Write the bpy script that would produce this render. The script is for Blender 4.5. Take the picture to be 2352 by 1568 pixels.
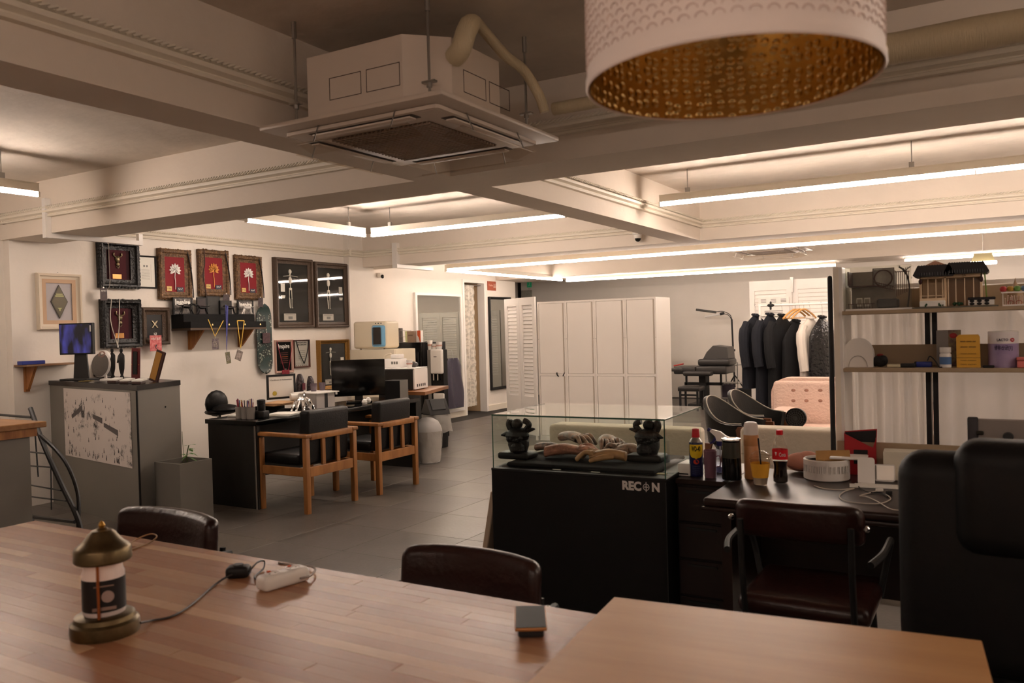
import bpy, bmesh, math, random
from mathutils import Vector, Matrix, noise
random.seed(7)
for o in list(bpy.data.objects): bpy.data.objects.remove(o, do_unlink=True)
scene = bpy.context.scene
COL = scene.collection
PI = math.pi
# ---------------------------------------------------------------- camera
FPX, CX, CY, EYE = 1887.7, 1176.0, 784.0, 1.45
_ya, _pi, _ro = [math.radians(v) for v in (30.424, -0.866, -1.531)]
_f = Vector((-math.sin(_ya)*math.cos(_pi), math.cos(_ya)*math.cos(_pi), math.sin(_pi)))
_r = Vector((math.cos(_ya), math.sin(_ya), 0)); _u = _r.cross(_f)
CR = _r*math.cos(_ro)+_u*math.sin(_ro); CU = _u*math.cos(_ro)-_r*math.sin(_ro); CF = _f
cam_d = bpy.data.cameras.new('camera'); cam = bpy.data.objects.new('camera', cam_d); COL.objects.link(cam)
cam.matrix_world = Matrix(((CR.x, CU.x, -CF.x, 0), (CR.y, CU.y, -CF.y, 0), (CR.z, CU.z, -CF.z, EYE), (0, 0, 0, 1)))
cam_d.sensor_width = 36; cam_d.lens = FPX/2352*36; cam_d.clip_start = .05
cam_d.dof.use_dof = True; cam_d.dof.focus_distance = 7.0; cam_d.dof.aperture_fstop = 4.5
scene.camera = cam
# ---------------------------------------------------------------- light and exposure
TUBE_W = 50.0          # strength of the linear lamps
w = bpy.data.worlds.new('world'); scene.world = w; w.use_nodes = True
w.node_tree.nodes['Background'].inputs[0].default_value = (1, .80, .62, 1)
w.node_tree.nodes['Background'].inputs[1].default_value = .10
scene.view_settings.view_transform = 'Standard'; scene.view_settings.look = 'None'
scene.view_settings.gamma = 1; scene.view_settings.exposure = 0.8; scene.view_settings.use_curve_mapping = False
def area_(name, loc, rot, sx, sy, power, col):
    d = bpy.data.lights.new(name, 'AREA'); d.shape = 'RECTANGLE'; d.size = sx; d.size_y = sy; d.energy = power; d.color = col
    o = bpy.data.objects.new(name, d); o.location = loc; o.rotation_euler = rot; COL.objects.link(o); return o
# ---------------------------------------------------------------- picture point -> point on a real plane
def ray(x, y): return (x-CX)/FPX*CR-(y-CY)/FPX*CU+CF
def PZ(x, y, h): d = ray(x, y); return Vector((0, 0, EYE))+d*((h-EYE)/d.z)
def PX(x, y, c): d = ray(x, y); return Vector((0, 0, EYE))+d*(c/d.x)
def PY(x, y, c): d = ray(x, y); return Vector((0, 0, EYE))+d*(c/d.y)
def dep(p): return (Vector(p)-Vector((0, 0, EYE))).dot(CF)
def wrect(x0, y0, x1, y1, c):      # wall X=c -> (ycentre, zbottom, width, height)
    ym = (y0+y1)/2; xm = (x0+x1)/2; a = PX(x0, ym, c).y; b = PX(x1, ym, c).y
    zt = PX(xm, y0, c).z; zb = PX(xm, y1, c).z; return (a+b)/2, zb, b-a, zt-zb
def frect(x0, y0, x1, y1, c):      # plane Y=c -> (xcentre, zbottom, width, height)
    ym = (y0+y1)/2; xm = (x0+x1)/2; a = PY(x0, ym, c).x; b = PY(x1, ym, c).x
    zt = PY(xm, y0, c).z; zb = PY(xm, y1, c).z; return (a+b)/2, zb, b-a, zt-zb
# ---------------------------------------------------------------- materials
def lin(h):
    h = h.lstrip('#'); o = []
    for i in (0, 2, 4):
        v = int(h[i:i+2], 16)/255; o.append(v/12.92 if v <= .04045 else ((v+.055)/1.055)**2.4)
    return (*o, 1)
MATS = {}
def mat(name, hexc, rough=.5, metal=0, var=0, vscale=6, bump=0, bscale=60, emit=0, trans=0, alpha=1, coat=0, ior=1.45, hex2=None, stretch=None, wave=None, spec=None):
    if name in MATS: return MATS[name]
    m = bpy.data.materials.new(name); m.use_nodes = True; nt = m.node_tree; b = nt.nodes['Principled BSDF']
    b.inputs['Base Color'].default_value = lin(hexc); b.inputs['Roughness'].default_value = rough; b.inputs['Metallic'].default_value = metal
    b.inputs['IOR'].default_value = ior
    if spec is not None: b.inputs['Specular IOR Level'].default_value = spec
    if trans: b.inputs['Transmission Weight'].default_value = trans
    if coat: b.inputs['Coat Weight'].default_value = coat; b.inputs['Coat Roughness'].default_value = .12
    if alpha < 1: b.inputs['Alpha'].default_value = alpha
    if emit: b.inputs['Emission Color'].default_value = lin(hexc); b.inputs['Emission Strength'].default_value = emit
    if var or hex2 or bump:
        tc = nt.nodes.new('ShaderNodeTexCoord'); mp = nt.nodes.new('ShaderNodeMapping'); nt.links.new(tc.outputs['Object'], mp.inputs[0])
        if stretch: mp.inputs['Scale'].default_value = stretch
    if var or hex2:
        n = nt.nodes.new('ShaderNodeTexNoise'); n.inputs['Scale'].default_value = vscale; n.inputs['Detail'].default_value = 6; n.inputs['Roughness'].default_value = .6
        nt.links.new(mp.outputs[0], n.inputs['Vector'])
        cr = nt.nodes.new('ShaderNodeValToRGB'); cr.color_ramp.elements[0].position = .36; cr.color_ramp.elements[1].position = .66
        c = lin(hexc); d = lin(hex2) if hex2 else tuple(v*(1-var) for v in c[:3])+(1,)
        cr.color_ramp.elements[0].color = d; cr.color_ramp.elements[1].color = c
        nt.links.new(n.outputs['Fac'], cr.inputs[0]); nt.links.new(cr.outputs[0], b.inputs['Base Color'])
    if bump:
        n2 = nt.nodes.new('ShaderNodeTexNoise'); n2.inputs['Scale'].default_value = bscale; n2.inputs['Detail'].default_value = 3
        nt.links.new(mp.outputs[0], n2.inputs['Vector'])
        bp = nt.nodes.new('ShaderNodeBump'); bp.inputs['Strength'].default_value = bump; bp.inputs['Distance'].default_value = .01
        nt.links.new(n2.outputs['Fac'], bp.inputs['Height']); nt.links.new(bp.outputs[0], b.inputs['Normal'])
    MATS[name] = m; return m
def glass(name, hexc='ffffff', rough=0.0, ior=1.45):
    # thin pane: mostly clear with a Fresnel reflection
    if name in MATS: return MATS[name]
    m = bpy.data.materials.new(name); m.use_nodes = True; nt = m.node_tree; nt.nodes.clear()
    o = nt.nodes.new('ShaderNodeOutputMaterial'); mx = nt.nodes.new('ShaderNodeMixShader'); fr = nt.nodes.new('ShaderNodeFresnel'); fr.inputs[0].default_value = ior
    t = nt.nodes.new('ShaderNodeBsdfTransparent'); t.inputs[0].default_value = lin(hexc); g = nt.nodes.new('ShaderNodeBsdfGlossy'); g.inputs['Roughness'].default_value = rough
    g.inputs[0].default_value = (1, 1, 1, 1)
    ge = nt.nodes.new('ShaderNodeNewGeometry'); sb = nt.nodes.new('ShaderNodeMath'); sb.operation = 'SUBTRACT'; sb.inputs[0].default_value = 1; nt.links.new(ge.outputs['Backfacing'], sb.inputs[1])
    mu = nt.nodes.new('ShaderNodeMath'); mu.operation = 'MULTIPLY'; nt.links.new(fr.outputs[0], mu.inputs[0]); nt.links.new(sb.outputs[0], mu.inputs[1]); nt.links.new(mu.outputs[0], mx.inputs[0]); nt.links.new(t.outputs[0], mx.inputs[1]); nt.links.new(g.outputs[0], mx.inputs[2]); nt.links.new(mx.outputs[0], o.inputs[0])
    MATS[name] = m; return m
WALL = mat('wall_paint', 'eae2d8', .7, var=.05, vscale=1.5, bump=.15, bscale=25)
CEIL = mat('ceiling_paint', 'e0d4c6', .85, var=.2, vscale=1.3, bump=.6, bscale=9)
BEAM = mat('beam_paint', 'e6dacc', .7, var=.06, vscale=1.2, bump=.25, bscale=14)
TRIM = mat('trim_paint', 'e6ddcd', .5)
WHITE = mat('white_lacquer', 'e9e4de', .35)
WHITEM = mat('white_matt', 'dcd6cf', .6)
BLACK = mat('black_matt', '0b0a0a', .55)
BLACKG = mat('black_gloss', '080808', .16)
BLACKL = mat('black_leather', '0b0a0a', .42, spec=.35, bump=.15, bscale=90)
DGREY = mat('dark_grey', '2b2b2b', .5)
GREY = mat('grey_laminate', '6d6a64', .45, var=.06, vscale=3)
CHROME = mat('chrome', 'dddddd', .12, 1)
STEEL = mat('steel', 'a8a5a0', .35, 1)
BROWNL = mat('brown_leather', '2c1512', .28, bump=.2, bscale=45, var=.25, vscale=5)
OAK = mat('oak_frame', 'a8733f', .42, hex2='8c5c30', vscale=4, stretch=(3, 3, .6))
WOODM = mat('bracket_wood', 'a9713c', .5, hex2='855228', vscale=8, stretch=(4, 4, .5))
RED = mat('red_velvet', '7d0f1c', .75)
GOLD = mat('gold_metal', 'c99a4a', .3, 1)
CLEAR = glass('clear_glass', 'fbfffc')
PAPER = mat('paper', 'ece9e2', .8)
LAMP = mat('lamp_diffuser', 'ffeddf', .5, emit=TUBE_W)
LAMP3 = mat('lamp_diffuser_mid', 'ffeddf', .5, emit=TUBE_W*.72)
LAMP2 = mat('lamp_diffuser_dim', 'ffe6d6', .5, emit=TUBE_W*.42)
# ---------------------------------------------------------------- mesh builder
class MB:
    def __init__(s): s.v = []; s.f = []; s.m = []; s.uv = None
    def add(s, vs, fs, slot=0, M=None):
        n = len(s.v)
        s.v += [tuple(M @ Vector(v)) if M is not None else tuple(v) for v in vs]
        s.f += [tuple(i+n for i in f) for f in fs]; s.m += [slot]*len(fs); return s
    def bx(s, x0, y0, z0, x1, y1, z1, slot=0, M=None):
        x0, x1 = min(x0, x1), max(x0, x1); y0, y1 = min(y0, y1), max(y0, y1); z0, z1 = min(z0, z1), max(z0, z1)
        return s.add([(x0, y0, z0), (x1, y0, z0), (x1, y1, z0), (x0, y1, z0), (x0, y0, z1), (x1, y0, z1), (x1, y1, z1), (x0, y1, z1)],
                     [(0, 3, 2, 1), (4, 5, 6, 7), (0, 1, 5, 4), (1, 2, 6, 5), (2, 3, 7, 6), (3, 0, 4, 7)], slot, M)
    def rb(s, x0, y0, z0, x1, y1, z1, r=.01, seg=2, slot=0, M=None, only=None):
        bm = bmesh.new(); bmesh.ops.create_cube(bm, size=1)
        for v in bm.verts: v.co = Vector(((x0+x1)/2+v.co.x*(x1-x0), (y0+y1)/2+v.co.y*(y1-y0), (z0+z1)/2+v.co.z*(z1-z0)))
        ed = bm.edges[:]
        if only: ed = [e for e in ed if abs((e.verts[0].co-e.verts[1].co).normalized()['xyz'.index(only)]) > .9]
        bmesh.ops.bevel(bm, geom=ed, offset=r, segments=seg, profile=.5, affect='EDGES')
        bm.verts.index_update(); s.add([v.co for v in bm.verts], [[v.index for v in f.verts] for f in bm.faces], slot, M); bm.free(); return s
    def cyl(s, p0, p1, r0, r1=None, n=16, slot=0, M=None, caps=True):
        return s.tube([p0, p1], [r0, r0 if r1 is None else r1], n, slot, M, caps)
    def tube(s, pts, r, n=8, slot=0, M=None, caps=True):
        pts = [Vector(p) for p in pts]; rs = r if isinstance(r, (list, tuple)) else [r]*len(pts)
        vs = []; fs = []; T0 = (pts[1]-pts[0]).normalized()
        N = T0.orthogonal().normalized()
        for i, p in enumerate(pts):
            T = ((pts[min(i+1, len(pts)-1)]-pts[max(i-1, 0)])).normalized()
            N = (N-T*N.dot(T)).normalized(); B = T.cross(N)
            for k in range(n):
                a = 2*PI*k/n; vs.append(p+(N*math.cos(a)+B*math.sin(a))*rs[i])
        for i in range(len(pts)-1):
            for k in range(n):
                a = i*n+k; b = i*n+(k+1) % n; fs.append((a, b, b+n, a+n))
        if caps: fs.append(tuple(reversed(range(n)))); fs.append(tuple(range((len(pts)-1)*n, len(pts)*n)))
        return s.add(vs, fs, slot, M)
    def lathe(s, prof, n=24, c=(0, 0, 0), slot=0, M=None, sx=1, sy=1, cap=False):
        vs = []; fs = []
        for r, z in prof:
            for k in range(n):
                a = 2*PI*k/n; vs.append((c[0]+r*sx*math.cos(a), c[1]+r*sy*math.sin(a), c[2]+z))
        for i in range(len(prof)-1):
            for k in range(n):
                a = i*n+k; b = i*n+(k+1) % n; fs.append((a, b, b+n, a+n))
        if cap and prof[0][0] > 1e-5: fs.append(tuple(reversed(range(n))))
        if cap and prof[-1][0] > 1e-5: fs.append(tuple(range((len(prof)-1)*n, len(prof)*n)))
        return s.add(vs, fs, slot, M)
    def ell(s, c, r, n=12, slot=0, M=None):
        if isinstance(r, (int, float)): r = (r, r, r)
        h = n//2; pr = [(max(1e-6, math.sin(PI*i/h)), -math.cos(PI*i/h)) for i in range(h+1)]
        Mx = Matrix.Translation(c) @ Matrix.Diagonal((*r, 1))
        return s.lathe(pr, n, (0, 0, 0), slot, (M @ Mx) if M is not None else Mx)
    def prism(s, poly, y0, y1, slot=0, M=None):   # polygon in x,z pushed from y0 to y1
        n = len(poly); vs = [(p[0], y0, p[1]) for p in poly]+[(p[0], y1, p[1]) for p in poly]
        fs = [tuple(range(n)), tuple(reversed(range(n, 2*n)))]+[(i, i+n, (i+1) % n+n, (i+1) % n) for i in range(n)]
        return s.add(vs, fs, slot, M)
    def prismz(s, poly, z0, z1, slot=0, M=None):
        n = len(poly); vs = [(p[0], p[1], z0) for p in poly]+[(p[0], p[1], z1) for p in poly]
        fs = [tuple(reversed(range(n))), tuple(range(n, 2*n))]+[(i, (i+1) % n, (i+1) % n+n, i+n) for i in range(n)]
        return s.add(vs, fs, slot, M)
    def grid(s, fn, nu, nv, slot=0, M=None, th=0):
        P_ = [[Vector(fn(i/nu, j/nv)) for j in range(nv+1)] for i in range(nu+1)]
        vs = [p for row in P_ for p in row]; w_ = nv+1
        fs = [(i*w_+j, (i+1)*w_+j, (i+1)*w_+j+1, i*w_+j+1) for i in range(nu) for j in range(nv)]
        if th:
            o = []
            for i in range(nu+1):
                for j in range(nv+1):
                    a = P_[min(i+1, nu)][j]-P_[max(i-1, 0)][j]; b = P_[i][min(j+1, nv)]-P_[i][max(j-1, 0)]
                    nn = a.cross(b); nn = nn.normalized() if nn.length > 1e-9 else Vector((0, 0, 1)); o.append(P_[i][j]-nn*th)
            n = len(vs); vs += o; fs += [tuple(reversed([k+n for k in f])) for f in fs]
            for i in range(nu): fs += [(i*w_, i*w_+n, (i+1)*w_+n, (i+1)*w_), ((i+1)*w_+nv, (i+1)*w_+nv+n, i*w_+nv+n, i*w_+nv)]
            for j in range(nv): fs += [(j+1, j+1+n, j+n, j), (nu*w_+j, nu*w_+j+n, nu*w_+j+1+n, nu*w_+j+1)]
        return s.add(vs, fs, slot, M)
    def mesh(s, name, mats, ang=32):
        me = bpy.data.meshes.new(name); me.from_pydata(s.v, [], s.f)
        for m in (mats if isinstance(mats, (list, tuple)) else [mats]): me.materials.append(m)
        me.polygons.foreach_set('material_index', s.m); me.polygons.foreach_set('use_smooth', [True]*len(s.f))
        me.validate(); me.update()
        try: me.set_sharp_from_angle(angle=math.radians(ang))
        except Exception: pass
        return me
def part(name, mb, mats, parent, label=None, kind=None, ang=32):
    o = bpy.data.objects.new(name, mb.mesh(name, mats, ang) if isinstance(mb, MB) else mb); COL.objects.link(o); o.parent = parent
    if label: o['label'] = label
    if kind: o['kind'] = kind
    return o
def thing(name, label, cat, loc=(0, 0, 0), rz=0, group=None, rot=None):
    o = bpy.data.objects.new(name, None); o.empty_display_size = .1; COL.objects.link(o)
    o.location = loc; o.rotation_euler = rot if rot else (0, 0, rz); o['label'] = label; o['category'] = cat
    if group: o['group'] = group
    return o
def solo(name, mb, mats, label, cat, loc=(0, 0, 0), rz=0, group=None, kind=None, rot=None, ang=32):
    o = bpy.data.objects.new(name, mb.mesh(name, mats, ang)); COL.objects.link(o); o.location = loc; o.rotation_euler = rot if rot else (0, 0, rz)
    o['label'] = label; o['category'] = cat
    if group: o['group'] = group
    if kind: o['kind'] = kind
    return o
def struct(name, mb, mats, parent=None):
    o = bpy.data.objects.new(name, mb.mesh(name, mats)); COL.objects.link(o); o.parent = parent
    if parent is None: o['kind'] = 'structure'
    return o
def dup(root, loc=None, rz=None, label=None, group=None):
    r = root.copy(); COL.objects.link(r)
    if loc is not None: r.location = loc
    if rz is not None: r.rotation_euler = (0, 0, rz)
    if label: r['label'] = label
    if group: r['group'] = group
    for ch in list(root.children):
        c = ch.copy(); COL.objects.link(c); c.parent = r
        for g in ch.children:
            d = g.copy(); COL.objects.link(d); d.parent = c
    return r
def text(name, body, size, parent, loc, m, bold=0, ext=.0006, w=None, rotx=PI/2, rz=0, align='CENTER', shear=0, sx=1):
    cu = bpy.data.curves.new(name, 'FONT'); cu.body = body; cu.size = size; cu.extrude = ext; cu.offset = bold; cu.align_x = align; cu.align_y = 'CENTER'; cu.shear = shear
    cu.resolution_u = 3
    t = bpy.data.objects.new(name+'_c', cu); COL.objects.link(t)
    bpy.context.view_layer.update()
    me = bpy.data.meshes.new_from_object(t.evaluated_get(bpy.context.evaluated_depsgraph_get())); bpy.data.objects.remove(t); bpy.data.curves.remove(cu)
    xs = [v.co.x for v in me.vertices]
    k = sx
    if w and xs and max(xs) > min(xs): k = w/(max(xs)-min(xs))
    kz = size*0+1
    R_ = Matrix.Rotation(rz, 4, 'Z') @ Matrix.Rotation(rotx, 4, 'X') @ Matrix.Diagonal((k, kz, 1, 1))
    me.transform(R_); me.name = name; me.materials.clear(); me.materials.append(m)
    o = bpy.data.objects.new(name, me); COL.objects.link(o); o.parent = parent; o.location = loc; return o
def bez(pts, n=8):
    # Catmull-Rom through the points
    P_ = [Vector(p) for p in pts]; P_ = [P_[0]*2-P_[1]]+P_+[P_[-1]*2-P_[-2]]; o = []
    for i in range(1, len(P_)-2):
        for k in range(n):
            t = k/n; a, b, c, d = P_[i-1:i+3]
            o.append(.5*((2*b)+(c-a)*t+(2*a-5*b+4*c-d)*t*t+(3*b-a-3*c+d)*t**3))
    o.append(P_[-2]); return o
# ================================================================ setting
XL, XC, XD = -7.45, -7.36, -7.80          # left wall, pilaster faces, door wall
YN, YF, XR = -3.4, 15.8, 3.6
ZC, ZB = 2.78, 2.34
DY0, DY1, DZ = 11.70, 12.33, 2.27
m = MB(); m.bx(XL-.12, YN, 0, XL, 8.82, ZC); struct('wall_left', m, WALL)
m = MB(); m.bx(XD-.12, 8.82, 0, XD, DY0-.04, ZC); m.bx(XD-.12, DY1+.04, 0, XD, 13.45, ZC); m.bx(XD-.12, DY0-.04, DZ+.04, XD, DY1+.04, ZC); m.bx(XD, 8.78, 0, XL-.12, 8.82, ZC)
struct('wall_door', m, WALL)
m = MB(); m.bx(-12, YF, 0, XR+.12, YF+.12, ZC); struct('wall_far', m, WALL)
m = MB(); m.bx(-12, YN-.12, 0, XR+.12, YN, ZC); struct('wall_rear', m, WALL)
m = MB(); m.bx(XR, YN, 0, XR+.12, YF, ZC); struct('wall_right', m, WALL)
m = MB(); m.bx(-12.1, 13.3, 0, -12, YF, ZC); m.bx(-12, 13.33, 0, XD-.12, 13.45, ZC); struct('wall_passage', m, WALL)
m = MB(); m.bx(XL, 3.96, 0, XC, 4.64, ZC); struct('trim_1', m, WALL)
m = MB(); m.bx(XL, 8.32, 0, XC, 8.82, ZC); struct('trim_2', m, WALL)
# doorway closet behind the lace curtain
BROWNW = mat('closet_wall', 'c4a986', .7)
m = MB(); m.bx(XD-1.3, DY0-.12, 0, XD-.12, DY0-.02, DZ+.05); m.bx(XD-1.3, DY1+.02, 0, XD-.12, DY1+.12, DZ+.05); m.bx(XD-1.4, DY0-.12, 0, XD-1.3, DY1+.12, DZ+.05)
m.bx(XD-1.3, DY0-.02, DZ+.05, XD-.12, DY1+.02, DZ+.1); struct('wall_closet', m, BROWNW)
m = MB()
for y0, y1, z0, z1 in ((DY0-.05, DY0, 0, DZ+.05), (DY1, DY1+.05, 0, DZ+.05), (DY0, DY1, DZ, DZ+.05)): m.bx(XD-.13, y0, z0, XD+.015, y1, z1)
struct('door_1', m, WHITE)
# ceiling and beams
m = MB(); m.bx(-12.1, YN-.12, ZC, XR+.12, YF+.12, ZC+.12); struct('ceiling', m, CEIL)
A1a, A1b, A2a, A2b, A3a, A3b = 3.93, 4.38, 8.60, 9.05, 12.75, 13.8
BXa, BXb = -2.95, -2.69
for i, (x0, y0, x1, y1) in enumerate(((XL, A1a, XR, A1b), (XL-.3, A2a, XR, A2b), (XD-.1, A3a, XR, A3b), (BXa, YN, BXb, A1a), (BXa, A1b, BXb, A2a))):
    m = MB(); m.bx(x0, y0, ZB, x1, y1, ZC); struct('trim_%d' % (i+3), m, BEAM)
# crown moulding with a rope along the sides of the beams
PROF = [(0, 2.470), (.034, 2.470), (.038, 2.482), (.026, 2.488), (.026, 2.494), (.050, 2.506), (.052, 2.520), (.034, 2.526), (.034, 2.532), (.044, 2.538), (.044, 2.548), (0, 2.556)]
def mould(p0, p1, nrm, k):
    p0 = Vector((*p0, 0)); p1 = Vector((*p1, 0)); nr = Vector((*nrm, 0)); m = MB()
    n = len(PROF); vs = [p+nr*a+Vector((0, 0, z)) for p in (p0, p1) for a, z in PROF]
    fs = [(i, (i+1) % n, (i+1) % n+n, i+n) for i in range(n)]+[tuple(range(n)), tuple(range(n, 2*n))]
    m.add(vs, fs); o = struct('trim_%d' % k, m, TRIM)
    L = (p1-p0).length; d = (p1-p0)/L; c = int(L/.028); r = MB()
    for i in range(c):      # rope: short slanted strands
        a = p0+d*(i*L/c)+nr*.046+Vector((0, 0, 2.536)); r.tube([a, a+d*(L/c*1.25)+Vector((0, 0, .016))], .0062, 5, caps=False)
    part('rope_bead', r, TRIM, o, kind='stuff')
mould((XC, A1a), (BXa, A1a), (0, -1), 8); mould((BXb, A1a), (XR, A1a), (0, -1), 9)
mould((BXb, YN), (BXb, A1a), (1, 0), 10); mould((BXb, A1b), (BXb, A2a), (1, 0), 11)
mould((XC, A2a), (BXa, A2a), (0, -1), 12); mould((BXb, A2a), (XR, A2a), (0, -1), 13)
mould((XL, A1b), (XL, 8.32), (1, 0), 14); mould((XL, YN), (XL, 3.96), (1, 0), 15)
mould((BXa, A1b), (BXa, A2a), (-1, 0), 16)
mould((XL, 8.32), (XC+.05, 8.32), (0, -1), 17); mould((XC, 8.32), (XC, A2a), (1, 0), 18); mould((XC, 3.90), (XC, 3.93), (1, 0), 19)
# floor: slab with single tiles laid on it
GROUT = mat('grout', '2e2a27', .8)
m = MB(); m.bx(-12.1, YN-.12, -.12, XR+.12, YF+.12, -.006); fl = struct('floor', m, GROUT)
def tile_mat(i, hx):
    t = mat('floor_tile_%d' % i, hx, .36, var=.22, vscale=2.6, bump=.12, bscale=40); return t
TM = [tile_mat(0, '645d57'), tile_mat(1, '5d5650'), tile_mat(2, '6a635b')]
TS = .60; base = MB(); base.rb(-TS/2+.0015, -TS/2+.0015, -.006, TS/2-.0015, TS/2-.0015, 0, .0012, 1)
tms = [base.mesh('floor_tile', t) for t in TM]
nt_ = 0; far = MB()
for i in range(-13, 6):
    for j in range(-5, 27):
        x = i*TS+.12; y = j*TS+.22
        if x-TS/2 < XD or x+TS/2 > XR or y+TS/2 > YF or y-TS/2 < YN: continue
        if x-TS/2 < XL and y < 8.9: continue
        vis = (2.3 < y < 13) and (-7.6 < x < -.2) and x < -.2-(y*0) and (y < 13)
        if vis and nt_ < 298:
            o = part('tile', tms[random.choice((0, 1, 2, 0))], None, fl) if False else bpy.data.objects.new('tile', random.choice(tms))
            if o.name not in COL.objects: COL.objects.link(o)
            o.parent = fl; o.location = (x, y, 0); nt_ += 1
        else: far.bx(x-TS/2+.0015, y-TS/2+.0015, -.006, x+TS/2-.0015, y+TS/2-.0015, 0)
part('tiles', far, TM[0], fl, kind='stuff')
m = MB(); m.bx(XL, YN, 0, XL+.015, 3.96, .09); m.bx(XL, 4.64, 0, XL+.015, 8.32, .09); struct('baseboard_left', m, TRIM)
m = MB(); m.bx(XD, 8.82, 0, XD+.02, DY0-.05, .10); m.bx(XD, DY1+.05, 0, XD+.02, 13.45, .10); struct('baseboard_door', m, TRIM)
# ---------------------------------------------------------------- linear lamps
def linear(p0, p1, label, hang, house=(.034, .055), rt=.016, group='linear tube lamps below the ceiling', lm=None):
    p0 = Vector(p0); p1 = Vector(p1); d = p1-p0; L = d.length
    t = thing('linear_lamp', label, 'lamp', p0, math.atan2(d.y, d.x), group)
    m = MB(); m.cyl((.01, 0, 0), (L-.01, 0, 0), rt, n=10); part('tube', m, lm or LAMP, t)
    m = MB(); hw, hh = house; m.bx(0, -hw/2, rt+.004, L, hw/2, rt+.004+hh); m.bx(0, -hw/2-.004, rt+.004+hh, L, hw/2+.004, rt+.010+hh)
    for k in (0, 1): m.bx(k*L-.006+k*.0, -hw/2, -rt, k*L+.006, hw/2, rt+.004)
    part('housing', m, TRIM, t)
    n = max(2, int(L/1.2)); zt = hang-p0.z
    for k in range(n):
        x = .25+k*(L-.5)/(n-1); m = MB(); m.cyl((x, 0, rt+hh), (x, 0, zt), .004, n=6); m.bx(x-.018, -.014, rt+hh, x+.018, .014, rt+hh+.05); part('suspension_rod', m, STEEL, t)
    for k in range(1, int(L/1.2)):
        m = MB(); m.cyl((k*1.2-.004, 0, 0), (k*1.2+.004, 0, 0), rt+.002, n=10); part('clip', m, WHITE, t)
    return t
linear((-5.85, 5.25, 2.50), (-5.85, 6.88, 2.50), 'left tube of the corner pair of lamps in the middle bay above the framed pictures', ZC)
linear((-5.79, 6.93, 2.50), (-3.45, 6.93, 2.50), 'back tube of the corner pair of lamps in the middle bay, before the far beam', ZC)
linear((-2.50, 6.87, 2.50), (3.2, 6.87, 2.50), 'single long tube lamp in the right-hand bay under the peeling ceiling', ZC)
linear((-5.88, 0.8, 2.50), (-5.88, 3.38, 2.50), 'short tube lamp at the upper left corner beside the upright white cable duct', ZC)
linear((-6.60, 9.5, 2.30), (3.2, 9.5, 2.30), 'front long tube of the suspended lamp rectangle over the lockers', ZC, lm=LAMP3)
linear((-6.66, 9.55, 2.30), (-6.66, 13.15, 2.30), 'left side tube of the suspended lamp rectangle near the doorway', ZC, lm=LAMP3)
linear((-6.60, 13.22, 2.285), (-2.05, 13.22, 2.285), 'rear tube of the suspended lamp rectangle ending above the clothes rack', ZB, lm=LAMP3)
linear((-1.12, 13.30, 2.30), (3.2, 13.30, 2.30), 'rear tube lamp above the miniature houses at the right', ZB)
# tube lamps out of view: one behind the camera, one added to brighten the shelves
linear((-2.3, -1.3, 2.45), (3.0, -1.3, 2.45), 'tube lamp hanging behind the viewer over the near end of the room', ZC, lm=LAMP2)
linear((1.25, 3.2, 2.60), (3.2, 3.2, 2.60), 'tube lamp added outside the view over the office desk to brighten the shelves', ZC)  # unseen lamp, added for more light on the shelf curtains
# white cable ducts running down the beams
def duct(name, boxes, label):
    m = MB()
    for b in boxes: m.bx(*b)
    solo(name, m, WHITE, label, 'cable duct')
a = PY(100, 440, A1a-.03); b = PY(106, 556, A1a-.03)
duct('cable_duct', [(a.x, A1a-.05, ZB-.042, a.x+.045, A1a-.001, 2.62), (a.x+.002, A1a-.0005, ZB-.040, a.x+.043, A1b+.35, ZB-.001), (a.x+.002, A1b+.3505, ZB-.040, a.x+.043, A1b+.39, ZB+.06)], 'white cable duct stepping down the beam beside the short upper left lamp')
a = PY(908, 545, A2a-.03)
duct('cable_duct', [(a.x-.04, A2a-.06, ZB-.047, a.x+.04, A2a-.001, 2.62), (a.x-.038, A2a-.0005, ZB-.045, a.x+.038, A2b+.3, ZB-.001)], 'white cable duct on the far beam above the white doorway curtain')
# ================================================================ near tables
def wood(name, a, b, sc=5): return mat(name, a, .27, hex2=b, vscale=sc, stretch=(.5, 9, 9), bump=.06, bscale=40)
STV = [wood('stave_tan', 'b08566', 'a27757'), wood('stave_red', 'a17052', '906044'), wood('stave_brown', 'a87c5f', '996c4e'), wood('stave_light', 'c39c7c', 'b38a69')]
T1x0, T1x1, T1y0, T1y1, TZ = -3.30, -.20, .55, 1.84, .74
t = thing('long_table', 'long brown laminated wood table across the foreground holding the candle lamp', 'table', (T1x0, T1y0, 0))
LX, LY = T1x1-T1x0, T1y1-T1y0
sm = [MB().rb(0, 0, -.03, 1, 1, 0, .0012, 1).mesh('stave', q) for q in STV]
rows = 31; n_ = 0
for i in range(rows):
    x = -random.uniform(0, .35); h = LY/rows
    while x < LX:
        l = random.uniform(.5, 1.3); a = max(x, 0); b = min(x+l, LX)
        if b-a > .02:
            o = bpy.data.objects.new('stave', random.choice(sm)); COL.objects.link(o); o.parent = t; o.location = (a, i*h, TZ); o.scale = (b-a-.0004, h-.0004, 1)
        x += l
m = MB(); m.bx(.02, .02, TZ-.045, LX-.02, LY-.02, TZ-.0305); part('underside_panel', m, BLACK, t)
for x in (.08, LX-.13):
    for y in (.08, LY-.13): part('leg', MB().bx(x, y, 0, x+.05, y+.05, TZ-.045), BLACK, t)
PLY = mat('plywood', 'bd9062', .40, hex2='af8156', vscale=2.5, stretch=(.6, 5, 5))
BZ = TZ+.02
c = PZ(1410, 1370, BZ); c2 = PZ(2255, 1470, BZ); d = (c2-c); rr = math.atan2(d.y, d.x)
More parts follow.
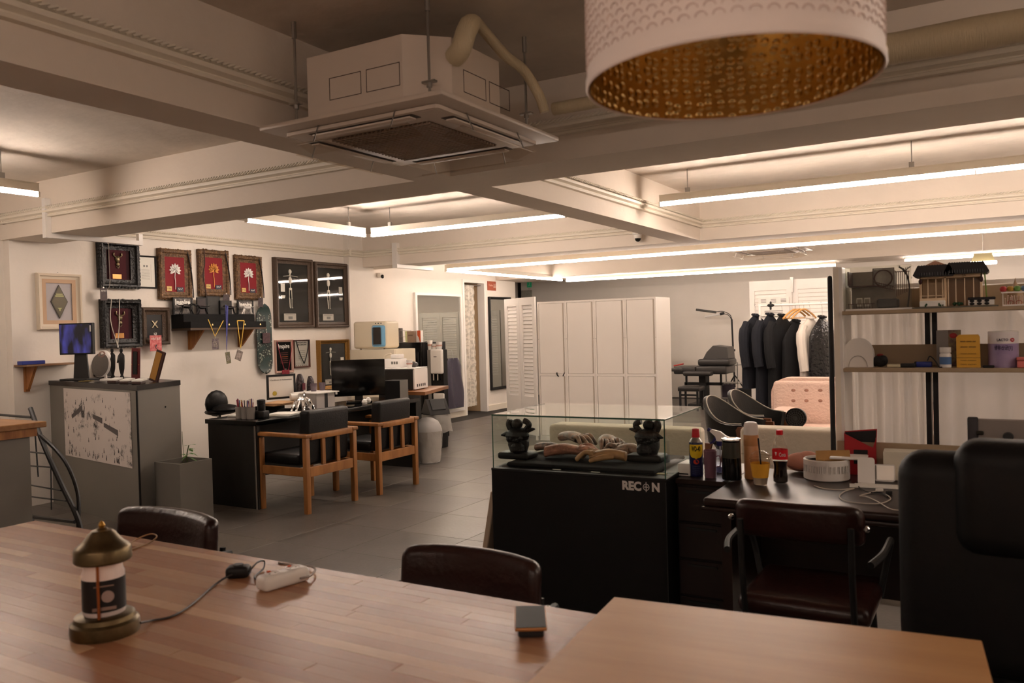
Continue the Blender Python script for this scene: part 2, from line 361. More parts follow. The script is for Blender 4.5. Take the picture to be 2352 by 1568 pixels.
t = thing('plywood_board', 'pale plywood board laid over the right end of the long table', 'board', (c.x, c.y, TZ), rr)
part('face_veneer', MB().rb(0, -1.3, .016, d.length, 0, .02, .002, 1), PLY, t); part('core', MB().bx(.001, -1.299, .0005, d.length-.001, -.001, .016), mat('ply_core', 'a9794a', .6, hex2='8d5f36', vscale=30, stretch=(.2, .2, 8)), t)
# candle warming lamp
BR = mat('antique_brass', '75654a', .38, 1, var=.45, vscale=14)
p = PZ(242, 1452, TZ)
t = thing('candle_lamp', 'antique brass candle warmer lamp with a jar candle under its hood', 'lamp', (p.x, p.y, TZ), math.radians(57))
part('base', MB().lathe([(.0, 0), (.077, 0), (.079, .012), (.077, .03), (.070, .036), (.067, .046), (.06, .05), (0, .05)], 40), BR, t)
jar = part('jar', MB().lathe([(.046, .051), (.048, .056), (.048, .148), (.044, .158), (.042, .175), (.040, .175), (.041, .157), (.045, .147), (.045, .058), (0, .056)], 32), mat('jar_glass', 'f3e6e2', .12, trans=.2), t)
part('wax', MB().lathe([(0, .06), (.0445, .06), (.0445, .135), (0, .135)], 24), mat('wax', 'eadbd2', .5), jar)
part('jar_label', MB().lathe([(.0486, .062), (.0486, .138)], 32), mat('label_black', '120e0e', .5), jar)
part('label_line', MB().bx(-.022, -.0497, .124, .022, -.049, .127).bx(-.026, -.0497, .068, .026, -.049, .076), mat('label_art2', '8d7468', .6), jar); part('label_text', MB().lathe([(0, 0), (.014, 0), (.014, .001), (0, .001)], 20, M=Matrix.Translation((.008, -.0485, .1)) @ Matrix.Rotation(PI/2, 4, 'X')), mat('label_art', 'a68f88', .6), jar)
part('hood', MB().lathe([(.062, .176), (.065, .18), (.064, .205), (.060, .212), (.050, .219), (.040, .230), (.031, .242), (.023, .250), (.014, .252), (.010, .256), (0, .257), (0, .250), (.03, .235), (.056, .208), (.060, .196), (.059, .177)], 40), BR, t)
part('finial', MB().lathe([(0, .255), (.006, .256), (.008, .262), (.005, .268), (.002, .272), (0, .273)], 16), GOLD, t)
for s in (-1, 1): part('side_rod', MB().cyl((s*.012, s*.0555, .045), (s*.012, s*.0555, .20), .0035, n=8), mat('copper', 'a8673f', .3, 1), t)
part('bulb', MB().ell((0, 0, .196), (.022, .022, .018), 14), mat('halogen_bulb', 'ffd2a8', .4, emit=4), t)
def cable(name, pts, r, mt, label, group=None, sub=8):
    return solo(name, MB().tube(bez(pts, sub), r, 7), mt, label, 'cable', group=group)
CB = mat('cable_dark', '2a211d', .4)
z0 = TZ+.003
def T(x, y, h=0): return PZ(x, y, z0+h)
cable('cable', [T(322, 1430, .012), T(352, 1424), T(395, 1415), T(440, 1388), T(490, 1345), T(520, 1325, .01), T(545, 1315, .012)], .0028, CB, 'dark cord running from the candle lamp base to the round black dimmer')
p = T(548, 1322)
t = thing('dimmer', 'small black dimmer switch box on the lamp cord', 'switch', (p.x, p.y, TZ), math.radians(35))
part('body', MB().rb(-.034, -.026, 0, .034, .026, .034, .012, 3), BLACK, t); part('dial', MB().lathe([(0, 0), (.016, 0), (.015, .004), (0, .004)], 20, (0, 0, .034)), DGREY, t)
cable('plug_cord', [T(572, 1312, .016), T(590, 1292, .03), T(606, 1288, .02), T(605, 1305, .004), T(585, 1325), T(600, 1335, .008)], .0026, CB, 'short dark cord looping between the dimmer and the white socket block')
a, b = T(612, 1352), T(688, 1330); ang = math.atan2(b.y-a.y, b.x-a.x); p = (a+b)/2
t = thing('socket_block', 'white two-way socket block with orange switches on the long table', 'socket block', (p.x, p.y, TZ), ang)
part('body', MB().rb(-.075, -.029, 0, .075, .029, .042, .014, 3), WHITE, t)
for x in (-.034, .034):
    s = part('socket', MB().lathe([(.020, .0), (.022, .001), (.022, .002), (.019, .002), (.018, -.001), (0, -.001)], 24, (x, 0, .042)), WHITE, t)
    part('pin_hole', MB().cyl((x-.009, 0, .0415), (x-.009, 0, .0425), .003, n=10).cyl((x+.009, 0, .0415), (x+.009, 0, .0425), .003, n=10), BLACK, s)
    part('switch', MB().rb(x-.006+.0, .015, .041, x+.006, .023, .046, .002, 1), mat('switch_orange', 'd2541f', .4), t)
cable('socket_lead', [T(690, 1328, .014), T(712, 1322, .01), T(724, 1308, .008), T(712, 1300, .006), T(680, 1298), T(640, 1292)], .003, mat('cable_grey', '8d8178', .5), 'grey cord curling back from the white socket block')
cable('table_cord', [T(285, 1260), T(310, 1240, .01), T(345, 1226, .02), T(360, 1232, .015), T(340, 1248), T(300, 1262)], .0026, mat('cable_tan', '9c7a55', .5), 'thin tan cord looping behind the candle lamp near the brown chair')
p = PZ(1228, 1412, TZ+.03)
t = thing('phone', 'dark phone lying raised on a small charger at the far table edge', 'phone', (p.x, p.y-.02, TZ), math.radians(30))
part('body', MB().rb(-.037, -.075, .024, .037, .075, .033, .004, 2), mat('phone_edge', 'b07a4a', .35, .6), t); part('screen', MB().rb(-.035, -.073, .033, .035, .073, .0338, .0003, 1), mat('screen_off', '14150f', .5, spec=.15), t); part('charger', MB().rb(-.03, -.05, 0, .03, .05, .024, .006, 2), DGREY, t)
# pendant lamp
SHO = mat('shade_white', 'f2e4dc', .55)
pc = Vector((-.396, 1.46, 0)); SR = .251
_l = PZ(1332, 205, 1.85); 
t = thing('pendant_lamp', 'large white drum pendant lamp with embossed arcs and hammered gold inside', 'lamp', (pc.x, pc.y, 1.872))
def shade_in():
    # hammered metal: a regular net of round dimples laid round the drum
    m = bpy.data.materials.new('shade_gold'); m.use_nodes = True; nt = m.node_tree; b = nt.nodes['Principled BSDF']; N = nt.nodes.new; L = nt.links.new
    b.inputs['Base Color'].default_value = lin('f3d08c'); b.inputs['Metallic'].default_value = 1; b.inputs['Roughness'].default_value = .26
    tc = N('ShaderNodeTexCoord'); sp = N('ShaderNodeSeparateXYZ'); L(tc.outputs['Object'], sp.inputs[0]); at_ = N('ShaderNodeMath'); at_.operation = 'ARCTAN2'; L(sp.outputs['Y'], at_.inputs[0]); L(sp.outputs['X'], at_.inputs[1])
    mu = N('ShaderNodeMath'); mu.operation = 'MULTIPLY'; mu.inputs[1].default_value = SR; L(at_.outputs[0], mu.inputs[0]); cb = N('ShaderNodeCombineXYZ'); L(mu.outputs[0], cb.inputs[0]); L(sp.outputs['Z'], cb.inputs[1])
    vo = N('ShaderNodeTexVoronoi'); vo.voronoi_dimensions = '2D'; vo.inputs['Scale'].default_value = 44; vo.inputs['Randomness'].default_value = .45; L(cb.outputs[0], vo.inputs['Vector'])
    mr = N('ShaderNodeMapRange'); mr.interpolation_type = 'SMOOTHSTEP'; mr.inputs['From Min'].default_value = .15; mr.inputs['From Max'].default_value = .42; L(vo.outputs['Distance'], mr.inputs['Value'])
    no = N('ShaderNodeTexNoise'); no.inputs['Scale'].default_value = 16; L(tc.outputs['Object'], no.inputs['Vector']); ad = N('ShaderNodeMath'); ad.operation = 'ADD'; L(mr.outputs[0], ad.inputs[0]); L(no.outputs['Fac'], ad.inputs[1])
    bp = N('ShaderNodeBump'); bp.inputs['Strength'].default_value = .6; bp.inputs['Distance'].default_value = .004; L(ad.outputs[0], bp.inputs['Height']); L(bp.outputs[0], b.inputs['Normal']); return m
SHI = shade_in()
part('shade', MB().lathe([(SR-.002, .004), (SR+.001, 0), (SR+.003, .003), (SR+.003, .016), (SR, .017), (SR, .34), (SR-.002, .34)], 96), SHO, t)
part('lining', MB().lathe([(SR-.004, .002), (SR-.004, .34)], 96), SHI, t)
m = MB(); na = 60
for r_ in range(22):
    z = .036+r_*.0142
    for k in range(na):
        a0 = 2*PI*(k+.5*(r_ % 2))/na; pts = []
        for q in range(6):
            an = PI*q/5; pts.append((math.cos(an)*.0088, math.sin(an)*.0075))
        pp = [Vector(((SR+.0006)*math.cos(a0+dx/SR), (SR+.0006)*math.sin(a0+dx/SR), z+dz)) for dx, dz in pts]
        m.tube(pp, .0013, 4)
part('embossed_arcs', m, mat('shade_relief', 'd9c2b8', .6), t, kind='stuff')
m = MB()
for k in range(3):
    a0 = 2*PI*k/3+.4; m.cyl((0, 0, .30), ((SR-.004)*math.cos(a0), (SR-.004)*math.sin(a0), .33), .0025, n=6)
m.cyl((0, 0, .19), (0, 0, .31), .02, n=16); part('spider_frame', m, BLACK, t)
part('bulb', MB().lathe([(0, .10), (.018, .105), (.03, .13), (.027, .155), (.015, .185), (.013, .195)], 20), mat('bulb_glass', 'f0ece6', .1, trans=.3), t)
part('cord', MB().cyl((0, 0, .30), (0, 0, ZC-1.872), .003, n=6), WHITE, t); part('ceiling_rose', MB().lathe([(0, -.03), (.05, -.03), (.055, 0), (0, 0)], 24, (0, 0, ZC-1.872)), WHITE, t)
# ---------------------------------------------------------------- brown leather chairs
def leather_chair(label, x, y, rz, w=.42, top=.84, pad=.26, z=0):
    t = thing('leather_chair', label, 'chair', (x, y, 0), rz, 'brown leather chairs')
    def pad_fn(u, v):
        X = (u-.5)*w; return (X, 0, 0)
    m = MB(); n = 14
    # curved padded back: rounded slab bent backwards at its ends
    bmm = MB().rb(-w/2, -.032, top-pad, w/2, .032, top, .03, 4)
    vs = []
    bm = bmesh.new(); me = bmm.mesh('tmp', BROWNL); bm.from_mesh(me)
    for k in range(1, 9):
        X = -w/2+w*k/9; bmesh.ops.bisect_plane(bm, geom=bm.verts[:]+bm.edges[:]+bm.faces[:], plane_co=(X, 0, 0), plane_no=(1, 0, 0))
    for v in bm.verts: v.co.y += (v.co.x/w*2)**2*-.045+(top-v.co.z)*-.10; v.co.z -= (v.co.x/w*2)**4*.012
    bm.to_mesh(me); bm.free(); me.name = 'backrest'; me.polygons.foreach_set('use_smooth', [True]*len(me.polygons)); part('backrest', me, None, t)
    part('seat', MB().rb(-w/2-.01, -.50, .42, w/2+.01, -.06, .49, .03, 3), BROWNL, t)
    for s in (-1, 1):
        part('back_upright', MB().tube([(s*w*.42, -.02, .44), (s*w*.42, .012, .60), (s*w*.42, .022, top-pad*.5)], .011, 8), BLACK, t)
        part('armrest', MB().tube(bez([(s*(w/2+.02), .0, .66), (s*(w/2+.045), -.12, .67), (s*(w/2+.045), -.34, .665), (s*(w/2+.03), -.40, .60), (s*(w/2), -.40, .44)], 5), .012, 8), BLACK, t)
        for yy, ye in ((-.10, -.04), (-.44, -.48)): part('leg', MB().cyl((s*w*.42, yy, .43), (s*w*.46, ye, 0), .013, .011, 10), BLACK, t)
        part('bolt', MB().ell((s*(w/2+.008), -.02, top-pad*.55), .012, 10), CHROME, t)
    return t
pB = [PY(945, 1285, 2.04), PY(1255, 1320, 2.04)]
leather_chair('brown leather chair behind the long table, beside the raised phone', (pB[0].x+pB[1].x)/2, 2.05, 0, pB[1].x-pB[0].x, PY(1100, 1262, 2.03).z)
pA = [PY(298, 1200, 2.04), PY(513, 1215, 2.04)]
leather_chair('brown leather chair behind the long table, just beyond the candle lamp', (pA[0].x+pA[1].x)/2, 2.05, 0, pA[1].x-pA[0].x, PY(400, 1170, 2.03).z)
pC = [PY(1685, 1180, 2.86), PY(1984, 1190, 2.86)]
leather_chair('dark brown low-backed chair pushed in at the dark office desk', (pC[0].x+pC[1].x)/2, 2.84, PI, pC[1].x-pC[0].x, PY(1830, 1152, 2.86).z, .13)
# ---------------------------------------------------------------- big office chair
cx, cy = .36, 2.36
t = thing('office_chair', 'large black leather executive office chair seen from behind at the desk', 'office chair', (cx, cy, 0), math.radians(-4))
LB = mat('chair_leather', '0c0b0b', .55, spec=.3, bump=.1, bscale=60)
def pil(x0, x1, y0, y1, z0, z1, r, name, mt=LB):
    return part(name, MB().rb(x0, y0, z0, x1, y1, z1, r, 6), mt, t)
pil(-.60, .42, 0, .15, .52, 1.095, .068, 'backrest'); pil(-.46, .36, -.035, .13, .84, 1.135, .06, 'headrest')
pil(-.40, .36, .05, .62, .42, .54, .05, 'seat')
for s in (-.52, .44): part('armrest', MB().rb(s-.03, .12, .62, s+.05, .50, .67, .02, 3), BLACKL, t)
for s in (-.50, .46): part('arm_post', MB().bx(s-.02, .25, .45, s+.02, .31, .62), BLACK, t)
part('gas_column', MB().cyl((0, .32, .08), (0, .32, .43), .03, n=16), BLACK, t)
for k in range(5):
    a = 2*PI*k/5+.3; part('base_arm', MB().tube([(0, .32, .10), (.33*math.cos(a), .32+.33*math.sin(a), .07)], [.03, .018], 8), BLACK, t)
    part('castor', MB().cyl((.33*math.cos(a)-.012, .32+.33*math.sin(a), .03), (.33*math.cos(a)+.012, .32+.33*math.sin(a), .03), .03, n=16), BLACK, t)
# grey panel in dark clamps beyond the office chair (standing on the desk)
px0, px1 = PY(2222, 980, 3.62).x, PY(2352, 980, 3.62).x+.03
zt = PY(2290, 962, 3.62).z
t = thing('clamped_screen', 'pale grey flat panel gripped by dark clamps behind the office chair', 'panel', (px0, 3.62, .74))
part('board', MB().rb(.03, -.008, .02, .34, .006, zt-.74, .004, 1), mat('panel_grey', '8f857f', .4), t)
for x in (0, .235): part('clamp', MB().rb(x, -.02, .0, x+.037, .014, zt-.735, .006, 2), mat('clamp_dark', '2a2629', .5), t)
part('knob', MB().lathe([(0, 0), (.018, 0), (.016, .02), (0, .02)], 20, M=Matrix.Translation((.135, -.008, zt-.805)) @ Matrix.Rotation(PI/2, 4, 'X')), DGREY, t)
part('latch', MB().rb(.03, -.03, zt-.80, .055, -.012, zt-.785, .003, 1), mat('latch', '1c1708', .4), t)
# ---------------------------------------------------------------- office desk and drawer pedestal
DW = mat('dark_desk', '2a1a15', .34, var=.3, vscale=4, stretch=(.6, 8, 8))
t = thing('office_desk', 'glossy dark brown office desk in front of the curtain and shelves', 'desk', (-1.04, 3.27, 0))
m = MB(); m.rb(0, 0, .705, 2.4, .80, .74, .012, 3); part('desktop', m, DW, t)
part('edge_trim', MB().rb(-.004, -.006, .69, 2.40, .02, .706, .005, 2), DW, t)
part('side_panel', MB().bx(.06, .06, 0, .10, .76, .70), DW, t); part('side_panel', MB().bx(2.3, .06, 0, 2.34, .76, .70), DW, t); part('modesty_panel', MB().bx(.10, .55, .25, 2.3, .57, .70), DW, t)
a = PZ(1556, 1097, .735)
t = thing('drawer_pedestal', 'dark drawer pedestal between the glass display case and the desk', 'drawer cabinet', (a.x, 3.66, 0))
wd = -1.05-a.x
part('carcass', MB().bx(0, .02, 0, wd, .52, .71), mat('pedestal', '231a19', .4), t); part('top_panel', MB().rb(-.005, 0, .711, wd, .53, .735, .004, 1), DW, t)
for k in range(4):
    z = .03+k*.17; dr = part('drawer', MB().rb(.008, .002, z, wd-.006, .02, z+.16, .003, 1), mat('drawer_front', '2e2422', .38), t)
    part('handle', MB().bx(.05, -.008, z+.135, wd-.05, .002, z+.145), DGREY, dr)
# ================================================================ glass display case on its black stand
E1 = glass('glass_pane', 'fcfffd')
GEDGE = mat('glass_edge', '2f5a48', .1, spec=.8)
CZ = .755
fl_, fr_ = PZ(1133.5, 1074, CZ), PZ(1529, 1096, CZ)
ang = math.atan2(fr_.y-fl_.y, fr_.x-fl_.x)*.5; CW = (fr_-fl_).length; CD = .62
a = PZ(1129, 1074, CZ)
t = thing('display_stand', 'black display stand under the glass case with a white maker name', 'stand', (a.x, a.y, 0), ang)
BW = -1.287-a.x
part('body', MB().bx(0, 0, .0, BW, CD+.06, CZ-.012), mat('stand_black', '0a0a0b', .35), t); part('top_board', MB().rb(-.002, -.002, CZ-.012, BW+.002, CD+.062, CZ, .002, 1), BLACK, t)
PW = mat('print_white', 'cfcac6', .6)
k_ = BW/424
text('maker_name', 'REC', .054, t, (k_*326+.045, -.003, .712), PW, bold=.0026, w=.092); text('maker_name', 'N', .054, t, (k_*379+.047, -.003, .712), PW, bold=.0026, w=.036)
part('maker_mark', MB().lathe([(.0125, 0), (.0155, 0), (.0155, .0015), (.0125, .0015)], 20, M=Matrix.Translation(((k_*358+.046), -.001, .712)) @ Matrix.Rotation(PI/2, 4, 'X')).bx((k_*358+.046)-.0015, -.003, .690, (k_*358+.046)+.0015, 0, .735).bx((k_*358+.046)-.009, -.003, .710, (k_*358+.046)+.009, 0, .714), PW, t)
part('metal_edge', MB().bx(BW-.004, -.004, 0, BW, .0, CZ-.02), DGREY, t)
GH = .262
zl = 0
t = thing('glass_case', 'clear glass display case with green edges over tattooed practice hands', 'display case', (a.x, a.y, CZ), ang)
th = .005; D = CD
def pane(name, x0, y0, z0, x1, y1, z1):
    return part(name, MB().bx(x0, y0, z0, x1, y1, z1), E1, t)
pane('front_pane', .012, .010, .001, .012+CW, .015, GH); pane('rear_pane', .012, D, .001, .012+CW, D+.005, GH)
pane('side_pane', .006, .010, .001, .011, D, GH); pane('side_pane', .013+CW, .010, .001, .018+CW, D, GH); part('top_pane', MB().bx(.006, .008, GH+.001, .018+CW, D+.005, GH+.007), glass('glass_top', 'fafdfb', 0, 1.95), t)
m = MB(); m.bx(.004, .006, GH, .020+CW, .0078, GH+.008)
m.bx(.005, .0065, 0, .009, .0095, GH); m.bx(.015+CW, .0065, 0, .020+CW, .0095, GH); m.bx(.0182+CW, .008, GH, .0205+CW, D, GH+.007)
m.bx(.004, .008, GH, .0058, D, GH+.007); part('glass_edge', m, GEDGE, t)
Mc = Matrix.Translation((a.x, a.y, 0)) @ Matrix.Rotation(ang, 4, 'Z')
def CP(px, py, h=0):   # point on the case floor seen at a picture point
    return PZ(px, py, CZ+h)
VEL = mat('black_velvet', '0d0c0d', .95)
solo('velvet_pad', MB().rb(.05, .06, .0005, .05+CW-.10, .56, .022, .012, 3), VEL, 'black velvet pad covering the floor of the glass case', 'pad', (a.x, a.y, CZ), ang)
# horned mask statues
def mask_statue(label, px, py, s=1, flip=1):
    p = CP(px, py, .022)
    t = thing('horned_statue', label, 'statue', (p.x, p.y, CZ+.0225), ang, None)
    m = MB(); m.ell((0, 0, .075*s), (.052*s, .04*s, .07*s), 14); m.ell((flip*.0*s, -.01, .105*s), (.06*s, .045*s, .035*s), 12)
    m.tube(bez([(-.03*s*flip, 0, .12*s), (-.045*s*flip, 0, .15*s), (-.038*s*flip, 0, .175*s)], 4), [.016*s]*8+[.012*s], 8)
    m.ell((-.005*s*flip, 0, .155*s), (.028*s, .024*s, .024*s), 12)
    m.tube(bez([(.03*s*flip, 0, .12*s), (.055*s*flip, 0, .15*s), (.045*s*flip, 0, .165*s), (.03*s*flip, 0, .17*s)], 4), .014*s, 8)
    m.tube([(-.045*s*flip, -.02, .11*s), (-.075*s*flip, -.03, .105*s)], [.016*s, .004], 8); m.tube([(.05*s*flip, 0, .13*s), (.085*s*flip, 0, .135*s)], [.014*s, .004], 8)
    for k in range(5): m.ell((-.03*s+k*.015*s, -.038*s, .09*s+.006*math.sin(k*2)), (.012*s, .012*s, .014*s), 8)
    m.ell((.01*s*flip, -.03*s, .05*s), (.035*s, .03*s, .03*s), 10)
    part('figure', m, mat('statue_black', '121010', .5, bump=.5, bscale=60), t); part('plinth', MB().rb(-.085*s, -.05*s, 0, .07*s, .06*s, .03*s, .012, 3), BLACK, t)
mask_statue('black horned demon statue at the left end inside the glass case', 1192, 1052, 1.15)
mask_statue('black horned statue at the right end inside the glass case', 1490, 1058, 1.15, -1)
# practice hands (silicone), palm down, tattooed
def hand(label, px, py, rz, col, ink, s=1.0, mirror=1, z=.0228):
    s *= 1.22
    p = CP(px, py, z+.02)
    t = thing('practice_hand', label, 'practice hand', (p.x, p.y, CZ+z), rz, 'tattooed practice hands in the glass case')
    bm = bmesh.new(); me = bpy.data.meshes.new('hand'); fing = [(-.033, .086, .006), (-.012, .098, .0), (.010, .094, .0), (.031, .078, .004)]
    m = MB()
    def chain(pts, rs): m.tube(bez(pts, 4), [rs[0]+(rs[1]-rs[0])*i/(4*(len(pts)-1)) for i in range(4*(len(pts)-1)+1)], 10)
    # palm and wrist: one tapered tube with flat section, then fingers growing out of it
    def palm(u, v):
        a_ = 2*PI*u; y = -.085+v*.16
        w_ = .030+.014*min(1, max(0, (v-.25)/.35)); hh = .022-.006*max(0, v-.5)*2
        if v > .97: w_ *= .93
        return (w_*math.cos(a_), y, .024+hh*math.sin(a_)*1+.012*math.sin(PI*v))
    m.grid(palm, 16, 10); m.ell((0, .072, .034), (.040, .014, .016), 12); m.ell((0, -.085, .024), (.030, .004, .022), 12)
    for x, L, dz in fing:
        y0 = .065
        chain([(x, y0-.01, .036), (x*1.1, y0+L*.33, .038+dz), (x*1.2, y0+L*.6, .026), (x*1.22, y0+L*.78, .010)], (.0115, .0085))
        m.ell((x*1.22, y0+L*.78, .010), .0086, 8); m.ell((x, y0-.004, .040), .0115, 8)
    chain([(-.028*mirror, -.03, .028), (-.052*mirror, .005, .026), (-.066*mirror, .035, .020), (-.070*mirror, .060, .012)], (.016, .0095)); m.ell((-.070*mirror, .060, .012), .0096, 8)
    b = MB(); b.v = [(x*s, y*s, q*s) for x, y, q in m.v]; b.f = m.f; b.m = m.m
    part('hand', b, mat('skin_'+col+ink, col, .5, hex2=ink, vscale=28), t, ang=60)
    return t
hand('pale tattooed practice hand at the back left of the glass case', 1315, 1010, math.radians(-120), 'b98f78', '6b5a4e')
hand('orange-pink tattooed practice hand lying nearest the front of the glass case', 1300, 1042, math.radians(-70), 'cf927a', '8d6250', 1.05)
hand('tattooed practice forearm piece behind the orange-pink hand in the glass case', 1262, 1030, math.radians(-100), 'a8806b', '43362f', .8)
hand('tattooed practice hand at the back centre of the glass case', 1395, 1018, math.radians(-150), 'b58c76', '5c4c42')
hand('tan tattooed practice fist at the front centre of the glass case', 1395, 1050, math.radians(100), 'b3875e', 'a0784f', .9)
hand('tattooed practice hand beside the right horned statue in the glass case', 1446, 1038, math.radians(62), 'a8846c', '6f5a4b', .95)
for k, (px, py, lb) in enumerate(((1278, 1079, 'small white name card nearer the left statue, at the front edge of the glass case'), (1367, 1085, 'small white name card in the middle of the front edge of the glass case'))):
    p = CP(px, py); solo('name_card', MB().bx(-.022, -.004, 0.0006, .022, .004, .003), PAPER, lb, 'card', (p.x, p.y+.004, CZ), ang, 'name cards in the case')
p = CP(1510, 1090); solo('paper_slip', MB().bx(-.05, -.0, 0.0006, .035, .03, .004), mat('cream_card', 'c9bb92', .7), 'cream card lying in the front right corner of the glass case', 'card', (p.x, p.y+.008, CZ), ang)
# white framed board leaning beside the stand
solo('leaning_board', MB().rb(0, 0, 0, .03, .50, .62, .004, 1), mat('board_cream', 'b9a691', .6), 'narrow cream-edged board leaning on the left side of the black stand', 'board', (a.x-.17, a.y+.06, .012), 0, rot=(0, math.radians(11), ang))
# ================================================================ desk clutter
DT = .741
def on(px, py, h=DT): p = PZ(px, py, h); return p
def lay(name, label, cat, px, py, rz=0, h=DT, group=None): p = on(px, py, h); return thing(name, label, cat, (p.x, p.y, h), rz, group)
FC = math.radians(18)    # turn of a label towards the room
# WD-40
t = lay('spray_can', 'blue and yellow lubricant spray can with red cap on the drawer pedestal', 'spray can', 1600, 1092, FC, .736)
NB = mat('can_navy', '1b1c4a', .35)
part('body', MB().lathe([(0, 0), (.030, 0), (.032, .004), (.032, .155), (.030, .160)], 28), NB, t)
part('shoulder', MB().lathe([(.031, .160), (.024, .172), (.017, .180), (.017, .186)], 28), STEEL, t)
part('cap', MB().lathe([(.0185, .182), (.0185, .186), (.0155, .222), (.011, .222), (.011, .216), (0, .216)], 24), mat('cap_red', 'c01822', .4), t)
m = MB(); R_ = .0324
def curved(fn2, mt, name, par, R_=R_, zc=.118, hr=.5):
    # small patch bent round the can: fn2(u)->(angle halfwidth, z)
    pass
rows_ = 14; poly = []
vs = []; fs = []
for i in range(rows_+1):
    z = .150-.066*i/rows_; zz = (.150-z)/.066; hw = 1.15 if zz < .45 else 1.15*math.sqrt(max(0, 1-((zz-.45)/.55)**2))
    for k in range(9):
        an = -PI/2-hw+2*hw*k/8; vs.append((R_*math.cos(an), R_*math.sin(an), z))
for i in range(rows_):
    for k in range(8): fs.append((i*9+k, (i+1)*9+k, (i+1)*9+k+1, i*9+k+1))
part('yellow_shield', MB().add(vs, fs), mat('shield_yellow', 'e7c21c', .4), t)
def wrap_text(name, body, size, parent, mt, R_, z, bold=0, a0=-PI/2, w=None, tall=1):
    o = text(name, body, size, parent, (0, 0, 0), mt, bold, .0001, w)
    for v in o.data.vertices:
        an = a0+v.co.x/R_; v.co = Vector((R_*math.cos(an), R_*math.sin(an), z+v.co.z*tall))
    return o
wrap_text('can_lettering', 'WD-40', .032, t, BLACK, .0329, .130, .0011, w=.044)
vs = [(0, 0)]; 
m = MB(); vs = []; 
for k in range(20):
    an = 2*PI*k/20; vs.append((.0134*math.cos(an), .011*math.sin(an)))
m.add([((R_+.0004)*math.cos(-PI/2+x/R_), (R_+.0004)*math.sin(-PI/2+x/R_), .070+z) for x, z in vs], [tuple(range(20))]); part('red_badge', m, mat('badge_red', 'c9351c', .4), t)
for k in range(5): wrap_text('small_print', 'mmm mmmm mm mmmm', .006, t, mat('print_grey', '8d8fa6', .6), .0326, .050-k*.009, w=.04)
# white drawer-like box behind the can
t = lay('card_box', 'small white box with a dark slot at the left end of the drawer pedestal', 'box', 1568, 1093, 0, .736)
part('body', MB().rb(-.025, 0, 0, .035, .14, .058, .004, 2), WHITE, t); part('slot', MB().bx(-.018, -.001, .008, .028, .004, .014), BLACK, t)
# purple beaker
t = lay('beaker', 'purple translucent beaker standing right behind the lubricant can', 'beaker', 1632, 1096, 0, .736)
part('cup', MB().lathe([(0, 0), (.024, 0), (.0265, .004), (.030, .125), (.028, .128), (.0285, .12), (.025, .006), (0, .005)], 28), mat('purple_plastic', '8f6878', .3, trans=.25), t)
part('handle', MB().tube(bez([(.028, 0, .10), (.045, 0, .10), (.047, 0, .06), (.028, 0, .05)], 6), .003, 6), MATS['purple_plastic'], t)
# trigger spray bottle
t = lay('spray_bottle', 'clear trigger spray bottle with a white and navy head', 'spray bottle', 1655, 1084, math.radians(185), .736)
part('bottle', MB().lathe([(0, 0), (.028, 0), (.031, .006), (.031, .03), (.027, .06), (.026, .10), (.016, .125), (.014, .132)], 28), glass('bottle_clear', 'dfe4ee', .02), t)
part('liquid', MB().lathe([(0, .003), (.028, .004), (.028, .03), (0, .03)], 24), mat('liquid_lilac', '9d96c0', .2, trans=.4), t)
part('dip_tube', MB().cyl((0, 0, .01), (0, 0, .13), .003, n=8), WHITE, t)
part('collar', MB().lathe([(.016, .128), (.017, .13), (.017, .15), (0, .15)], 24), mat('navy_plastic', '23215c', .4), t)
part('head', MB().prism([(-.014, .15), (.014, .15), (.020, .172), (.046, .196), (.040, .206), (-.004, .196), (-.030, .176), (-.05, .168), (-.048, .164), (-.022, .166)], -.009, .009), WHITE, t)
part('trigger', MB().prism([(.016, .172), (.026, .168), (.034, .150), (.048, .140), (.044, .134), (.026, .142), (.016, .158)], -.006, .006), MATS['navy_plastic'], t)
part('nozzle', MB().cyl((.040, 0, .198), (.056, 0, .206), .009, n=12), MATS['navy_plastic'], t)
# black tumbler
t = lay('coffee_maker', 'tall dark cold brew jug with a steel rim on the desk', 'jug', 1681, 1100, 0, DT)
part('body', MB().lathe([(0, 0), (.042, 0), (.044, .006), (.043, .09), (.039, .165), (.041, .178)], 32), mat('smoky_plastic', '0f0e0d', .12), t)
part('sleeve', MB().lathe([(.0415, .10), (.0425, .10), (.0398, .17), (.0385, .17)], 32), mat('smoky_glass', '3a3a34', .08), t)
part('rim', MB().lathe([(.041, .178), (.044, .179), (.043, .186), (.034, .184), (.02, .180), (0, .180)], 32), CHROME, t)
# orange bottle
t = lay('mist_bottle', 'tall orange pump bottle with a milky clear cap behind the iced drink', 'bottle', 1727, 1098, 0, DT)
part('body', MB().lathe([(0, 0), (.031, 0), (.033, .005), (.033, .15), (.030, .156)], 28), mat('orange_plastic', 'c98f5c', .3), t)
part('band', MB().lathe([(.0336, .15), (.0336, .20), (.031, .2)], 28), mat('band_tan', 'c08a5a', .35), t)
part('cap', MB().lathe([(.0335, .20), (.032, .205), (.031, .24), (.027, .254), (.018, .258), (0, .258)], 28), mat('cap_milky', 'e6dcd4', .25, trans=.2), t)
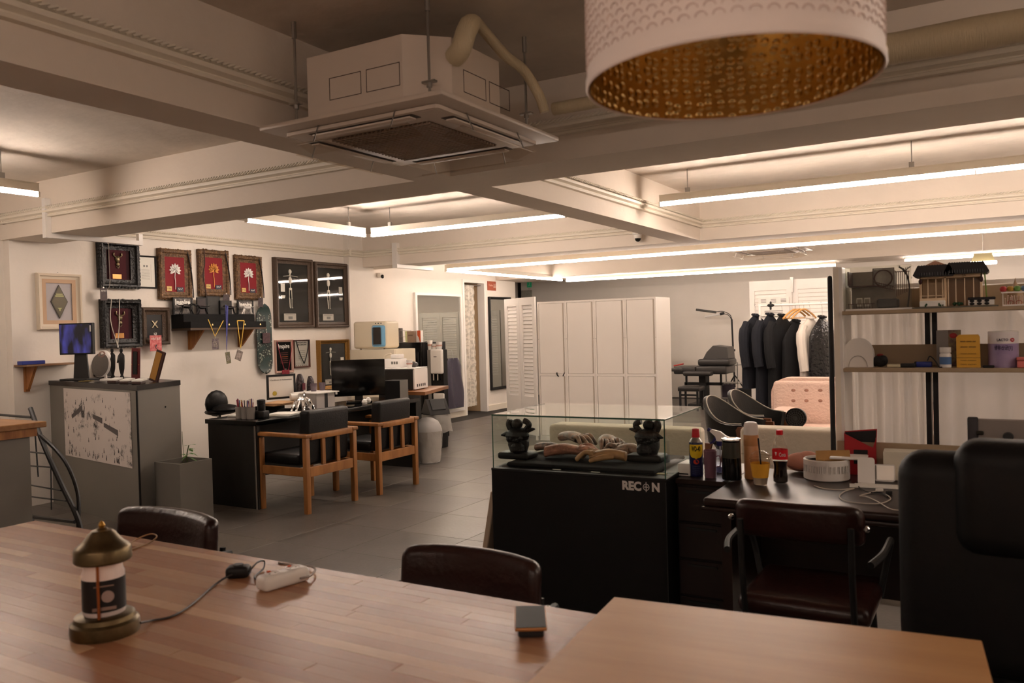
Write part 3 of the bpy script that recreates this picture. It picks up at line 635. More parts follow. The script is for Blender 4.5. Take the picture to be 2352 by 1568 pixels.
# iced drink
t = lay('iced_drink', 'clear plastic cup of iced drink with a yellow sleeve and black straw', 'drink', 1747, 1114, 0, DT)
part('cup', MB().lathe([(0, .001), (.027, .001), (.0275, .003), (.043, .115), (.045, .117), (.044, .119)], 32), glass('cup_clear', 'f4efe8', .02), t)
part('lid', MB().lathe([(.0455, .115), (.0455, .121), (.041, .122), (.038, .138), (.022, .150), (.008, .152)], 32), glass('lid_clear', 'f6f2ec', .05), t)
part('sleeve', MB().lathe([(.0335, .036), (.0418, .098)], 32), mat('sleeve_yellow', 'dda22e', .6), t)
part('drink', MB().lathe([(0, .005), (.0265, .005), (.032, .04), (.036, .07), (0, .07)], 24), mat('drink_pale', 'cfc3b4', .2, trans=.5), t)
part('straw', MB().cyl((.008, .004, .02), (-.006, .0, .205), .0035, n=8), BLACK, t)
# cola
t = lay('cola_bottle', 'half-full cola bottle with red cap and red label', 'bottle', 1793, 1108, math.radians(10), DT)
part('bottle', MB().lathe([(0, .002), (.024, 0), (.031, .006), (.032, .03), (.028, .055), (.029, .08), (.033, .10), (.033, .15), (.030, .168), (.019, .198), (.0125, .212), (.0125, .222)], 32), glass('pet_clear', 'f7f4f2', .02), t)
part('cola', MB().lathe([(0, .003), (.023, .002), (.030, .007), (.0312, .03), (.0272, .055), (.028, .08), (.032, .098), (0, .098)], 32), mat('cola', '120706', .12), t)
part('cap', MB().lathe([(.0145, .212), (.015, .214), (.015, .231), (.0135, .233), (0, .233)], 24), mat('cola_red', 'cf1020', .35), t)
part('label', MB().lathe([(.0336, .106), (.0336, .148)], 32), MATS['cola_red'], t)
wrap_text('label_script', 'Coca', .024, t, mat('script_white', 'f3e9e6', .5), .0339, .128, .0006, a0=-PI/2+.35, w=.03)
t2 = part('label_mark', MB().add([(.034*math.cos(-PI/2-.5+x), .034*math.sin(-PI/2-.5+x), .13+z) for x, z in ((-.15, .009), (.15, .009), (0, -.008))], [(0, 1, 2)]), MATS['script_white'], t)
# pink pouch
t = lay('fabric_pouch', 'dusty pink fabric pouch slumped behind the cola bottle', 'pouch', 1838, 1085, 0, DT)
m = MB(); m.ell((0, .03, .045), (.075, .05, .045), 20); m.ell((.03, .03, .065), (.05, .04, .034), 16); part('body', m, mat('pink_fabric', 'c58a76', .9, bump=.3, bscale=30), t); part('strap', MB().tube(bez([(-.05, .0, .03), (0, -.022, .02), (.06, -.015, .028)], 6), .006, 6), mat('pink_dark', '8f5f52', .8), t)
# round white heater fan lying flat
t = lay('fan_heater', 'round white slotted fan housing lying flat on the desk', 'fan', 1899, 1098, 0, DT)
R1 = .098; m = MB()
m.lathe([(R1*.95, 0), (R1, .004), (R1, .035)], 64); m.lathe([(R1, .066), (R1, .088), (R1-.004, .092), (R1-.008, .088), (R1-.008, .02), (0, .02)], 64)
for k in range(64):
    a_ = 2*PI*k/64
    if k % 2 == 0 or (k % 32) > 24: m.bx(-.0034, -.004, .035, .0034, .0, .066, M=Matrix.Rotation(a_, 4, 'Z') @ Matrix.Translation((0, -R1+.004, 0)))
part('housing', m, WHITE, t); part('core', MB().lathe([(R1-.012, .01), (R1-.012, .08)], 32), mat('fan_dark', '1c1714', .8), t); part('underside', MB().lathe([(0, 0.0), (R1*.94, 0.0), (R1*.94, .004), (0, .004)], 32), WHITEM, t)
fz = DT+.0925; p = on(1899, 1098)
solo('cardboard_piece', MB().rb(-.045, -.035, 0, .10, .035, .012, .003, 1), mat('cardboard', 'b98d55', .8, var=.1), 'tan wooden block lying on top of the round white fan housing', 'block', (p.x+.0, p.y-.0, fz+.004), math.radians(14), rot=(math.radians(28), math.radians(-3), math.radians(10)))
t = thing('white_clip', 'white plastic tray resting across the right side of the fan housing', 'tray', (p.x+.10, p.y+.02, fz+.001), math.radians(5))
part('tray', MB().rb(-.085, -.055, 0, .07, .06, .010, .004, 2), WHITE, t)
# red container with slanted mouth; its black panel is left blank
a_, b_ = on(1948, 1072).x, on(2008, 1072).x
t = lay('red_holder', 'red slanted desk holder with a black inside and a plain black panel', 'holder', 1978, 1090, math.radians(6), DT)
w_ = .066; hh = .205
m = MB(); m.prism([(-w_, 0), (w_*.9, 0), (w_*1.02, hh*.86), (w_*.78, hh*.62), (w_*.5, hh*.66), (-w_*1.05, hh*.92)], -.004, .0, 0); m.prism([(-w_, 0), (w_*.9, 0), (w_*1.06, hh), (-w_*1.05, hh*.93)], .06, .064)
m.prismz([(-w_, -.004), (-w_, .064), (-w_-.003, .064), (-w_-.003, -.004)], 0, hh*.92); m.prismz([(w_*.95, -.004), (w_*.95, .064), (w_*.95+.003, .064), (w_*.95+.003, -.004)], 0, hh*.80)
part('shell', m, mat('holder_red', 'a5141d', .45), t); part('lining', MB().prism([(-w_*.97, .006), (w_*.88, .006), (w_*1.0, hh*.97), (-w_*1.0, hh*.91)], .055, .0595), BLACK, t)
part('floor', MB().bx(-w_*.95, 0, 0, w_*.88, .06, .004), BLACK, t)
part('front_panel', MB().bx(-w_*.45, -.0055, .05, w_*.45, -.0042, .115), BLACK, t)
# phone charger, mirror, box, papers
t = lay('charger_stand', 'upright white wireless charger on the desk beside the fan housing', 'charger', 1990, 1112, math.radians(6), DT)
part('plate', MB().rb(-.034, -.005, 0, .034, .005, .115, .012, 3, only='y', M=Matrix.Rotation(math.radians(-14), 4, 'X')), WHITE, t); part('foot', MB().rb(-.034, -.02, 0, .034, .06, .008, .003, 2), WHITE, t)
t = lay('small_mirror', 'small white framed tilting mirror beside the upright charger', 'mirror', 2032, 1106, math.radians(4), DT)
part('frame', MB().rb(-.042, 0, .003, .042, .008, .075, .008, 2, only='y', M=Matrix.Rotation(math.radians(-10), 4, 'X')), WHITE, t); part('glass', MB().bx(-.037, -.0012, .008, .037, -.0002, .070, M=Matrix.Rotation(math.radians(-10), 4, 'X')), mat('mirror', 'd8d8d6', .03, 1), t); part('foot', MB().rb(-.035, 0, 0, .035, .03, .0028, .001, 1), WHITE, t)
t = lay('carton', 'white cardboard carton at the back of the desk, left of the office chair', 'carton', 2058, 1106, math.radians(4), DT)
part('box', MB().rb(-.05, .02, 0, .16, .14, .125, .003, 1), mat('carton_white', 'ddd5c2', .7), t); part('flap', MB().bx(-.05, .019, .105, .16, .0195, .127), MATS['carton_white'], t)
solo('papers', MB().bx(-.10, -.03, 0, .09, .035, .004).bx(-.08, -.025, .0042, .10, .04, .006), PAPER, 'few flat papers lying before the upright charger', 'papers', tuple(on(2010, 1118)), math.radians(8))
def D(x, y, h=0): return PZ(x, y, DT+.0035+h)
CW_ = mat('cable_white', 'c9bfb2', .5)
cable('charging_cable', [D(1870, 1115), D(1895, 1122), D(1930, 1124), D(1962, 1121), D(1940, 1128), D(1928, 1140), D(1945, 1151), D(1990, 1156), D(2025, 1155), D(2045, 1146), D(2040, 1138), D(2030, 1134)], .0022, CW_, 'white charging cable coiled on the desk before the fan housing')
cable('charging_cable', [D(2018, 1126), D(1995, 1132), D(1975, 1138), D(1990, 1140), D(2015, 1151), D(2045, 1168), D(2075, 1172), D(2090, 1172)], .0020, CW_, 'white cable trailing off towards the black office chair')
cable('power_cable', [D(1968, 1108), D(1975, 1120), D(1995, 1130), D(2025, 1132), D(2038, 1140)], .0024, BLACK, 'black cable crossing the papers on the desk')
solo('cable_plug', MB().rb(-.014, -.008, 0, .014, .008, .012, .003, 2), WHITE, 'small white plug lying at the end of the coiled cable', 'plug', tuple(on(2020, 1128)), .6)
solo('cable_plug', MB().rb(-.012, -.009, 0, .012, .009, .016, .003, 2), BLACK, 'small black connector beside the white plug', 'plug', tuple(on(2042, 1136)), 1.2)
# ================================================================ shelf rack with curtain behind
SY = 4.12
BEI = mat('beige_board', 'a48f74', .6)
t = thing('wall_shelf', 'two-tier beige shelf on white and black posts behind the office desk', 'shelf', (PY(1932, 800, SY).x, SY, 0))
ox = PY(1932, 800, SY).x
x1 = 1.3-ox
z1, z2 = 1.492, PY(2150, 845, SY).z
for z, nm in ((z1, 'upper_shelf'), (z2, 'lower_shelf')):
    part(nm, MB().rb(.01, -.02, z-.018, x1, .24, z, .002, 1), BEI, t); part('back_lip', MB().bx(.03, .222, z+.0005, x1, .24, z+.10), BEI, t)
part('white_post', MB().rb(-.03, -.005, .76, .012, .25, 1.70, .003, 1), WHITE, t); part('post_face', MB().bx(-.028, -.007, .76, -.004, -.0055, 1.70), TRIM, t)
xb = PY(2140, 850, SY+.25).x-ox
for d_ in (-.026, .004): part('black_post', MB().bx(xb+d_, .245, .76, xb+d_+.022, .275, 1.60), BLACK, t)
part('post_trim', MB().bx(xb-.003, .243, .76, xb+.003, .246, 1.60), STEEL, t)
part('desk_upstand', MB().bx(-.02, -.04, .7412, x1, -.02, .885), BEI, t)
part('floor_post', MB().bx(-.03, .02, 0, 0, .06, .76), WHITE, t); part('floor_post', MB().bx(x1-.05, .02, 0, x1-.02, .06, 1.5), WHITE, t)
# tall black pole of the partition
p = PY(1910, 830, SY+.10)
solo('partition_pole', MB().lathe([(0, 0), (.012, 0), (.012, 1.655), (.009, 1.664), (0, 1.668)], 16), BLACK, 'tall thin black pole standing left of the white shelf post', 'pole', (p.x, SY+.10, 0))
CUR = mat('curtain_white', 'ebe5de', .8, bump=.1, bscale=200)
_nt = CUR.node_tree; _tr = _nt.nodes.new('ShaderNodeBsdfTranslucent'); _tr.inputs[0].default_value = lin('f3eeea'); _mx = _nt.nodes.new('ShaderNodeMixShader'); _mx.inputs[0].default_value = .2   # thin cloth lets light through
_nt.links.new(_nt.nodes['Principled BSDF'].outputs[0], _mx.inputs[1]); _nt.links.new(_tr.outputs[0], _mx.inputs[2]); _nt.links.new(_mx.outputs[0], _nt.nodes['Material Output'].inputs[0])
cx0 = PY(1950, 850, 4.46).x; ncol = 0
def curtain(label, x0, x1, y, z0, z1, amp, folds, seed=0, mt=CUR):
    rnd = random.Random(seed); ph = [rnd.uniform(0, 6) for _ in range(5)]
    def fn(u, v):
        s_ = u*folds*2*PI
        yy = amp*(math.sin(s_+.6*math.sin(s_*.37+ph[0]))+.45*math.sin(s_*1.7+ph[1]))*(.7+.3*v)
        return (x0+(x1-x0)*u, y+yy, z0+(z1-z0)*v)
    return solo('curtain', MB().grid(fn, int(folds*16), 4), mt, label, 'curtain', ang=60)
curtain('white pleated curtain left of the double black post behind the shelves', cx0, PY(2128, 850, 4.46).x, 4.50, .70, 1.60, .036, 5, 1)
curtain('white pleated curtain right of the double black post behind the shelves', PY(2152, 850, 4.46).x, 1.35, 4.50, .70, 1.60, .036, 9, 5)
solo('curtain_rail', MB().bx(cx0, 4.485, 1.602, 1.35, 4.515, 1.622), WHITE, 'white rail along the top of the pleated curtains', 'rail')
# things on the lower shelf
SH = z2+.0005
def shf(name, label, cat, px, yy=SY+.09, z=SH, rz=0): p = PY(px, 840, yy); return thing(name, label, cat, (p.x, yy, z), rz)
def wpx(n, y=SY+.09, px=2100): p = PY(px, 840, y); return n*dep(p)/FPX
def hz(px, py, y=SY+.09): return PY(px, py, y).z-SH
t = shf('led_mask', 'white domed beauty device at the left end of the lower shelf', 'device', 1973)
w_ = wpx(33)/1; h_ = hz(1973, 776)
m = MB(); pts = [(-w_, 0), (w_, 0)]+[(w_*math.cos(PI*k/14)**1 if True else 0, h_*.42+h_*.58*math.sin(PI*k/14)) for k in range(15)]
m.prism(pts, -.03, .03); part('shell', m, WHITE, t)
m = MB(); m.tube([( w_*.62*math.cos(PI*k/12), -.031, .002+h_*.38*math.sin(PI*k/12)) for k in range(13)], .0018, 5); part('seam', m, mat('seam_grey', 'b0a8a2', .5), t)
t = shf('cloth_bundle', 'crumpled black bundle with a red patch beside the white domed device', 'bundle', 2022)
m = MB(); m.ell((0, 0, .028), (.034, .03, .028), 16); m.ell((.012, -.012, .036), (.022, .02, .02), 12); m.ell((-.02, .0, .02), (.02, .02, .018), 12); part('bundle', m, mat('bundle_black', '171415', .7, bump=.5, bscale=60), t); part('red_patch', MB().ell((0, -.004, .055), (.016, .014, .008), 12), mat('patch_red', '7c2018', .7), t)
solo('soap_tray', MB().rb(-.03, -.02, 0, .03, .02, .014, .005, 2), mat('tray_cream', 'cbbf9f', .5), 'small cream tray on the lower shelf beside the black bundle', 'tray', (PY(2054, 840, SY+.06).x, SY+.06, SH))
solo('black_tin', MB().rb(-.032, -.02, 0, .032, .02, .018, .004, 2), BLACK, 'flat black tin on the lower shelf beside the cream tray', 'tin', (PY(2086, 840, SY+.06).x, SY+.06, SH))
t = shf('blue_pack', 'small blue pack on the lower shelf before the double black post', 'pack', 2121); part('pack', MB().rb(-.036, -.02, 0, .036, .02, .024, .004, 2), mat('pack_blue', '1b2d8a', .4), t); part('end_band', MB().rb(-.037, -.021, 0, -.026, .021, .025, .003, 1), BLACK, t)
cable('shelf_cord', [(PY(2130, 840, SY+.05).x, SY+.05, SH+.03), (PY(2136, 820, SY+.05).x, SY+.05, SH+.05), (PY(2148, 830, SY+.05).x, SY+.04, SH+.03), (PY(2157, 840, SY+.05).x, SY+.03, SH+.004), (PY(2163, 842, SY+.02).x, SY+.01, SH+.003)], .0026, BLACK, 'short black cord curled on the lower shelf beside the pill bottle')
t = shf('pill_bottle', 'white pill bottle with a blue label on the lower shelf', 'bottle', 2172, SY+.05)
k_ = wpx(11.5)
part('body', MB().lathe([(0, 0), (k_, 0), (k_*1.03, .003), (k_*1.03, .058), (k_*.75, .067)], 24), WHITE, t); part('cap', MB().lathe([(k_*.95, .066), (k_, .068), (k_, .09), (0, .091)], 24), WHITE, t); part('label', MB().lathe([(k_*1.05, .014), (k_*1.05, .048)], 24), mat('label_blue', '4d6f9f', .5), t)
t = shf('printed_box', 'tall printed box with grey side and red flower behind the pill bottle', 'box', 2180, SY+.15)
hb = hz(2180, 758, SY+.15); wb = wpx(24, SY+.15)
part('box', MB().rb(-wb, -.02, 0, wb, .05, hb, .002, 1), mat('box_maroon', '5b3a40', .5, hex2='9a8a60', vscale=30), t); part('grey_side', MB().bx(-wb, -.0215, .001, 0, -.0202, hb-.001), mat('box_grey', '8f8a86', .5), t); part('flower', MB().ell((wb*.4, -.021, hb*.85), (.016, .002, .012), 12), mat('flower_red', 'a01d22', .5), t)
t = shf('yellow_pouch', 'golden yellow printed pouch standing on the lower shelf', 'pouch', 2225, SY+.06)
hb = hz(2225, 768, SY+.06); wb = wpx(23)
part('pouch', MB().prism([(-wb, 0), (wb, 0), (wb*.97, hb*.93), (wb*.85, hb), (-wb*.75, hb), (-wb, hb*.93)], -.022, .022), mat('pouch_yellow', 'd6a02c', .35), t)
for i, (q, s_) in enumerate(((.80, .012), (.62, .016), (.42, .008), (.22, .007), (.10, .007))): text('pouch_lettering', ['ooo ooo oo', '==', 'mnmm nmnnmn', 'nnm mnmn', 'mn nmn'][i], s_, t, (0, -.0228, hb*q), mat('print_brown', '4a3312', .6), w=wb*1.3)
part('seam_line', MB().bx(-wb, -.0228, hb*.29, wb, -.0222, hb*.30), MATS['print_brown'], t)
t = shf('supplement_tin', 'large lavender and white round supplement tin at the right of the lower shelf', 'tin', 2305, SY+.08)
rb_ = wpx(29); hb = hz(2305, 760, SY+.08)
part('body', MB().lathe([(0, 0), (rb_, 0), (rb_, hb*.66)], 40), mat('tin_lavender', '9f8aa8', .4, hex2='8b78a0', vscale=8), t); part('upper_body', MB().lathe([(rb_, hb*.66), (rb_, hb*.97), (rb_*.97, hb)], 40), mat('tin_white', 'd9d2d2', .4), t)
part('lid', MB().lathe([(rb_*.99, hb*.98), (rb_*.99, hb), (0, hb)], 40), WHITE, t)
def wt2(body, size, z, mt, w, a0=-PI/2-.35): return wrap_text('tin_lettering', body, size, t, mt, rb_+.0006, z, .0005, a0, w)
wt2('LACTO', .015, hb*.76, mat('print_purple', '3a2b4a', .5), rb_*.75, -PI/2-.05); wt2('\uc0dd\uc720\uc0b0\uade0[1]', .021, hb*.54, MATS['print_purple'], rb_*1.25, -PI/2-.0)
m = MB(); m.add([((rb_+.0005)*math.cos(-PI/2+.62+.009*math.cos(k*PI/8)/rb_*1.1), (rb_+.0005)*math.sin(-PI/2+.62+.009*math.cos(k*PI/8)/rb_*1.1), hb*.76+.009*math.sin(k*PI/8)) for k in range(16)], [tuple(range(16))]); part('fit_badge', m, mat('badge_crimson', 'b02331', .5), t); wrap_text('tin_lettering', 'Fit', .010, t, PAPER, rb_+.0010, hb*.76, 0, -PI/2+.62, .009)
solo('black_pad', MB().rb(-.025, -.02, 0, .02, .02, .010, .003, 1), BLACK, 'flat black pad on the lower shelf left of the lavender tin', 'pad', (PY(2272, 840, SY+.05).x, SY+.03, SH))
solo('pink_box', MB().rb(-.01, -.03, 0, .05, .03, .03, .003, 1).rb(-.012, -.032, .031, .052, .032, .045, .003, 1), mat('box_pink', 'cf6f68', .5), 'pink and white box at the right edge of the lower shelf', 'box', (PY(2342, 840, SY+.04).x, SY+.04, SH))
# ---------------------------------------------------------------- miniature houses on the upper shelf
UH = z1+.0005; MY = SY+.02
DK = mat('mini_dark', '573a30', .6); GRY = mat('mini_grey', 'a39a8e', .7, var=.2, vscale=20); PINE = mat('mini_pine', 'dcc09c', .6); TILEB = mat('mini_tile', '181418', .5)
def X_(px): return PY(px, 660, MY).x
def Z_(px, py): return PY(px, py, MY).z-UH
xa, xz = X_(1941), X_(2094)
t = thing('miniature_room', 'miniature dark wooden courtyard room inside a clear box on the upper shelf', 'miniature house', (xa, MY, UH))
W_ = xz-xa; H_ = Z_(2015, 612)
part('base', MB().bx(0, 0, 0, W_, .16, .008), WHITE, t)
m = MB(); m.bx(.001, 0, .0085, .003, .16, H_); m.bx(W_-.003, 0, .0085, W_-.001, .16, H_); m.bx(.001, .0, H_, W_-.001, .16, H_+.002); m.bx(.001, -.002, .0085, W_-.001, -.0005, H_); part('acrylic_box', m, glass('acrylic', 'f2f2ee', .02), t)
part('back_wall', MB().bx(.008, .150, .009, W_*.72, .156, H_*.93), GRY, t)
part('upper_floor', MB().bx(.008, .05, H_*.56, W_*.43, .148, H_*.585), DK, t); part('left_partition', MB().bx(.008, .02, H_*.59, .014, .148, H_*.92), DK, t)
m = MB(); R2 = H_*.19; cx_, cz_ = W_*.56, H_*.74
m.bx(W_*.40, .06, H_*.56, W_*.41, .07, H_*.97); m.bx(W_*.72, .06, H_*.50, W_*.73, .07, H_*.97); m.bx(W_*.40, .06, H_*.955, W_*.73, .07, H_*.975)
m.tube([(cx_+R2*math.cos(2*PI*k/24), .064, cz_+R2*math.sin(2*PI*k/24)) for k in range(25)], .0035, 6); part('moon_gate', m, DK, t)
part('gate_screen', MB().bx(W_*.41, .072, H_*.56, W_*.72, .075, H_*.95), mat('mini_screen', 'c5c0ba', .7, var=.3, vscale=25), t)
m = MB()
for k in range(7): x = W_*(.76+.03*k); m.bx(x, .05, H_*(.30+.02*k), x+.003, .055, H_*.86)
m.bx(W_*.74, .05, H_*.86, W_*.96, .055, H_*.88); part('lattice', m, DK, t)
m = MB()
for k in range(9):
    x = W_*(.44+.033*k); zb_ = H_*(.58-.016*k); m.bx(x, .03, zb_, x+.002, .033, zb_+.02)
m.tube([(W_*.42, .031, H_*.66), (W_*.74, .031, H_*.53)], .0018, 5); m.tube([(W_*.42, .031, H_*.58), (W_*.74, .031, H_*.45)], .003, 5); part('stair_rail', m, DK, t)
part('sofa', MB().rb(W_*.46, .05, .010, W_*.78, .12, H_*.26, .006, 1), mat('mini_sofa', '4b4745', .8), t)
m = MB()
for x in (.15, .27): m.bx(W_*x, .05, .02, W_*(x+.09), .052, H_*.30); m.bx(W_*(x+.01), .049, .03, W_*(x+.08), .0495, H_*.27, 1)
part('panel_chair', m, [PAPER, GRY], t)
m = MB(); 
for k in range(10): m.bx(W_*(.04+.04*k), .02, .010, W_*(.04+.04*k)+.002, .022, .030)
m.bx(W_*.03, .02, .030, W_*.44, .022, .033); part('railing', m, DK, t)
m = MB(); m.tube(bez([(W_*.92, .06, .01), (W_*.95, .06, H_*.5), (W_*.90, .06, H_*.85), (W_*.80, .06, H_*.99)], 5), .004, 6)
for q in range(6): m.tube([(W_*.9, .06, H_*(.80+.02*q)), (W_*(.84+.03*q), .06, H_*(.94+.01*q))], .0015, 5)
part('bare_tree', m, mat('mini_bark', '4e443c', .8), t)
# big miniature house
xa, xz = X_(2112), X_(2256); W_ = xz-xa; H_ = Z_(2190, 628)
t = thing('miniature_house', 'miniature pine house with black tiled roof and lanterns on the upper shelf', 'miniature house', (xa, MY, UH))
part('base', MB().bx(-.025, -.03, 0, W_+.06, .17, .006), mat('mini_ground', '6c6a5f', .8, var=.3, vscale=30), t)
part('walls', MB().bx(0, .10, .006, W_, .15, H_).bx(0, 0, .006, .006, .10, H_).bx(W_-.006, 0, .006, W_, .10, H_).bx(0, 0, H_*.88, W_, .01, H_).bx(W_*.40, .0, .006, W_*.44, .012, H_*.9), PINE, t)
m = MB()
for x in (.02, .13, .26, .37): m.bx(W_*x, -.002, .035, W_*x+.004, .004, H_*.86)
for x in (.46, .58, .72, .86, .97): m.bx(W_*x, -.002, .008, W_*x+.004, .004, H_*.86)
m.bx(0, -.003, .033, W_*.42, .004, .045); m.bx(0, -.003, .055, W_*.42, .003, .058)
part('posts', m, mat('mini_pine_light', 'e6ceae', .6), t)
part('window', MB().bx(W_*.46, .006, .01, W_*.96, .008, H_*.84), glass('mini_glass', 'e8ddd0', .1), t)
part('platform', MB().rb(0, -.025, .007, W_*.42, .0, .034, .003, 1), PAPER, t)
def roof(x0, x1, z0, z1, n):
    m = MB(); d = .03
    m.prism([(x0-.02, z0+.004), (x0-.012, z0-.004), (x1+.012, z0-.004), (x1+.02, z0+.004), (x1, z1), (x0, z1)], -.03, .16)
    for k in range(n):
        x = x0+(x1-x0)*(k+.5)/n; m.tube([(x, -.032, z0), (x, -.02, z1+.002)], .0022, 5)
    part('roof', m, TILEB, t)
zr = Z_(2190, 606); roof(-.005, W_*.50, H_*.96, zr-.002, 12); roof(W_*.48, W_+.008, H_, zr+.004, 14)
part('gable', MB().prism([(W_*.08, zr), (W_*.44, zr), (W_*.26, Z_(2140, 598))], .02, .025), mat('gable_pink', 'b98a70', .7), t)
for x in (.02, .99): part('lantern', MB().ell((W_*x, -.012, H_*.80), (.008, .008, .013), 10), mat('lantern_dark', '3b0f12', .5), t)
text('house_sign', 'SA', .014, t, (W_*.72, -.004, H_*.93), DK)
m = MB()
for q in ((.12, -.02), (.58, -.015), (.66, -.018), (.63, -.022), (.35, -.022)):
    for s_ in range(5): m.ell((W_*q[0]+random.uniform(-.008, .008), q[1]+random.uniform(-.004, .004), .012+random.uniform(0, .008)), .006, 6)
part('shrub', m, mat('mini_green', '24452a', .8), t)
m = MB(); m.bx(W_*.78, -.028, .008, W_+.045, -.012, .030)
part('jar_counter', m, PAPER, t)
for k in range(3):
    for j in range(2): part('jar', MB().ell((W_*.84+.028*k, -.03, .014+.012*j), (.010, .005, .006), 10), BLACK, t)
part('counter_top', MB().rb(W_*.77, -.03, .0302, W_+.05, -.008, .042, .003, 1), TILEB, t)
part('bamboo', MB().cyl((W_+.018, .03, .006), (W_+.010, .03, H_*.98), .003, n=6), mat('bamboo_green', '6d8a3f', .6), t)
# carnival miniature at the edge
xa = X_(2302); t = thing('miniature_carousel', 'miniature palace model with coloured pots at the right edge of the upper shelf', 'miniature house', (xa, MY, UH))
part('base', MB().bx(.0, -.03, 0, .17, .14, .006), WHITE, t)
cols = ['b03a3a', 'b88f3a', '6f9a4f', '5c7a9a']
for k, c_ in enumerate(cols): part('pot', MB().lathe([(.006, 0), (.012, .004), (.014, .014), (.010, .022), (.006, .024), (0, .024)], 14, (.004+.026*k, .03, .062)), mat('pot_'+c_, c_, .5), t)
part('pot_rail', MB().bx(-.004, .018, .056, .11, .042, .0615).bx(-.0, .028, .006, .004, .032, .056).bx(.10, .028, .006, .104, .032, .056), WHITE, t)
part('tower', MB().lathe([(.03, .006), (.03, .055), (.026, .07), (.018, .082), (.009, .092), (.003, .11), (0, .125)], 16, (.05, .09, 0)), mat('tower_tan', 'b3987c', .7), t)
m = MB()
for k in range(16):
    x = .01+.0075*k; m.cyl((x, -.01, .006), (x+.004*math.sin(k), -.012, .03+.012*abs(math.sin(k*1.7))), .0018, n=5)
    m.ell((x+.004*math.sin(k), -.012, .032+.012*abs(math.sin(k*1.7))), .003, 6)
part('figures', m, mat('figure_pink', 'c9b0a4', .6), t)
for k in range(3): part('wheel', MB().tube([(.03+.03*k+.011*math.cos(2*PI*q/12), -.028, .013+.009*math.sin(2*PI*q/12)) for q in range(13)], .0015, 5), mat('wheel_red', '9c4a40', .5), t)
# ================================================================ pictures and awards on the left wall
XW = XL+.001
DKW = mat('dark_carved', '4a3829', .42, bump=.6, bscale=70); BKC = mat('black_carved', '0e0c0c', .35, bump=.9, bscale=45)
BRO = mat('bronze_carved', '80603f', .5, .15, bump=1.0, bscale=60, hex2='45301f', vscale=45); GLD = mat('gold_carved', '9b7236', .4, .5, bump=.7, bscale=70)
VELB = mat('velvet_black', '0a090a', .9); PANEG = glass('picture_glass', 'fbfbf8', .03)
def wthing(name, label, cat, r, c=XW, group=None, lift=0):
    yc, zb, w_, h_ = wrect(*r, c); return thing(name, label, cat, (c, yc, zb+lift), PI/2, group), w_, h_
# local frame on the left wall: x right, z up, -y towards the room
def frame(t, w_, h_, b, d, fm, bm_, steps=((0, 1), (.35, .75), (.8, .45)), glassy=True, bd=.25, name='frame'):
    m = MB()
    for s_, k in steps:
        o = b*s_; i = b*min(1, s_+.5)
        x0, x1, z0, z1 = -w_/2+o, w_/2-o, o, h_-o; xi0, xi1, zi0, zi1 = -w_/2+i, w_/2-i, i, h_-i
        if s_ == 0: xi0, xi1, zi0, zi1 = -w_/2+b, w_/2-b, b, h_-b
        y0 = -d*k; y1 = 0 if s_ == 0 else 0
        m.bx(x0, y0, z0, xi0, y1, z1); m.bx(xi1, y0, z0, x1, y1, z1); m.bx(xi0, y0, z0, xi1, y1, zi0); m.bx(xi0, y0, zi1, xi1, y1, z1)
        if s_ == 0: m.v = m.v[:0]; m.f = []; m.m = []
        if s_ == 0:
            fr = [(-w_/2, 0, 0), (w_/2, 0, 0), (w_/2, 0, h_), (-w_/2, 0, h_)]
            prof = [(0, 0), (0, d*.75), (b*.18, d), (b*.42, d*.92), (b*.55, d*.62), (b*.8, d*.5), (b, d*.42), (b, 0)]
            vs = []; n = len(prof)
            for cx_, cz_, sx_, sz_ in ((-w_/2, 0, 1, 1), (w_/2, 0, -1, 1), (w_/2, h_, -1, -1), (-w_/2, h_, 1, -1)):
                vs += [(cx_+sx_*a_, -q, cz_+sz_*a_) for a_, q in prof]
            fs = [(i*n+j, ((i+1) % 4)*n+j, ((i+1) % 4)*n+(j+1) % n, i*n+(j+1) % n) for i in range(4) for j in range(n)]
            m.add(vs, fs)
            break
    part(name, m, fm, t)
    bk = part('backing', MB().bx(-w_/2+b*.9, -d*bd, b*.9, w_/2-b*.9, -.001, h_-b*.9), bm_, t)
    if glassy: part('glass', MB().bx(-w_/2+b*.95, -d*.40, b*.95, w_/2-b*.95, -d*.40+.0015, h_-b*.95), PANEG, t)
    return -d*bd-.0005
def rim_bumps(t, w_, h_, b, d, mt, n=34, r=.012, name='carved_rim', seed=1, out=.3):
    rnd = random.Random(seed); m = MB(); per = 2*(w_+h_)
    for k in range(n):
        s_ = per*k/n
        if s_ < w_: x, z = -w_/2+s_, 0
        elif s_ < w_+h_: x, z = w_/2, s_-w_
        elif s_ < 2*w_+h_: x, z = w_/2-(s_-w_-h_), h_
        else: x, z = -w_/2, h_-(s_-2*w_-h_)
        x *= 1-out*b/w_; z = h_/2+(z-h_/2)*(1-out*b/h_)
        m.ell((x+rnd.uniform(-.004, .004), -d*.55, z+rnd.uniform(-.004, .004)), (r*rnd.uniform(.9, 1.6), d*.45, r*rnd.uniform(.9, 1.6)), 6)
    part(name, m, mt, t)
def hangcord(t, pts, col, r=.003, name='lanyard'): part(name, MB().tube(bez(pts, 5), r, 5), mat('cord_'+col, col, .6), t)
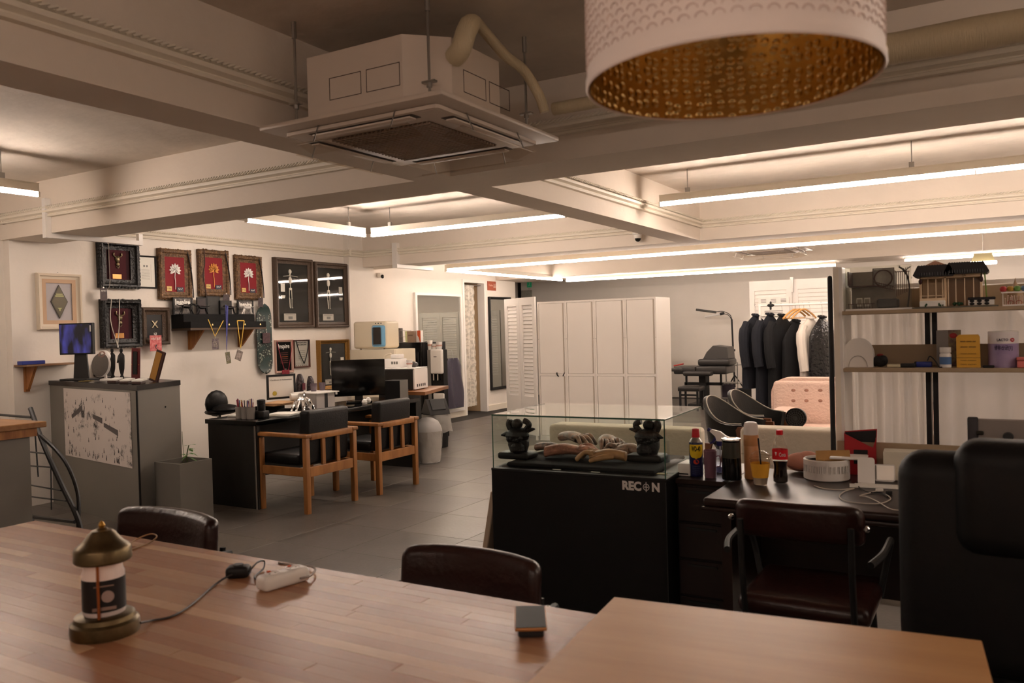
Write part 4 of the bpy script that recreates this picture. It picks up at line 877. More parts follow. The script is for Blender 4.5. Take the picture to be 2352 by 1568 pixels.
# diamond award on the near pilaster
t, w_, h_ = wthing('diamond_award', 'white wooden frame with a grey diamond plaque on the near pilaster', 'framed award', (82, 629, 184, 757), XC+.001)
CRM = mat('frame_cream', 'd9cbb6', .5)
yb = frame(t, w_, h_, .05, .045, CRM, mat('mat_lilac', 'b9b4b6', .8), glassy=False, bd=.15)
part('inner_frame', MB().bx(-w_/2+.05, -.018, .05, -w_/2+.085, -.009, h_-.05).bx(w_/2-.085, -.018, .05, w_/2-.05, -.009, h_-.05).bx(-w_/2+.085, -.018, .05, w_/2-.085, -.009, .085).bx(-w_/2+.085, -.018, h_-.085, w_/2-.085, -.009, h_-.05), mat('mat_peach', 'c9a98c', .8), t)
a_, b_ = w_*.19, h_*.30; zc_ = h_/2
dp = part('plaque', MB().prism([(-a_, zc_), (0, zc_-b_), (a_, zc_), (0, zc_+b_)], -.017, -.008), mat('plaque_dark', '433d36', .35, .4), t)
part('plaque_face', MB().prism([(-a_*.9, zc_), (0, zc_-b_*.9), (a_*.9, zc_), (0, zc_+b_*.9)], -.0185, -.0172), mat('plaque_face', '57503f', .4, .3), t)
part('plaque_lines', MB().bx(-.03, -.0195, zc_+b_*.42, .03, -.0186, zc_+b_*.48).bx(-.04, -.0195, zc_+b_*.30, .04, -.0186, zc_+b_*.38).prism([(-.022, zc_-b_*.36), (.022, zc_-b_*.36), (.006, zc_-b_*.46), (.006, zc_-b_*.56), (-.006, zc_-b_*.56), (-.006, zc_-b_*.46)], -.0195, -.0186), mat('plaque_gold', '9c9a6a', .4, .4), t)
part('nail', MB().cyl((0, -.01, h_+.012), (0, 0, h_+.012), .003, n=6), STEEL, t)
# black ornate frames with horned masks
def ornate(r, label, seed, lan):
    t, w_, h_ = wthing('ornate_award', label, 'framed award', r, group='horned mask awards in carved black frames')
    d = .075
    frame(t, w_, h_, .085, d, BKC, mat('velvet_wine', '2c0e12', .9), glassy=False, bd=.2)
    rim_bumps(t, w_, h_, .085, d, BKC, 46, .016, seed=seed)
    part('center_panel', MB().bx(-w_*.24, -.024, h_*.14, w_*.20, -.0185, h_*.86), mat('velvet_red_dark', '40121a', .9), t)
    m = MB(); z = h_*.62
    m.ell((-.01, -.03, z), (.026, .014, .034), 12); m.ell((-.01, -.034, z-.05), (.020, .012, .020), 10); m.tube([(-.025, -.034, z-.07), (-.01, -.036, z-.09), (.005, -.034, z-.07)], .004, 6)
    for s_ in (-1, 1): m.tube(bez([(-.01+s_*.018, -.03, z+.02), (-.01+s_*.042, -.034, z+.035), (-.01+s_*.040, -.036, z+.065)], 4), [.007]*8+[.002], 6)
    m.ell((-.01, -.036, z+.02), (.012, .012, .012), 8)
    part('horned_mask', m, mat('pewter_gold', '75684f', .4, .8), t)
    part('name_plate', MB().bx(-w_*.15, -.027, h_*.20, w_*.07, -.0242, h_*.30), mat('plate_bronze', 'a97a44', .35, .6), t)
    return t, w_, h_
t, w_, h_ = ornate((221, 555, 313, 662), 'black carved frame with horned mask, upper of two, partly behind the beam', 3, 0)
hangcord(t, [(-w_*.33, -.095, h_*.98), (-w_*.335, -.097, h_*.6), (-w_*.33, -.095, h_*.1), (-w_*.36, -.08, -.02)], '9b9186', .003)
t, w_, h_ = ornate((228, 688, 318, 798), 'black carved frame with horned mask, lower of two, hung with a white lanyard', 8, 1)
hangcord(t, [(-w_*.33, -.097, h_*1.0), (-w_*.37, -.099, h_*.55), (-w_*.22, -.1, h_*.05)], 'c9c0b4', .0045); hangcord(t, [(-w_*.13, -.097, h_*1.0), (-w_*.16, -.099, h_*.5), (-w_*.22, -.1, h_*.05)], 'c9c0b4', .0045)
part('clip', MB().rb(-w_*.24, -.106, -.0, -w_*.20, -.098, .03, .003, 1), STEEL, t)
def badge(label, r, c1, c2, txt=None, c=XW+.11, tilt=0, cardm=None, yoff=0):
    t, w_, h_ = wthing('name_badge', label, 'badge', r, c)
    t.rotation_euler = (0, tilt, PI/2)
    M_ = Matrix.Identity(4)
    part('card', MB().rb(-w_/2, -.003, 0, w_/2, .001, h_, .0012, 1), cardm or mat('badge_'+c1, c1, .5, hex2=c2, vscale=35), t)
    part('clip', MB().rb(-.008, -.005, h_, .008, .001, h_+.016, .002, 1), STEEL, t)
    if txt: text('badge_text', txt, h_*.18, t, (0, -.0036, h_*.78), PAPER, w=w_*.8)
    return t, w_, h_
badge('dark event badge hanging between the two horned mask frames', (230, 662, 246, 690), '2b2020', '4a3230', 'ARTIST', XW+.10)
# certificate in thin black frame
t, w_, h_ = wthing('certificate', 'white certificate in thin black frame beside the upper horned mask', 'framed certificate', (309, 587, 357, 662))
frame(t, w_, h_, .016, .022, BLACK, PAPER, bd=.4)
part('crest', MB().lathe([(0, 0), (.010, 0), (.010, .001), (0, .001)], 14, M=Matrix.Translation((-.016, -.0095, h_*.68)) @ Matrix.Rotation(PI/2, 4, 'X')).lathe([(0, 0), (.010, 0), (.010, .001), (0, .001)], 14, M=Matrix.Translation((.016, -.0095, h_*.68)) @ Matrix.Rotation(PI/2, 4, 'X')), GREY, t)
m = MB()
for k in range(9): m.bx(-w_*.2, -.0098, h_*(.56-.035*k), w_*.2, -.009, h_*(.56-.035*k)+.0025)
m.bx(-w_*.26, -.0096, h_*.2, -w_*.255, -.009, h_*.74); m.bx(w_*.255, -.0096, h_*.2, w_*.26, -.009, h_*.74); part('lettering', m, mat('ink_grey', '9a958d', .8), t)
# lotus awards
def lotus(r, label, petal, lan):
    t, w_, h_ = wthing('lotus_award', label, 'framed award', r, group='lotus awards in bronze frames')
    b = w_*.22
    frame(t, w_, h_, b, .055, BRO, RED, glassy=False, bd=.45)
    rim_bumps(t, w_, h_, b, .05, BRO, 60, .010, seed=int(r[0]), out=.15)
    yb = -.026; zc_ = h_*.60; pm = mat('petal_'+petal, petal, .35, .6 if petal != 'e9e4df' else 0)
    m = MB()
    for ring, (n, L, wd, yy, off) in enumerate(((9, .066, .030, .004, 0), (8, .050, .028, .012, .2), (6, .034, .022, .020, .1))):
        for k in range(n):
            a_ = -.55+(PI+1.1)*k/(n-1) if ring < 2 else off+PI*k/(n-1)
            c_, s_ = math.cos(a_), math.sin(a_)
            ctr = Vector((c_*L*.55, yb-yy, zc_+s_*L*.55-.008))
            Mx = Matrix.Translation(ctr) @ Matrix.Rotation(-(a_-PI/2), 4, 'Y')
            m.prism([(0, -L*.5), (wd*.5, -L*.1), (wd*.42, L*.25), (0, L*.55), (-wd*.42, L*.25), (-wd*.5, -L*.1)], -.003, .003, M=Mx)
            m.tube([(ctr+Vector((c_*L*-.4, -.004, s_*L*-.4))), (ctr+Vector((c_*L*.4, -.006, s_*L*.4)))], [.005, .001], 5)
    m.ell((0, yb-.02, zc_+.002), (.012, .010, .012), 8)
    part('lotus_flower', m, pm, t)
    part('stem', MB().tube(bez([(0, yb-.006, zc_-.02), (-.008, yb-.008, h_*.45), (-.002, yb-.008, h_*.36), (-.004, yb-.008, h_*.20)], 5), .004, 6), pm, t)
    part('gold_card', MB().bx(-w_*.27, yb-.006, h_*.17, -w_*.12, yb-.003, h_*.26), mat('card_gold', 'd3b368', .5), t)
    cd = part('blue_card', MB().bx(w_*.04, yb-.006, h_*.16, w_*.24, yb-.003, h_*.25), mat('card_slate', '2c3140', .5), t)
    text('card_text', 'F Tai', .020, t, (-w_*.195, yb-.007, h_*.215), DGREY, w=w_*.10); part('card_scrawl', MB().tube(bez([(w_*.07, yb-.007, h_*.20), (w_*.09, yb-.007, h_*.225), (w_*.11, yb-.007, h_*.195), (w_*.14, yb-.007, h_*.22), (w_*.17, yb-.007, h_*.20), (w_*.21, yb-.007, h_*.235)], 4), .0022, 5), PAPER, cd)
    if lan & 1: hangcord(t, [(w_*.36, -.05, h_*.98), (w_*.44, -.062, h_*.6), (w_*.485, -.062, h_*.2), (w_*.49, -.06, h_*.04)], '151010', .006)
    if lan & 2: hangcord(t, [(-w_*.34, -.05, h_*.99), (-w_*.36, -.064, h_*.7), (-w_*.42, -.064, h_*.45), (-w_*.36, -.062, h_*.12), (-w_*.33, -.06, 0)], '3a2018', .006)
    return t
lotus((360, 573, 435, 688), 'bronze carved frame with a white lotus on red, leftmost of three', 'e9e4df', 1)
lotus((452, 575, 521, 681), 'bronze carved frame with a gold lotus on red', 'b5793a', 3)
lotus((536, 588, 597, 688), 'bronze carved frame with a white lotus on red, nearest the skeleton pictures', 'e9e4df', 1)
# frame with letter X
t, w_, h_ = wthing('letter_award', 'dark brown deep frame holding a metal letter X', 'framed award', (318, 706, 383, 792))
frame(t, w_, h_, .075, .07, DKW, mat('leather_dark', '15100e', .5), glassy=False, bd=.35)
text('metal_letter', 'X', .10, t, (0, -.03, h_*.54), mat('letter_pewter', 'a0937a', .35, .8), bold=.002, ext=.004)
part('small_plate', MB().bx(-.015, -.032, h_*.27, .02, -.026, h_*.33), STEEL, t)
t, w_, h_ = badge('red event badge hanging from the letter X frame', (344, 770, 371, 806), 'b5353c', 'd88a86', 'ARTIST', XW+.10, 0)
part('badge_figure', MB().tube(bez([(-.012, -.0045, .05), (.01, -.0045, .065), (-.004, -.0045, .035), (.014, -.0045, .02)], 5), .003, 5), DGREY, t)
hangcord(t, [(0, -.004, h_+.014), (.0, .02, h_+.04)], '5a5652', .004)
# skeleton pictures
def skeleton(r, label, fm, band2=False, side=1, mirror=1, b=.07, group='framed skeleton pictures'):
    t, w_, h_ = wthing('skeleton_picture', label, 'framed picture', r, group=group)
    frame(t, w_, h_, b, .07, fm, VELB, bd=.25)
    rim_bumps(t, w_, h_, b, .05, fm, 70, .006, seed=int(r[0]), out=.9)
    iw, ih = w_-2*b, h_-2*b; yb = -.022; cx_ = -iw*.10; BN = mat('bone', 'd9d3c6', .5)
    s_ = ih/.54; zt = b+ih*.97
    def q(x, z): return (cx_+x*s_, yb-.004, zt+z*s_)
    m = MB(); m.ell(q(0, -.055), (.018*s_, .012*s_, .022*s_), 12); m.bx(*(Vector(q(-.009, -.088))), *(Vector(q(.009, -.07))+Vector((0, .004, 0))))
    m.ell(q(0, -.135), (.020*s_, .010*s_, .035*s_), 12); m.cyl(q(0, -.09), q(0, -.205), .004*s_, n=6)
    for k in range(5): m.tube([q(-.020+.001*k, -.115-.011*k), q(0, -.119-.011*k), q(.020-.001*k, -.115-.011*k)], .0022*s_, 5)
    m.ell(q(0, -.215), (.020*s_, .008*s_, .013*s_), 10)
    for g in (-1, 1):
        m.tube([q(g*.014, -.22), q(g*.016, -.30), q(g*.012, -.385)], [.004*s_, .003*s_, .0025*s_], 6); m.tube([q(g*.012+.004, -.305), q(g*.010+.004, -.385)], .0018*s_, 5); m.ell(q(g*.012+.006, -.39), (.010*s_, .004, .003*s_), 8); m.ell(q(g*.016, -.303), (.005*s_,)*3, 8)
    part('skeleton', m, BN, t)
    m = MB(); m.tube([q(-.085, -.100), q(-.02, -.093), q(.03, -.093), q(.095, -.100)], .0022*s_, 6); part('lamp_reflection', m, BN, t)  # bone-coloured line drawn where lamp reflections cross the picture glass
    x0 = -iw*.42 if side < 0 else iw*.30
    part('name_tag', MB().bx(x0, yb-.006, b+ih*.52, x0+iw*.13, yb-.002, b+ih*.66), PAPER, t)
    ch = part('crest', MB().prism([(x0+.0, b+ih*.46), (x0+iw*.14, b+ih*.46), (x0+iw*.12, b+ih*.41), (x0+iw*.02, b+ih*.41)], yb-.006, yb-.002), PAPER, t)
    part('caption_card', MB().bx(-iw*.34, yb-.006, b+ih*.03, iw*.06, yb-.002, b+ih*.15), mat('card_grey', 'b9b3aa', .7), t)
    part('caption_lines', MB().bx(-iw*.30, yb-.0065, b+ih*.125, iw*.02, yb-.006, b+ih*.132).bx(-iw*.20, yb-.0065, b+ih*.055, -iw*.06, yb-.006, b+ih*.10), GREY, t)
    return t
skeleton((626, 594, 713, 753), 'dark carved frame with skeleton on black, left of the tall pair', DKW, True, -1)
skeleton((718, 604, 795, 752), 'dark carved frame with skeleton on black, right of the tall pair', DKW, False, 1)
skeleton((727, 780, 796, 893), 'gold carved frame with a small skeleton, partly behind the monitor', GLD, False, 1, b=.05)
# small awards under them
t, w_, h_ = wthing('inspire_award', 'pinkish frame with a black Inspire poster and red lanyard', 'framed award', (630, 780, 671, 856))
frame(t, w_, h_, .026, .03, mat('frame_pink', 'c9a596', .5), VELB, bd=.4); text('poster_title', 'Inspire', .075, t, (0, -.0135, h_*.80), PAPER, bold=.001, w=w_*.62)
m = MB()
for k in range(6): m.bx(-w_*.22, -.0132, h_*(.60-.06*k), w_*.22, -.0124, h_*(.60-.06*k)+.004, 1 if k == 2 else 0)
part('lettering', m, [mat('ink_red', '7e4a40', .7), mat('ink_orange', 'b8662f', .6)], t)
hangcord(t, [(-w_*.45, -.034, h_*.98), (-w_*.25, -.036, h_*.45), (-w_*.05, -.038, h_*.02)], 'a03446', .0035); hangcord(t, [(w_*.45, -.034, h_*.98), (w_*.28, -.036, h_*.45), (w_*.12, -.038, h_*.02)], 'a03446', .0035)
badge('crimson event badge below the pinkish Inspire frame', (648, 849, 665, 872), 'a02c3c', '5d1c26', None, XW+.04)
t, w_, h_ = wthing('ink_show_award', 'brown frame with white ink show certificate and a black V lanyard', 'framed certificate', (673, 780, 709, 844))
frame(t, w_, h_, .018, .03, mat('frame_brown', '4f2a1c', .45), PAPER, bd=.4); text('poster_title', 'SINGAPORE\nINK SHOW', .026, t, (0, -.0135, h_*.86), DGREY, bold=.0005, w=w_*.66)
m = MB()
for k in range(5): m.bx(-w_*.2, -.0132, h_*(.60-.07*k), w_*.2, -.0124, h_*(.60-.07*k)+.003)
for k in range(6): m.bx(-w_*(.36-.12*k), -.0132, h_*.06, -w_*(.36-.12*k)+.010, -.0124, h_*.06+.012)
part('lettering', m, GREY, t)
hangcord(t, [(-w_*.42, -.034, h_*.97), (-w_*.2, -.037, h_*.5), (.012, -.04, h_*.14)], '120f10', .006); hangcord(t, [(w_*.42, -.034, h_*.97), (w_*.25, -.037, h_*.5), (.012, -.04, h_*.14)], '120f10', .006)
# ---------------------------------------------------------------- display shelf
def at(px, py, x): return PX(px, py, x)
X0 = XL+.002; DEPTH = .30
lf, rf = PX(393, 740, XL), PX(611, 755, XL+DEPTH)
zb = PX(500, 757, XL+DEPTH).z; L_ = rf.y-lf.y
t = thing('display_shelf', 'black velvet stepped display shelf on wooden brackets under the lotus awards', 'shelf', (X0, lf.y, zb), PI/2)
part('board', MB().bx(0, -DEPTH, 0, L_, 0, .022), mat('board_edge', '4b3a2c', .6), t)
h1 = PX(500, 738, XL+DEPTH).z-zb; h2 = PX(500, 722, XL+DEPTH*.6).z-zb
part('lower_step', MB().rb(0, -DEPTH-.004, .0225, L_, -DEPTH*.66, h1, .003, 1), VELB, t); part('upper_step', MB().rb(.0, -DEPTH*.66+.001, .0225, L_*.93, -.002, h2, .003, 1), VELB, t)
for px in (429, 543):
    y_ = PX(px+8, 780, XL+.02).y-lf.y; zz = PX(px, 803 if px < 500 else 797, XL+.02).z-zb
    b_ = part('bracket', MB().prismz([(0, 0), (.03, 0), (.03, .01), (0, .01)], 0, 0) if False else MB().bx(y_-.018, -.022, zz, y_+.018, -.001, -.001), WOODM, t)
    part('gusset', MB().add([(y_+s_, q, z) for s_ in (-.010, .010) for q, z in ((-.023, -.001), (-DEPTH*.8, -.001), (-DEPTH*.72, -.03), (-.05, zz+.01), (-.023, zz+.01))], [(0, 1, 2, 3, 4), (9, 8, 7, 6, 5), (0, 5, 6, 1), (1, 6, 7, 2), (2, 7, 8, 3), (3, 8, 9, 4), (4, 9, 5, 0)]), WOODM, b_)
for k in range(4): part('brass_mark', MB().prism([(L_*(.27+.215*k)-.010, h1*.52), (L_*(.27+.215*k)+.010, h1*.52), (L_*(.27+.215*k)+.006, h1*.72), (L_*(.27+.215*k)-.006, h1*.72)], -DEPTH-.0065, -DEPTH-.0045), mat('mark_brass', 'd8c88c', .35, .5), t)
zt2 = zb+h2+.0006
def onstep(px, q=.5): p = PX(px, 715, XL+DEPTH*.66*q); return p.y
def board(label, px0, px1, pyt, q, title, c1='1c1819', c2='8a827c', sub=None):
    x = XL+DEPTH*.66*q; a_, b_ = PX(px0, 715, x).y, PX(px1, 715, x).y; h_ = PX((px0+px1)/2, pyt, x).z-zt2; w_ = b_-a_
    t = thing('award_board', label, 'award', (x, (a_+b_)/2, zt2), PI/2, 'award boards on the display shelf')
    part('board', MB().rb(-w_/2, -.008, 0, w_/2, .008, h_, .002, 1), BLACK, t); part('print', MB().bx(-w_*.43, -.0095, h_*.06, w_*.38, -.0082, h_*.94), mat('print_'+c2, c1, .5, hex2=c2, vscale=22), t)
    if title: text('board_title', title, h_*.46, t, (-w_*.02, -.0105, h_*.70), PAPER, bold=.003, w=w_*.76)
    if sub: text('board_text', sub, h_*.10, t, (0, -.0105, h_*.4), mat('ink_ash', '8d867f', .6), w=w_*.6)
    return t
board('black Inspire award board at the left end of the display shelf', 397, 442, 683, .35, 'Inspire')
board('dark red-striped artist board behind the running statuettes', 452, 474, 683, .35, None, '2a2020', '3a2a2a', 'ARTIST')
board('plain charcoal award board in the middle of the display shelf', 474, 505, 680, .25, None, '23211e', '2b2926')
board('black board with a small gold figure beside the plain charcoal board', 505, 532, 690, .35, None, '0f0d0d', '2a2522', None)
board('black Inspire award board at the right end of the display shelf', 545, 582, 690, .35, 'Inspire')
def beast(label, px, col, flip=1, s=1.0):
    x = XL+DEPTH*.66*.75; y_ = PX(px, 715, x).y
    t = thing('running_statuette', label, 'statuette', (x, y_, zt2), PI/2, 'running horse statuettes on the display shelf')
    f = flip*s; zz = .075*s
    m = MB(); m.ell((0, 0, zz), (.052*s, .018*s, .020*s), 12); m.tube(bez([(f*.035, 0, zz+.005), (f*.06, 0, zz+.022), (f*.082, 0, zz+.020)], 4), [.014*s, .012*s, .011*s, .010*s, .010*s, .010*s, .010*s, .009*s, .008*s], 8)
    m.ell((f*.086, 0, zz+.018), (.016*s, .008*s, .008*s), 8); m.tube(bez([(-f*.045, 0, zz+.01), (-f*.075, 0, zz+.008), (-f*.10, 0, zz+.02)], 4), .004*s, 6)
    for dx, ex in ((.035, .075), (.028, .05), (-.03, -.07), (-.036, -.05)):
        m.tube(bez([(f*dx, .006*(1 if ex > 0 else -1), zz-.004), (f*(dx+ex)/2, 0, zz*.55), (f*ex, 0, .006)], 4), [.008*s]*5+[.005*s]*4, 6)
    part('animal', m, mat('beast_'+col, col, .35, .5 if col != 'c9c4bf' else .2), t); part('base', MB().rb(-.07*s, -.02, 0, .075*s, .02, .006, .002, 1), BLACK, t)
beast('leftmost black running horse statuette on the display shelf', 428, '131112', 1, 1.15)
beast('black running horse statuette facing left before the red-striped board', 465, '141213', -1, 1.0)
beast('black running horse statuette left of the white one', 529, '181516', -1, 1.0)
beast('white and silver running horse statuette on the display shelf', 568, 'c9c4bf', -1, 1.05)
# lanyards hung over the shelf front
XF = XL+DEPTH+.012
def lanyard(label, L, R, end, col, bad, tilt=0, card=('7e7074', '2d2226'), w0=.006):
    # L,R: picture points of the two strap ends at the shelf, end: where they meet the clip
    pl, pr, pe = (PX(*q, XF) for q in (L, R, end)); t = thing('lanyard_badge', label, 'badge', pe, PI/2)
    def loc(p): return (p.y-pe.y, 0, p.z-pe.z)
    for q in (pl, pr): 
        a_ = loc(q); part('strap', MB().grid(lambda u, v: (a_[0]*(1-u)*1.0+(v-.5)*.012*(.5+.5*(1-u))+ (.0 if q is pl else .0), -.001*v, a_[2]*(1-u)), 8, 1, th=.0015), mat('strap_'+col, col, .6), t)
    if abs(pl.y-pr.y) > .06:
        a_, b_ = loc(pl), loc(pr); part('strap_top', MB().bx(min(a_[0], b_[0]), -.002, max(a_[2], b_[2])-.006, max(a_[0], b_[0]), 0, max(a_[2], b_[2])+.004), MATS['strap_'+col], t) if bad[4] else None
    bw, bh = bad[2], bad[3]
    M_ = Matrix.Rotation(tilt, 4, 'Y') 
    part('clip', MB().tube([(0, 0, .0), (0, -.002, -.022)], .004, 6), STEEL, t)
    part('card', MB().rb(-bw/2, -.004, -.025-bh, bw/2, -.001, -.025, .001, 1, M=M_), mat('card_'+card[0], card[0], .45, hex2=card[1], vscale=40), t)
    part('card_photo', MB().bx(-bw*.3, -.0052, -.025-bh*.75, bw*.28, -.0042, -.025-bh*.25, M=M_), mat('photo_'+card[1], 'a79a90', .5, hex2=card[1], vscale=60), t)
    return t
lanyard('patterned badge on a yellow lanyard, leftmost of three badges below the display shelf', (478, 733), (513, 736), (494, 772), 'd2aa44', (0, 0, .085, .115, 0), 0)
lanyard('green badge on a blue and white lanyard, middle of three below the display shelf', (519, 700), (523, 702), (521, 803), '3c3f86', (0, 0, .062, .125, 0), math.radians(-8), ('8a8260', '4c4a3a'))
lanyard('tilted photo badge on a yellow lanyard, rightmost of three below the display shelf', (545, 736), (561, 737), (553, 800), 'd2aa44', (0, 0, .085, .11, 1), math.radians(22), ('4d423c', '8d8078'))
badge('small dark badge hanging on the right edge of the gold lotus frame', (513, 676, 527, 700), '241c1e', '4e3a3c', None, XW+.07)
badge('small dark badge hanging on the right edge of the smaller white lotus frame', (593, 684, 604, 705), '241c1e', '4e3a3c', None, XW+.08)
# skateboard deck
t, w_, h_ = wthing('skate_deck', 'green-black printed skateboard deck hanging upright on the left wall', 'skateboard deck', (588, 699, 622, 859), XL+.035)
n = 14; pts = [(w_/2*math.cos(PI*k/n), h_-w_*.75+w_*.75*math.sin(PI*k/n)) for k in range(n+1)]+[(w_/2*math.cos(PI+PI*k/n), w_*.75+w_*.75*math.sin(PI+PI*k/n)) for k in range(n+1)]
def bend(m, h_, k=.03):
    m.v = [(x, y-(abs(z/h_-.5)*2)**6*k, z) for x, y, z in m.v]; return m
m = MB(); N_ = 30
def deck(u, v):
    z = h_*v; e = w_*.75; hw = w_/2
    if z < e: hw *= math.sqrt(max(0, 1-((e-z)/e)**2))
    if z > h_-e: hw *= math.sqrt(max(0, 1-((z-h_+e)/e)**2))
    return (-hw+2*hw*u, -.010-(abs(v-.5)*2)**8*.03, z)
DKM = bpy.data.materials.new('deck_print')
def deck_mat():
    m_ = DKM; m_.use_nodes = True; nt = m_.node_tree; b = nt.nodes['Principled BSDF']; b.inputs['Roughness'].default_value = .35
    tc = nt.nodes.new('ShaderNodeTexCoord'); vo = nt.nodes.new('ShaderNodeTexVoronoi'); vo.inputs['Scale'].default_value = 42
    no = nt.nodes.new('ShaderNodeTexNoise'); no.inputs['Scale'].default_value = 9; no.inputs['Detail'].default_value = 5
    r1 = nt.nodes.new('ShaderNodeValToRGB'); r1.color_ramp.elements[0].position = .18; r1.color_ramp.elements[0].color = lin('a3ac9c'); r1.color_ramp.elements[1].position = .46; r1.color_ramp.elements[1].color = lin('16211f')
    r2 = nt.nodes.new('ShaderNodeValToRGB'); r2.color_ramp.elements[0].position = .40; r2.color_ramp.elements[0].color = lin('14302f'); r2.color_ramp.elements[1].position = .62; r2.color_ramp.elements[1].color = lin('1c3530')
    mx = nt.nodes.new('ShaderNodeMixRGB'); nt.links.new(tc.outputs['Object'], vo.inputs[0]); nt.links.new(tc.outputs['Object'], no.inputs[0]); nt.links.new(vo.outputs[0], r1.inputs[0]); nt.links.new(no.outputs['Fac'], r2.inputs[0])
    gt = nt.nodes.new('ShaderNodeMath'); gt.operation = 'GREATER_THAN'; gt.inputs[1].default_value = .51; nt.links.new(no.outputs['Fac'], gt.inputs[0])
    nt.links.new(gt.outputs[0], mx.inputs[0]); nt.links.new(r2.outputs[0], mx.inputs[1]); nt.links.new(r1.outputs[0], mx.inputs[2]); nt.links.new(mx.outputs[0], b.inputs['Base Color'])
deck_mat()
part('deck', MB().grid(deck, 8, 40, th=-.011), DKM, t, ang=60)
part('wall_hook', MB().cyl((0, -.010, h_*.8), (0, .033, h_*.8), .006, n=8), STEEL, t)
badge('dark maroon square badge hung over the skateboard deck', (603, 764, 621, 788), '3c262c', '5a4044', None, XL+.075)
# ================================================================ small wall shelf on the near pilaster
SZ = 1.235
a_, b_ = PX(34, 838, XC+.02), PX(150, 836, XC+.02); zz = (PX(60, 838, XC+.2).z)
t = thing('pilaster_shelf', 'small wooden wall shelf on a bracket left of the grey counter', 'shelf', (XC+.001, a_.y, zz), PI/2)
ln = .50
part('board', MB().rb(0, -.20, -.016, ln, 0, 0, .002, 1), mat('shelf_brown', '8c6a4c', .5), t)
part('bracket', MB().bx(.08, -.024, -.24, .12, -.0, -.0165), WOODM, t); part('gusset', MB().add([(.10+s_, q, z) for s_ in (-.012, .012) for q, z in ((-.024, -.0165), (-.17, -.0165), (-.15, -.045), (-.045, -.22), (-.024, -.22))], [(0, 1, 2, 3, 4), (9, 8, 7, 6, 5), (0, 5, 6, 1), (1, 6, 7, 2), (2, 7, 8, 3), (3, 8, 9, 4), (4, 9, 5, 0)]), WOODM, t)
p = PX(72, 832, XC+.12); solo('blue_box', MB().rb(-.10, -.04, 0, .10, .04, .032, .003, 1), mat('box_blue', '22348f', .4), 'long flat blue box on the small pilaster shelf', 'box', (XC+.12, p.y, zz+.0005), PI/2)
# ================================================================ grey counter
CL, CC, CS, CB_ = (-7.30, 4.23), (-5.60, 3.915), (-5.83, 4.48), (-7.30, 4.86)
KZ = 1.10
t = thing('reception_counter', 'tall grey laminate counter with black top and a stuck poster', 'counter', (CC[0], CC[1], 0))
def rel(p): return (p[0]-CC[0], p[1]-CC[1])
q = [rel(CL), rel(CC), rel(CS), rel(CB_)]
cen = Vector((sum(x for x, y in q)/4, sum(y for x, y in q)/4))
ins = [tuple(cen+(Vector(p_)-cen)*.985) for p_ in q]
part('body', MB().prismz(ins, 0, KZ-.04), mat('counter_grey', '746f67', .5, var=.05, vscale=2), t); part('countertop', MB().prismz(q, KZ-.0395, KZ), mat('counter_black', '151313', .25), t)
e0, e1 = Vector(ins[1]), Vector(ins[0]); fd = (e1-e0).normalized(); fn_ = Vector((fd.y, -fd.x)); fn_ = -fn_ if fn_.y > 0 else fn_
part('corner_trim', MB().cyl((e0.x, e0.y, 0), (e0.x, e0.y, KZ-.042), .008, n=8), BLACK, t)
fe = (Vector(ins[2])-e0).normalized()
part('screw_cap', MB().ell((e0.x+fe.x*.38+.002, e0.y+fe.y*.38-.002, KZ-.20), .008, 8), BLACK, t)
# poster on the counter front: size from the picture, on the real front plane
def front_pt(px, py):
    d = ray(px, py); P0 = Vector((CC[0]+e0.x, CC[1]+e0.y, 0)); n3 = Vector((fn_.x, fn_.y, 0)); k = (P0-Vector((0, 0, EYE))).dot(n3)/d.dot(n3); return Vector((0, 0, EYE))+d*k
tl, tr, bl, br = (front_pt(*v) for v in ((144, 898), (296, 900), (152, 1052), (303, 1067)))
th_ = math.atan2(-fd.y, -fd.x)
pw = (tr-tl).to_2d().length; ph = tl.z-bl.z
def poster_mat():
    m_ = bpy.data.materials.new('poster_print'); m_.use_nodes = True; nt = m_.node_tree; b = nt.nodes['Principled BSDF']; b.inputs['Roughness'].default_value = .8
    tc = nt.nodes.new('ShaderNodeTexCoord'); n1 = nt.nodes.new('ShaderNodeTexNoise'); n1.inputs['Scale'].default_value = 16; n1.inputs['Detail'].default_value = 9; n1.inputs['Roughness'].default_value = .75
    n2 = nt.nodes.new('ShaderNodeTexNoise'); n2.inputs['Scale'].default_value = 4.2; n2.inputs['Detail'].default_value = 2
    r = nt.nodes.new('ShaderNodeValToRGB'); r.color_ramp.elements[0].position = .39; r.color_ramp.elements[0].color = lin('2b2828'); r.color_ramp.elements[1].position = .47; r.color_ramp.elements[1].color = lin('cdc3bc')
    mu = nt.nodes.new('ShaderNodeMath'); mu.operation = 'MULTIPLY_ADD'; mu.inputs[1].default_value = .55; 
    nt.links.new(tc.outputs['Object'], n1.inputs[0]); nt.links.new(tc.outputs['Object'], n2.inputs[0]); nt.links.new(n2.outputs['Fac'], mu.inputs[0])
    s2 = nt.nodes.new('ShaderNodeMath'); s2.operation = 'MULTIPLY'; s2.inputs[1].default_value = .48; nt.links.new(n1.outputs['Fac'], s2.inputs[0]); nt.links.new(s2.outputs[0], mu.inputs[2])
    nt.links.new(mu.outputs[0], r.inputs[0]); nt.links.new(r.outputs[0], b.inputs['Base Color']); return m_
off = fn_*.002
t = thing('poster', 'black and white crowd drawing poster stuck on the grey counter front', 'poster', (bl.x+off.x, bl.y+off.y, (bl.z+br.z)/2), th_)
part('sheet', MB().bx(0, -.0012, 0, pw, 0, ph), poster_mat(), t)
m = MB()
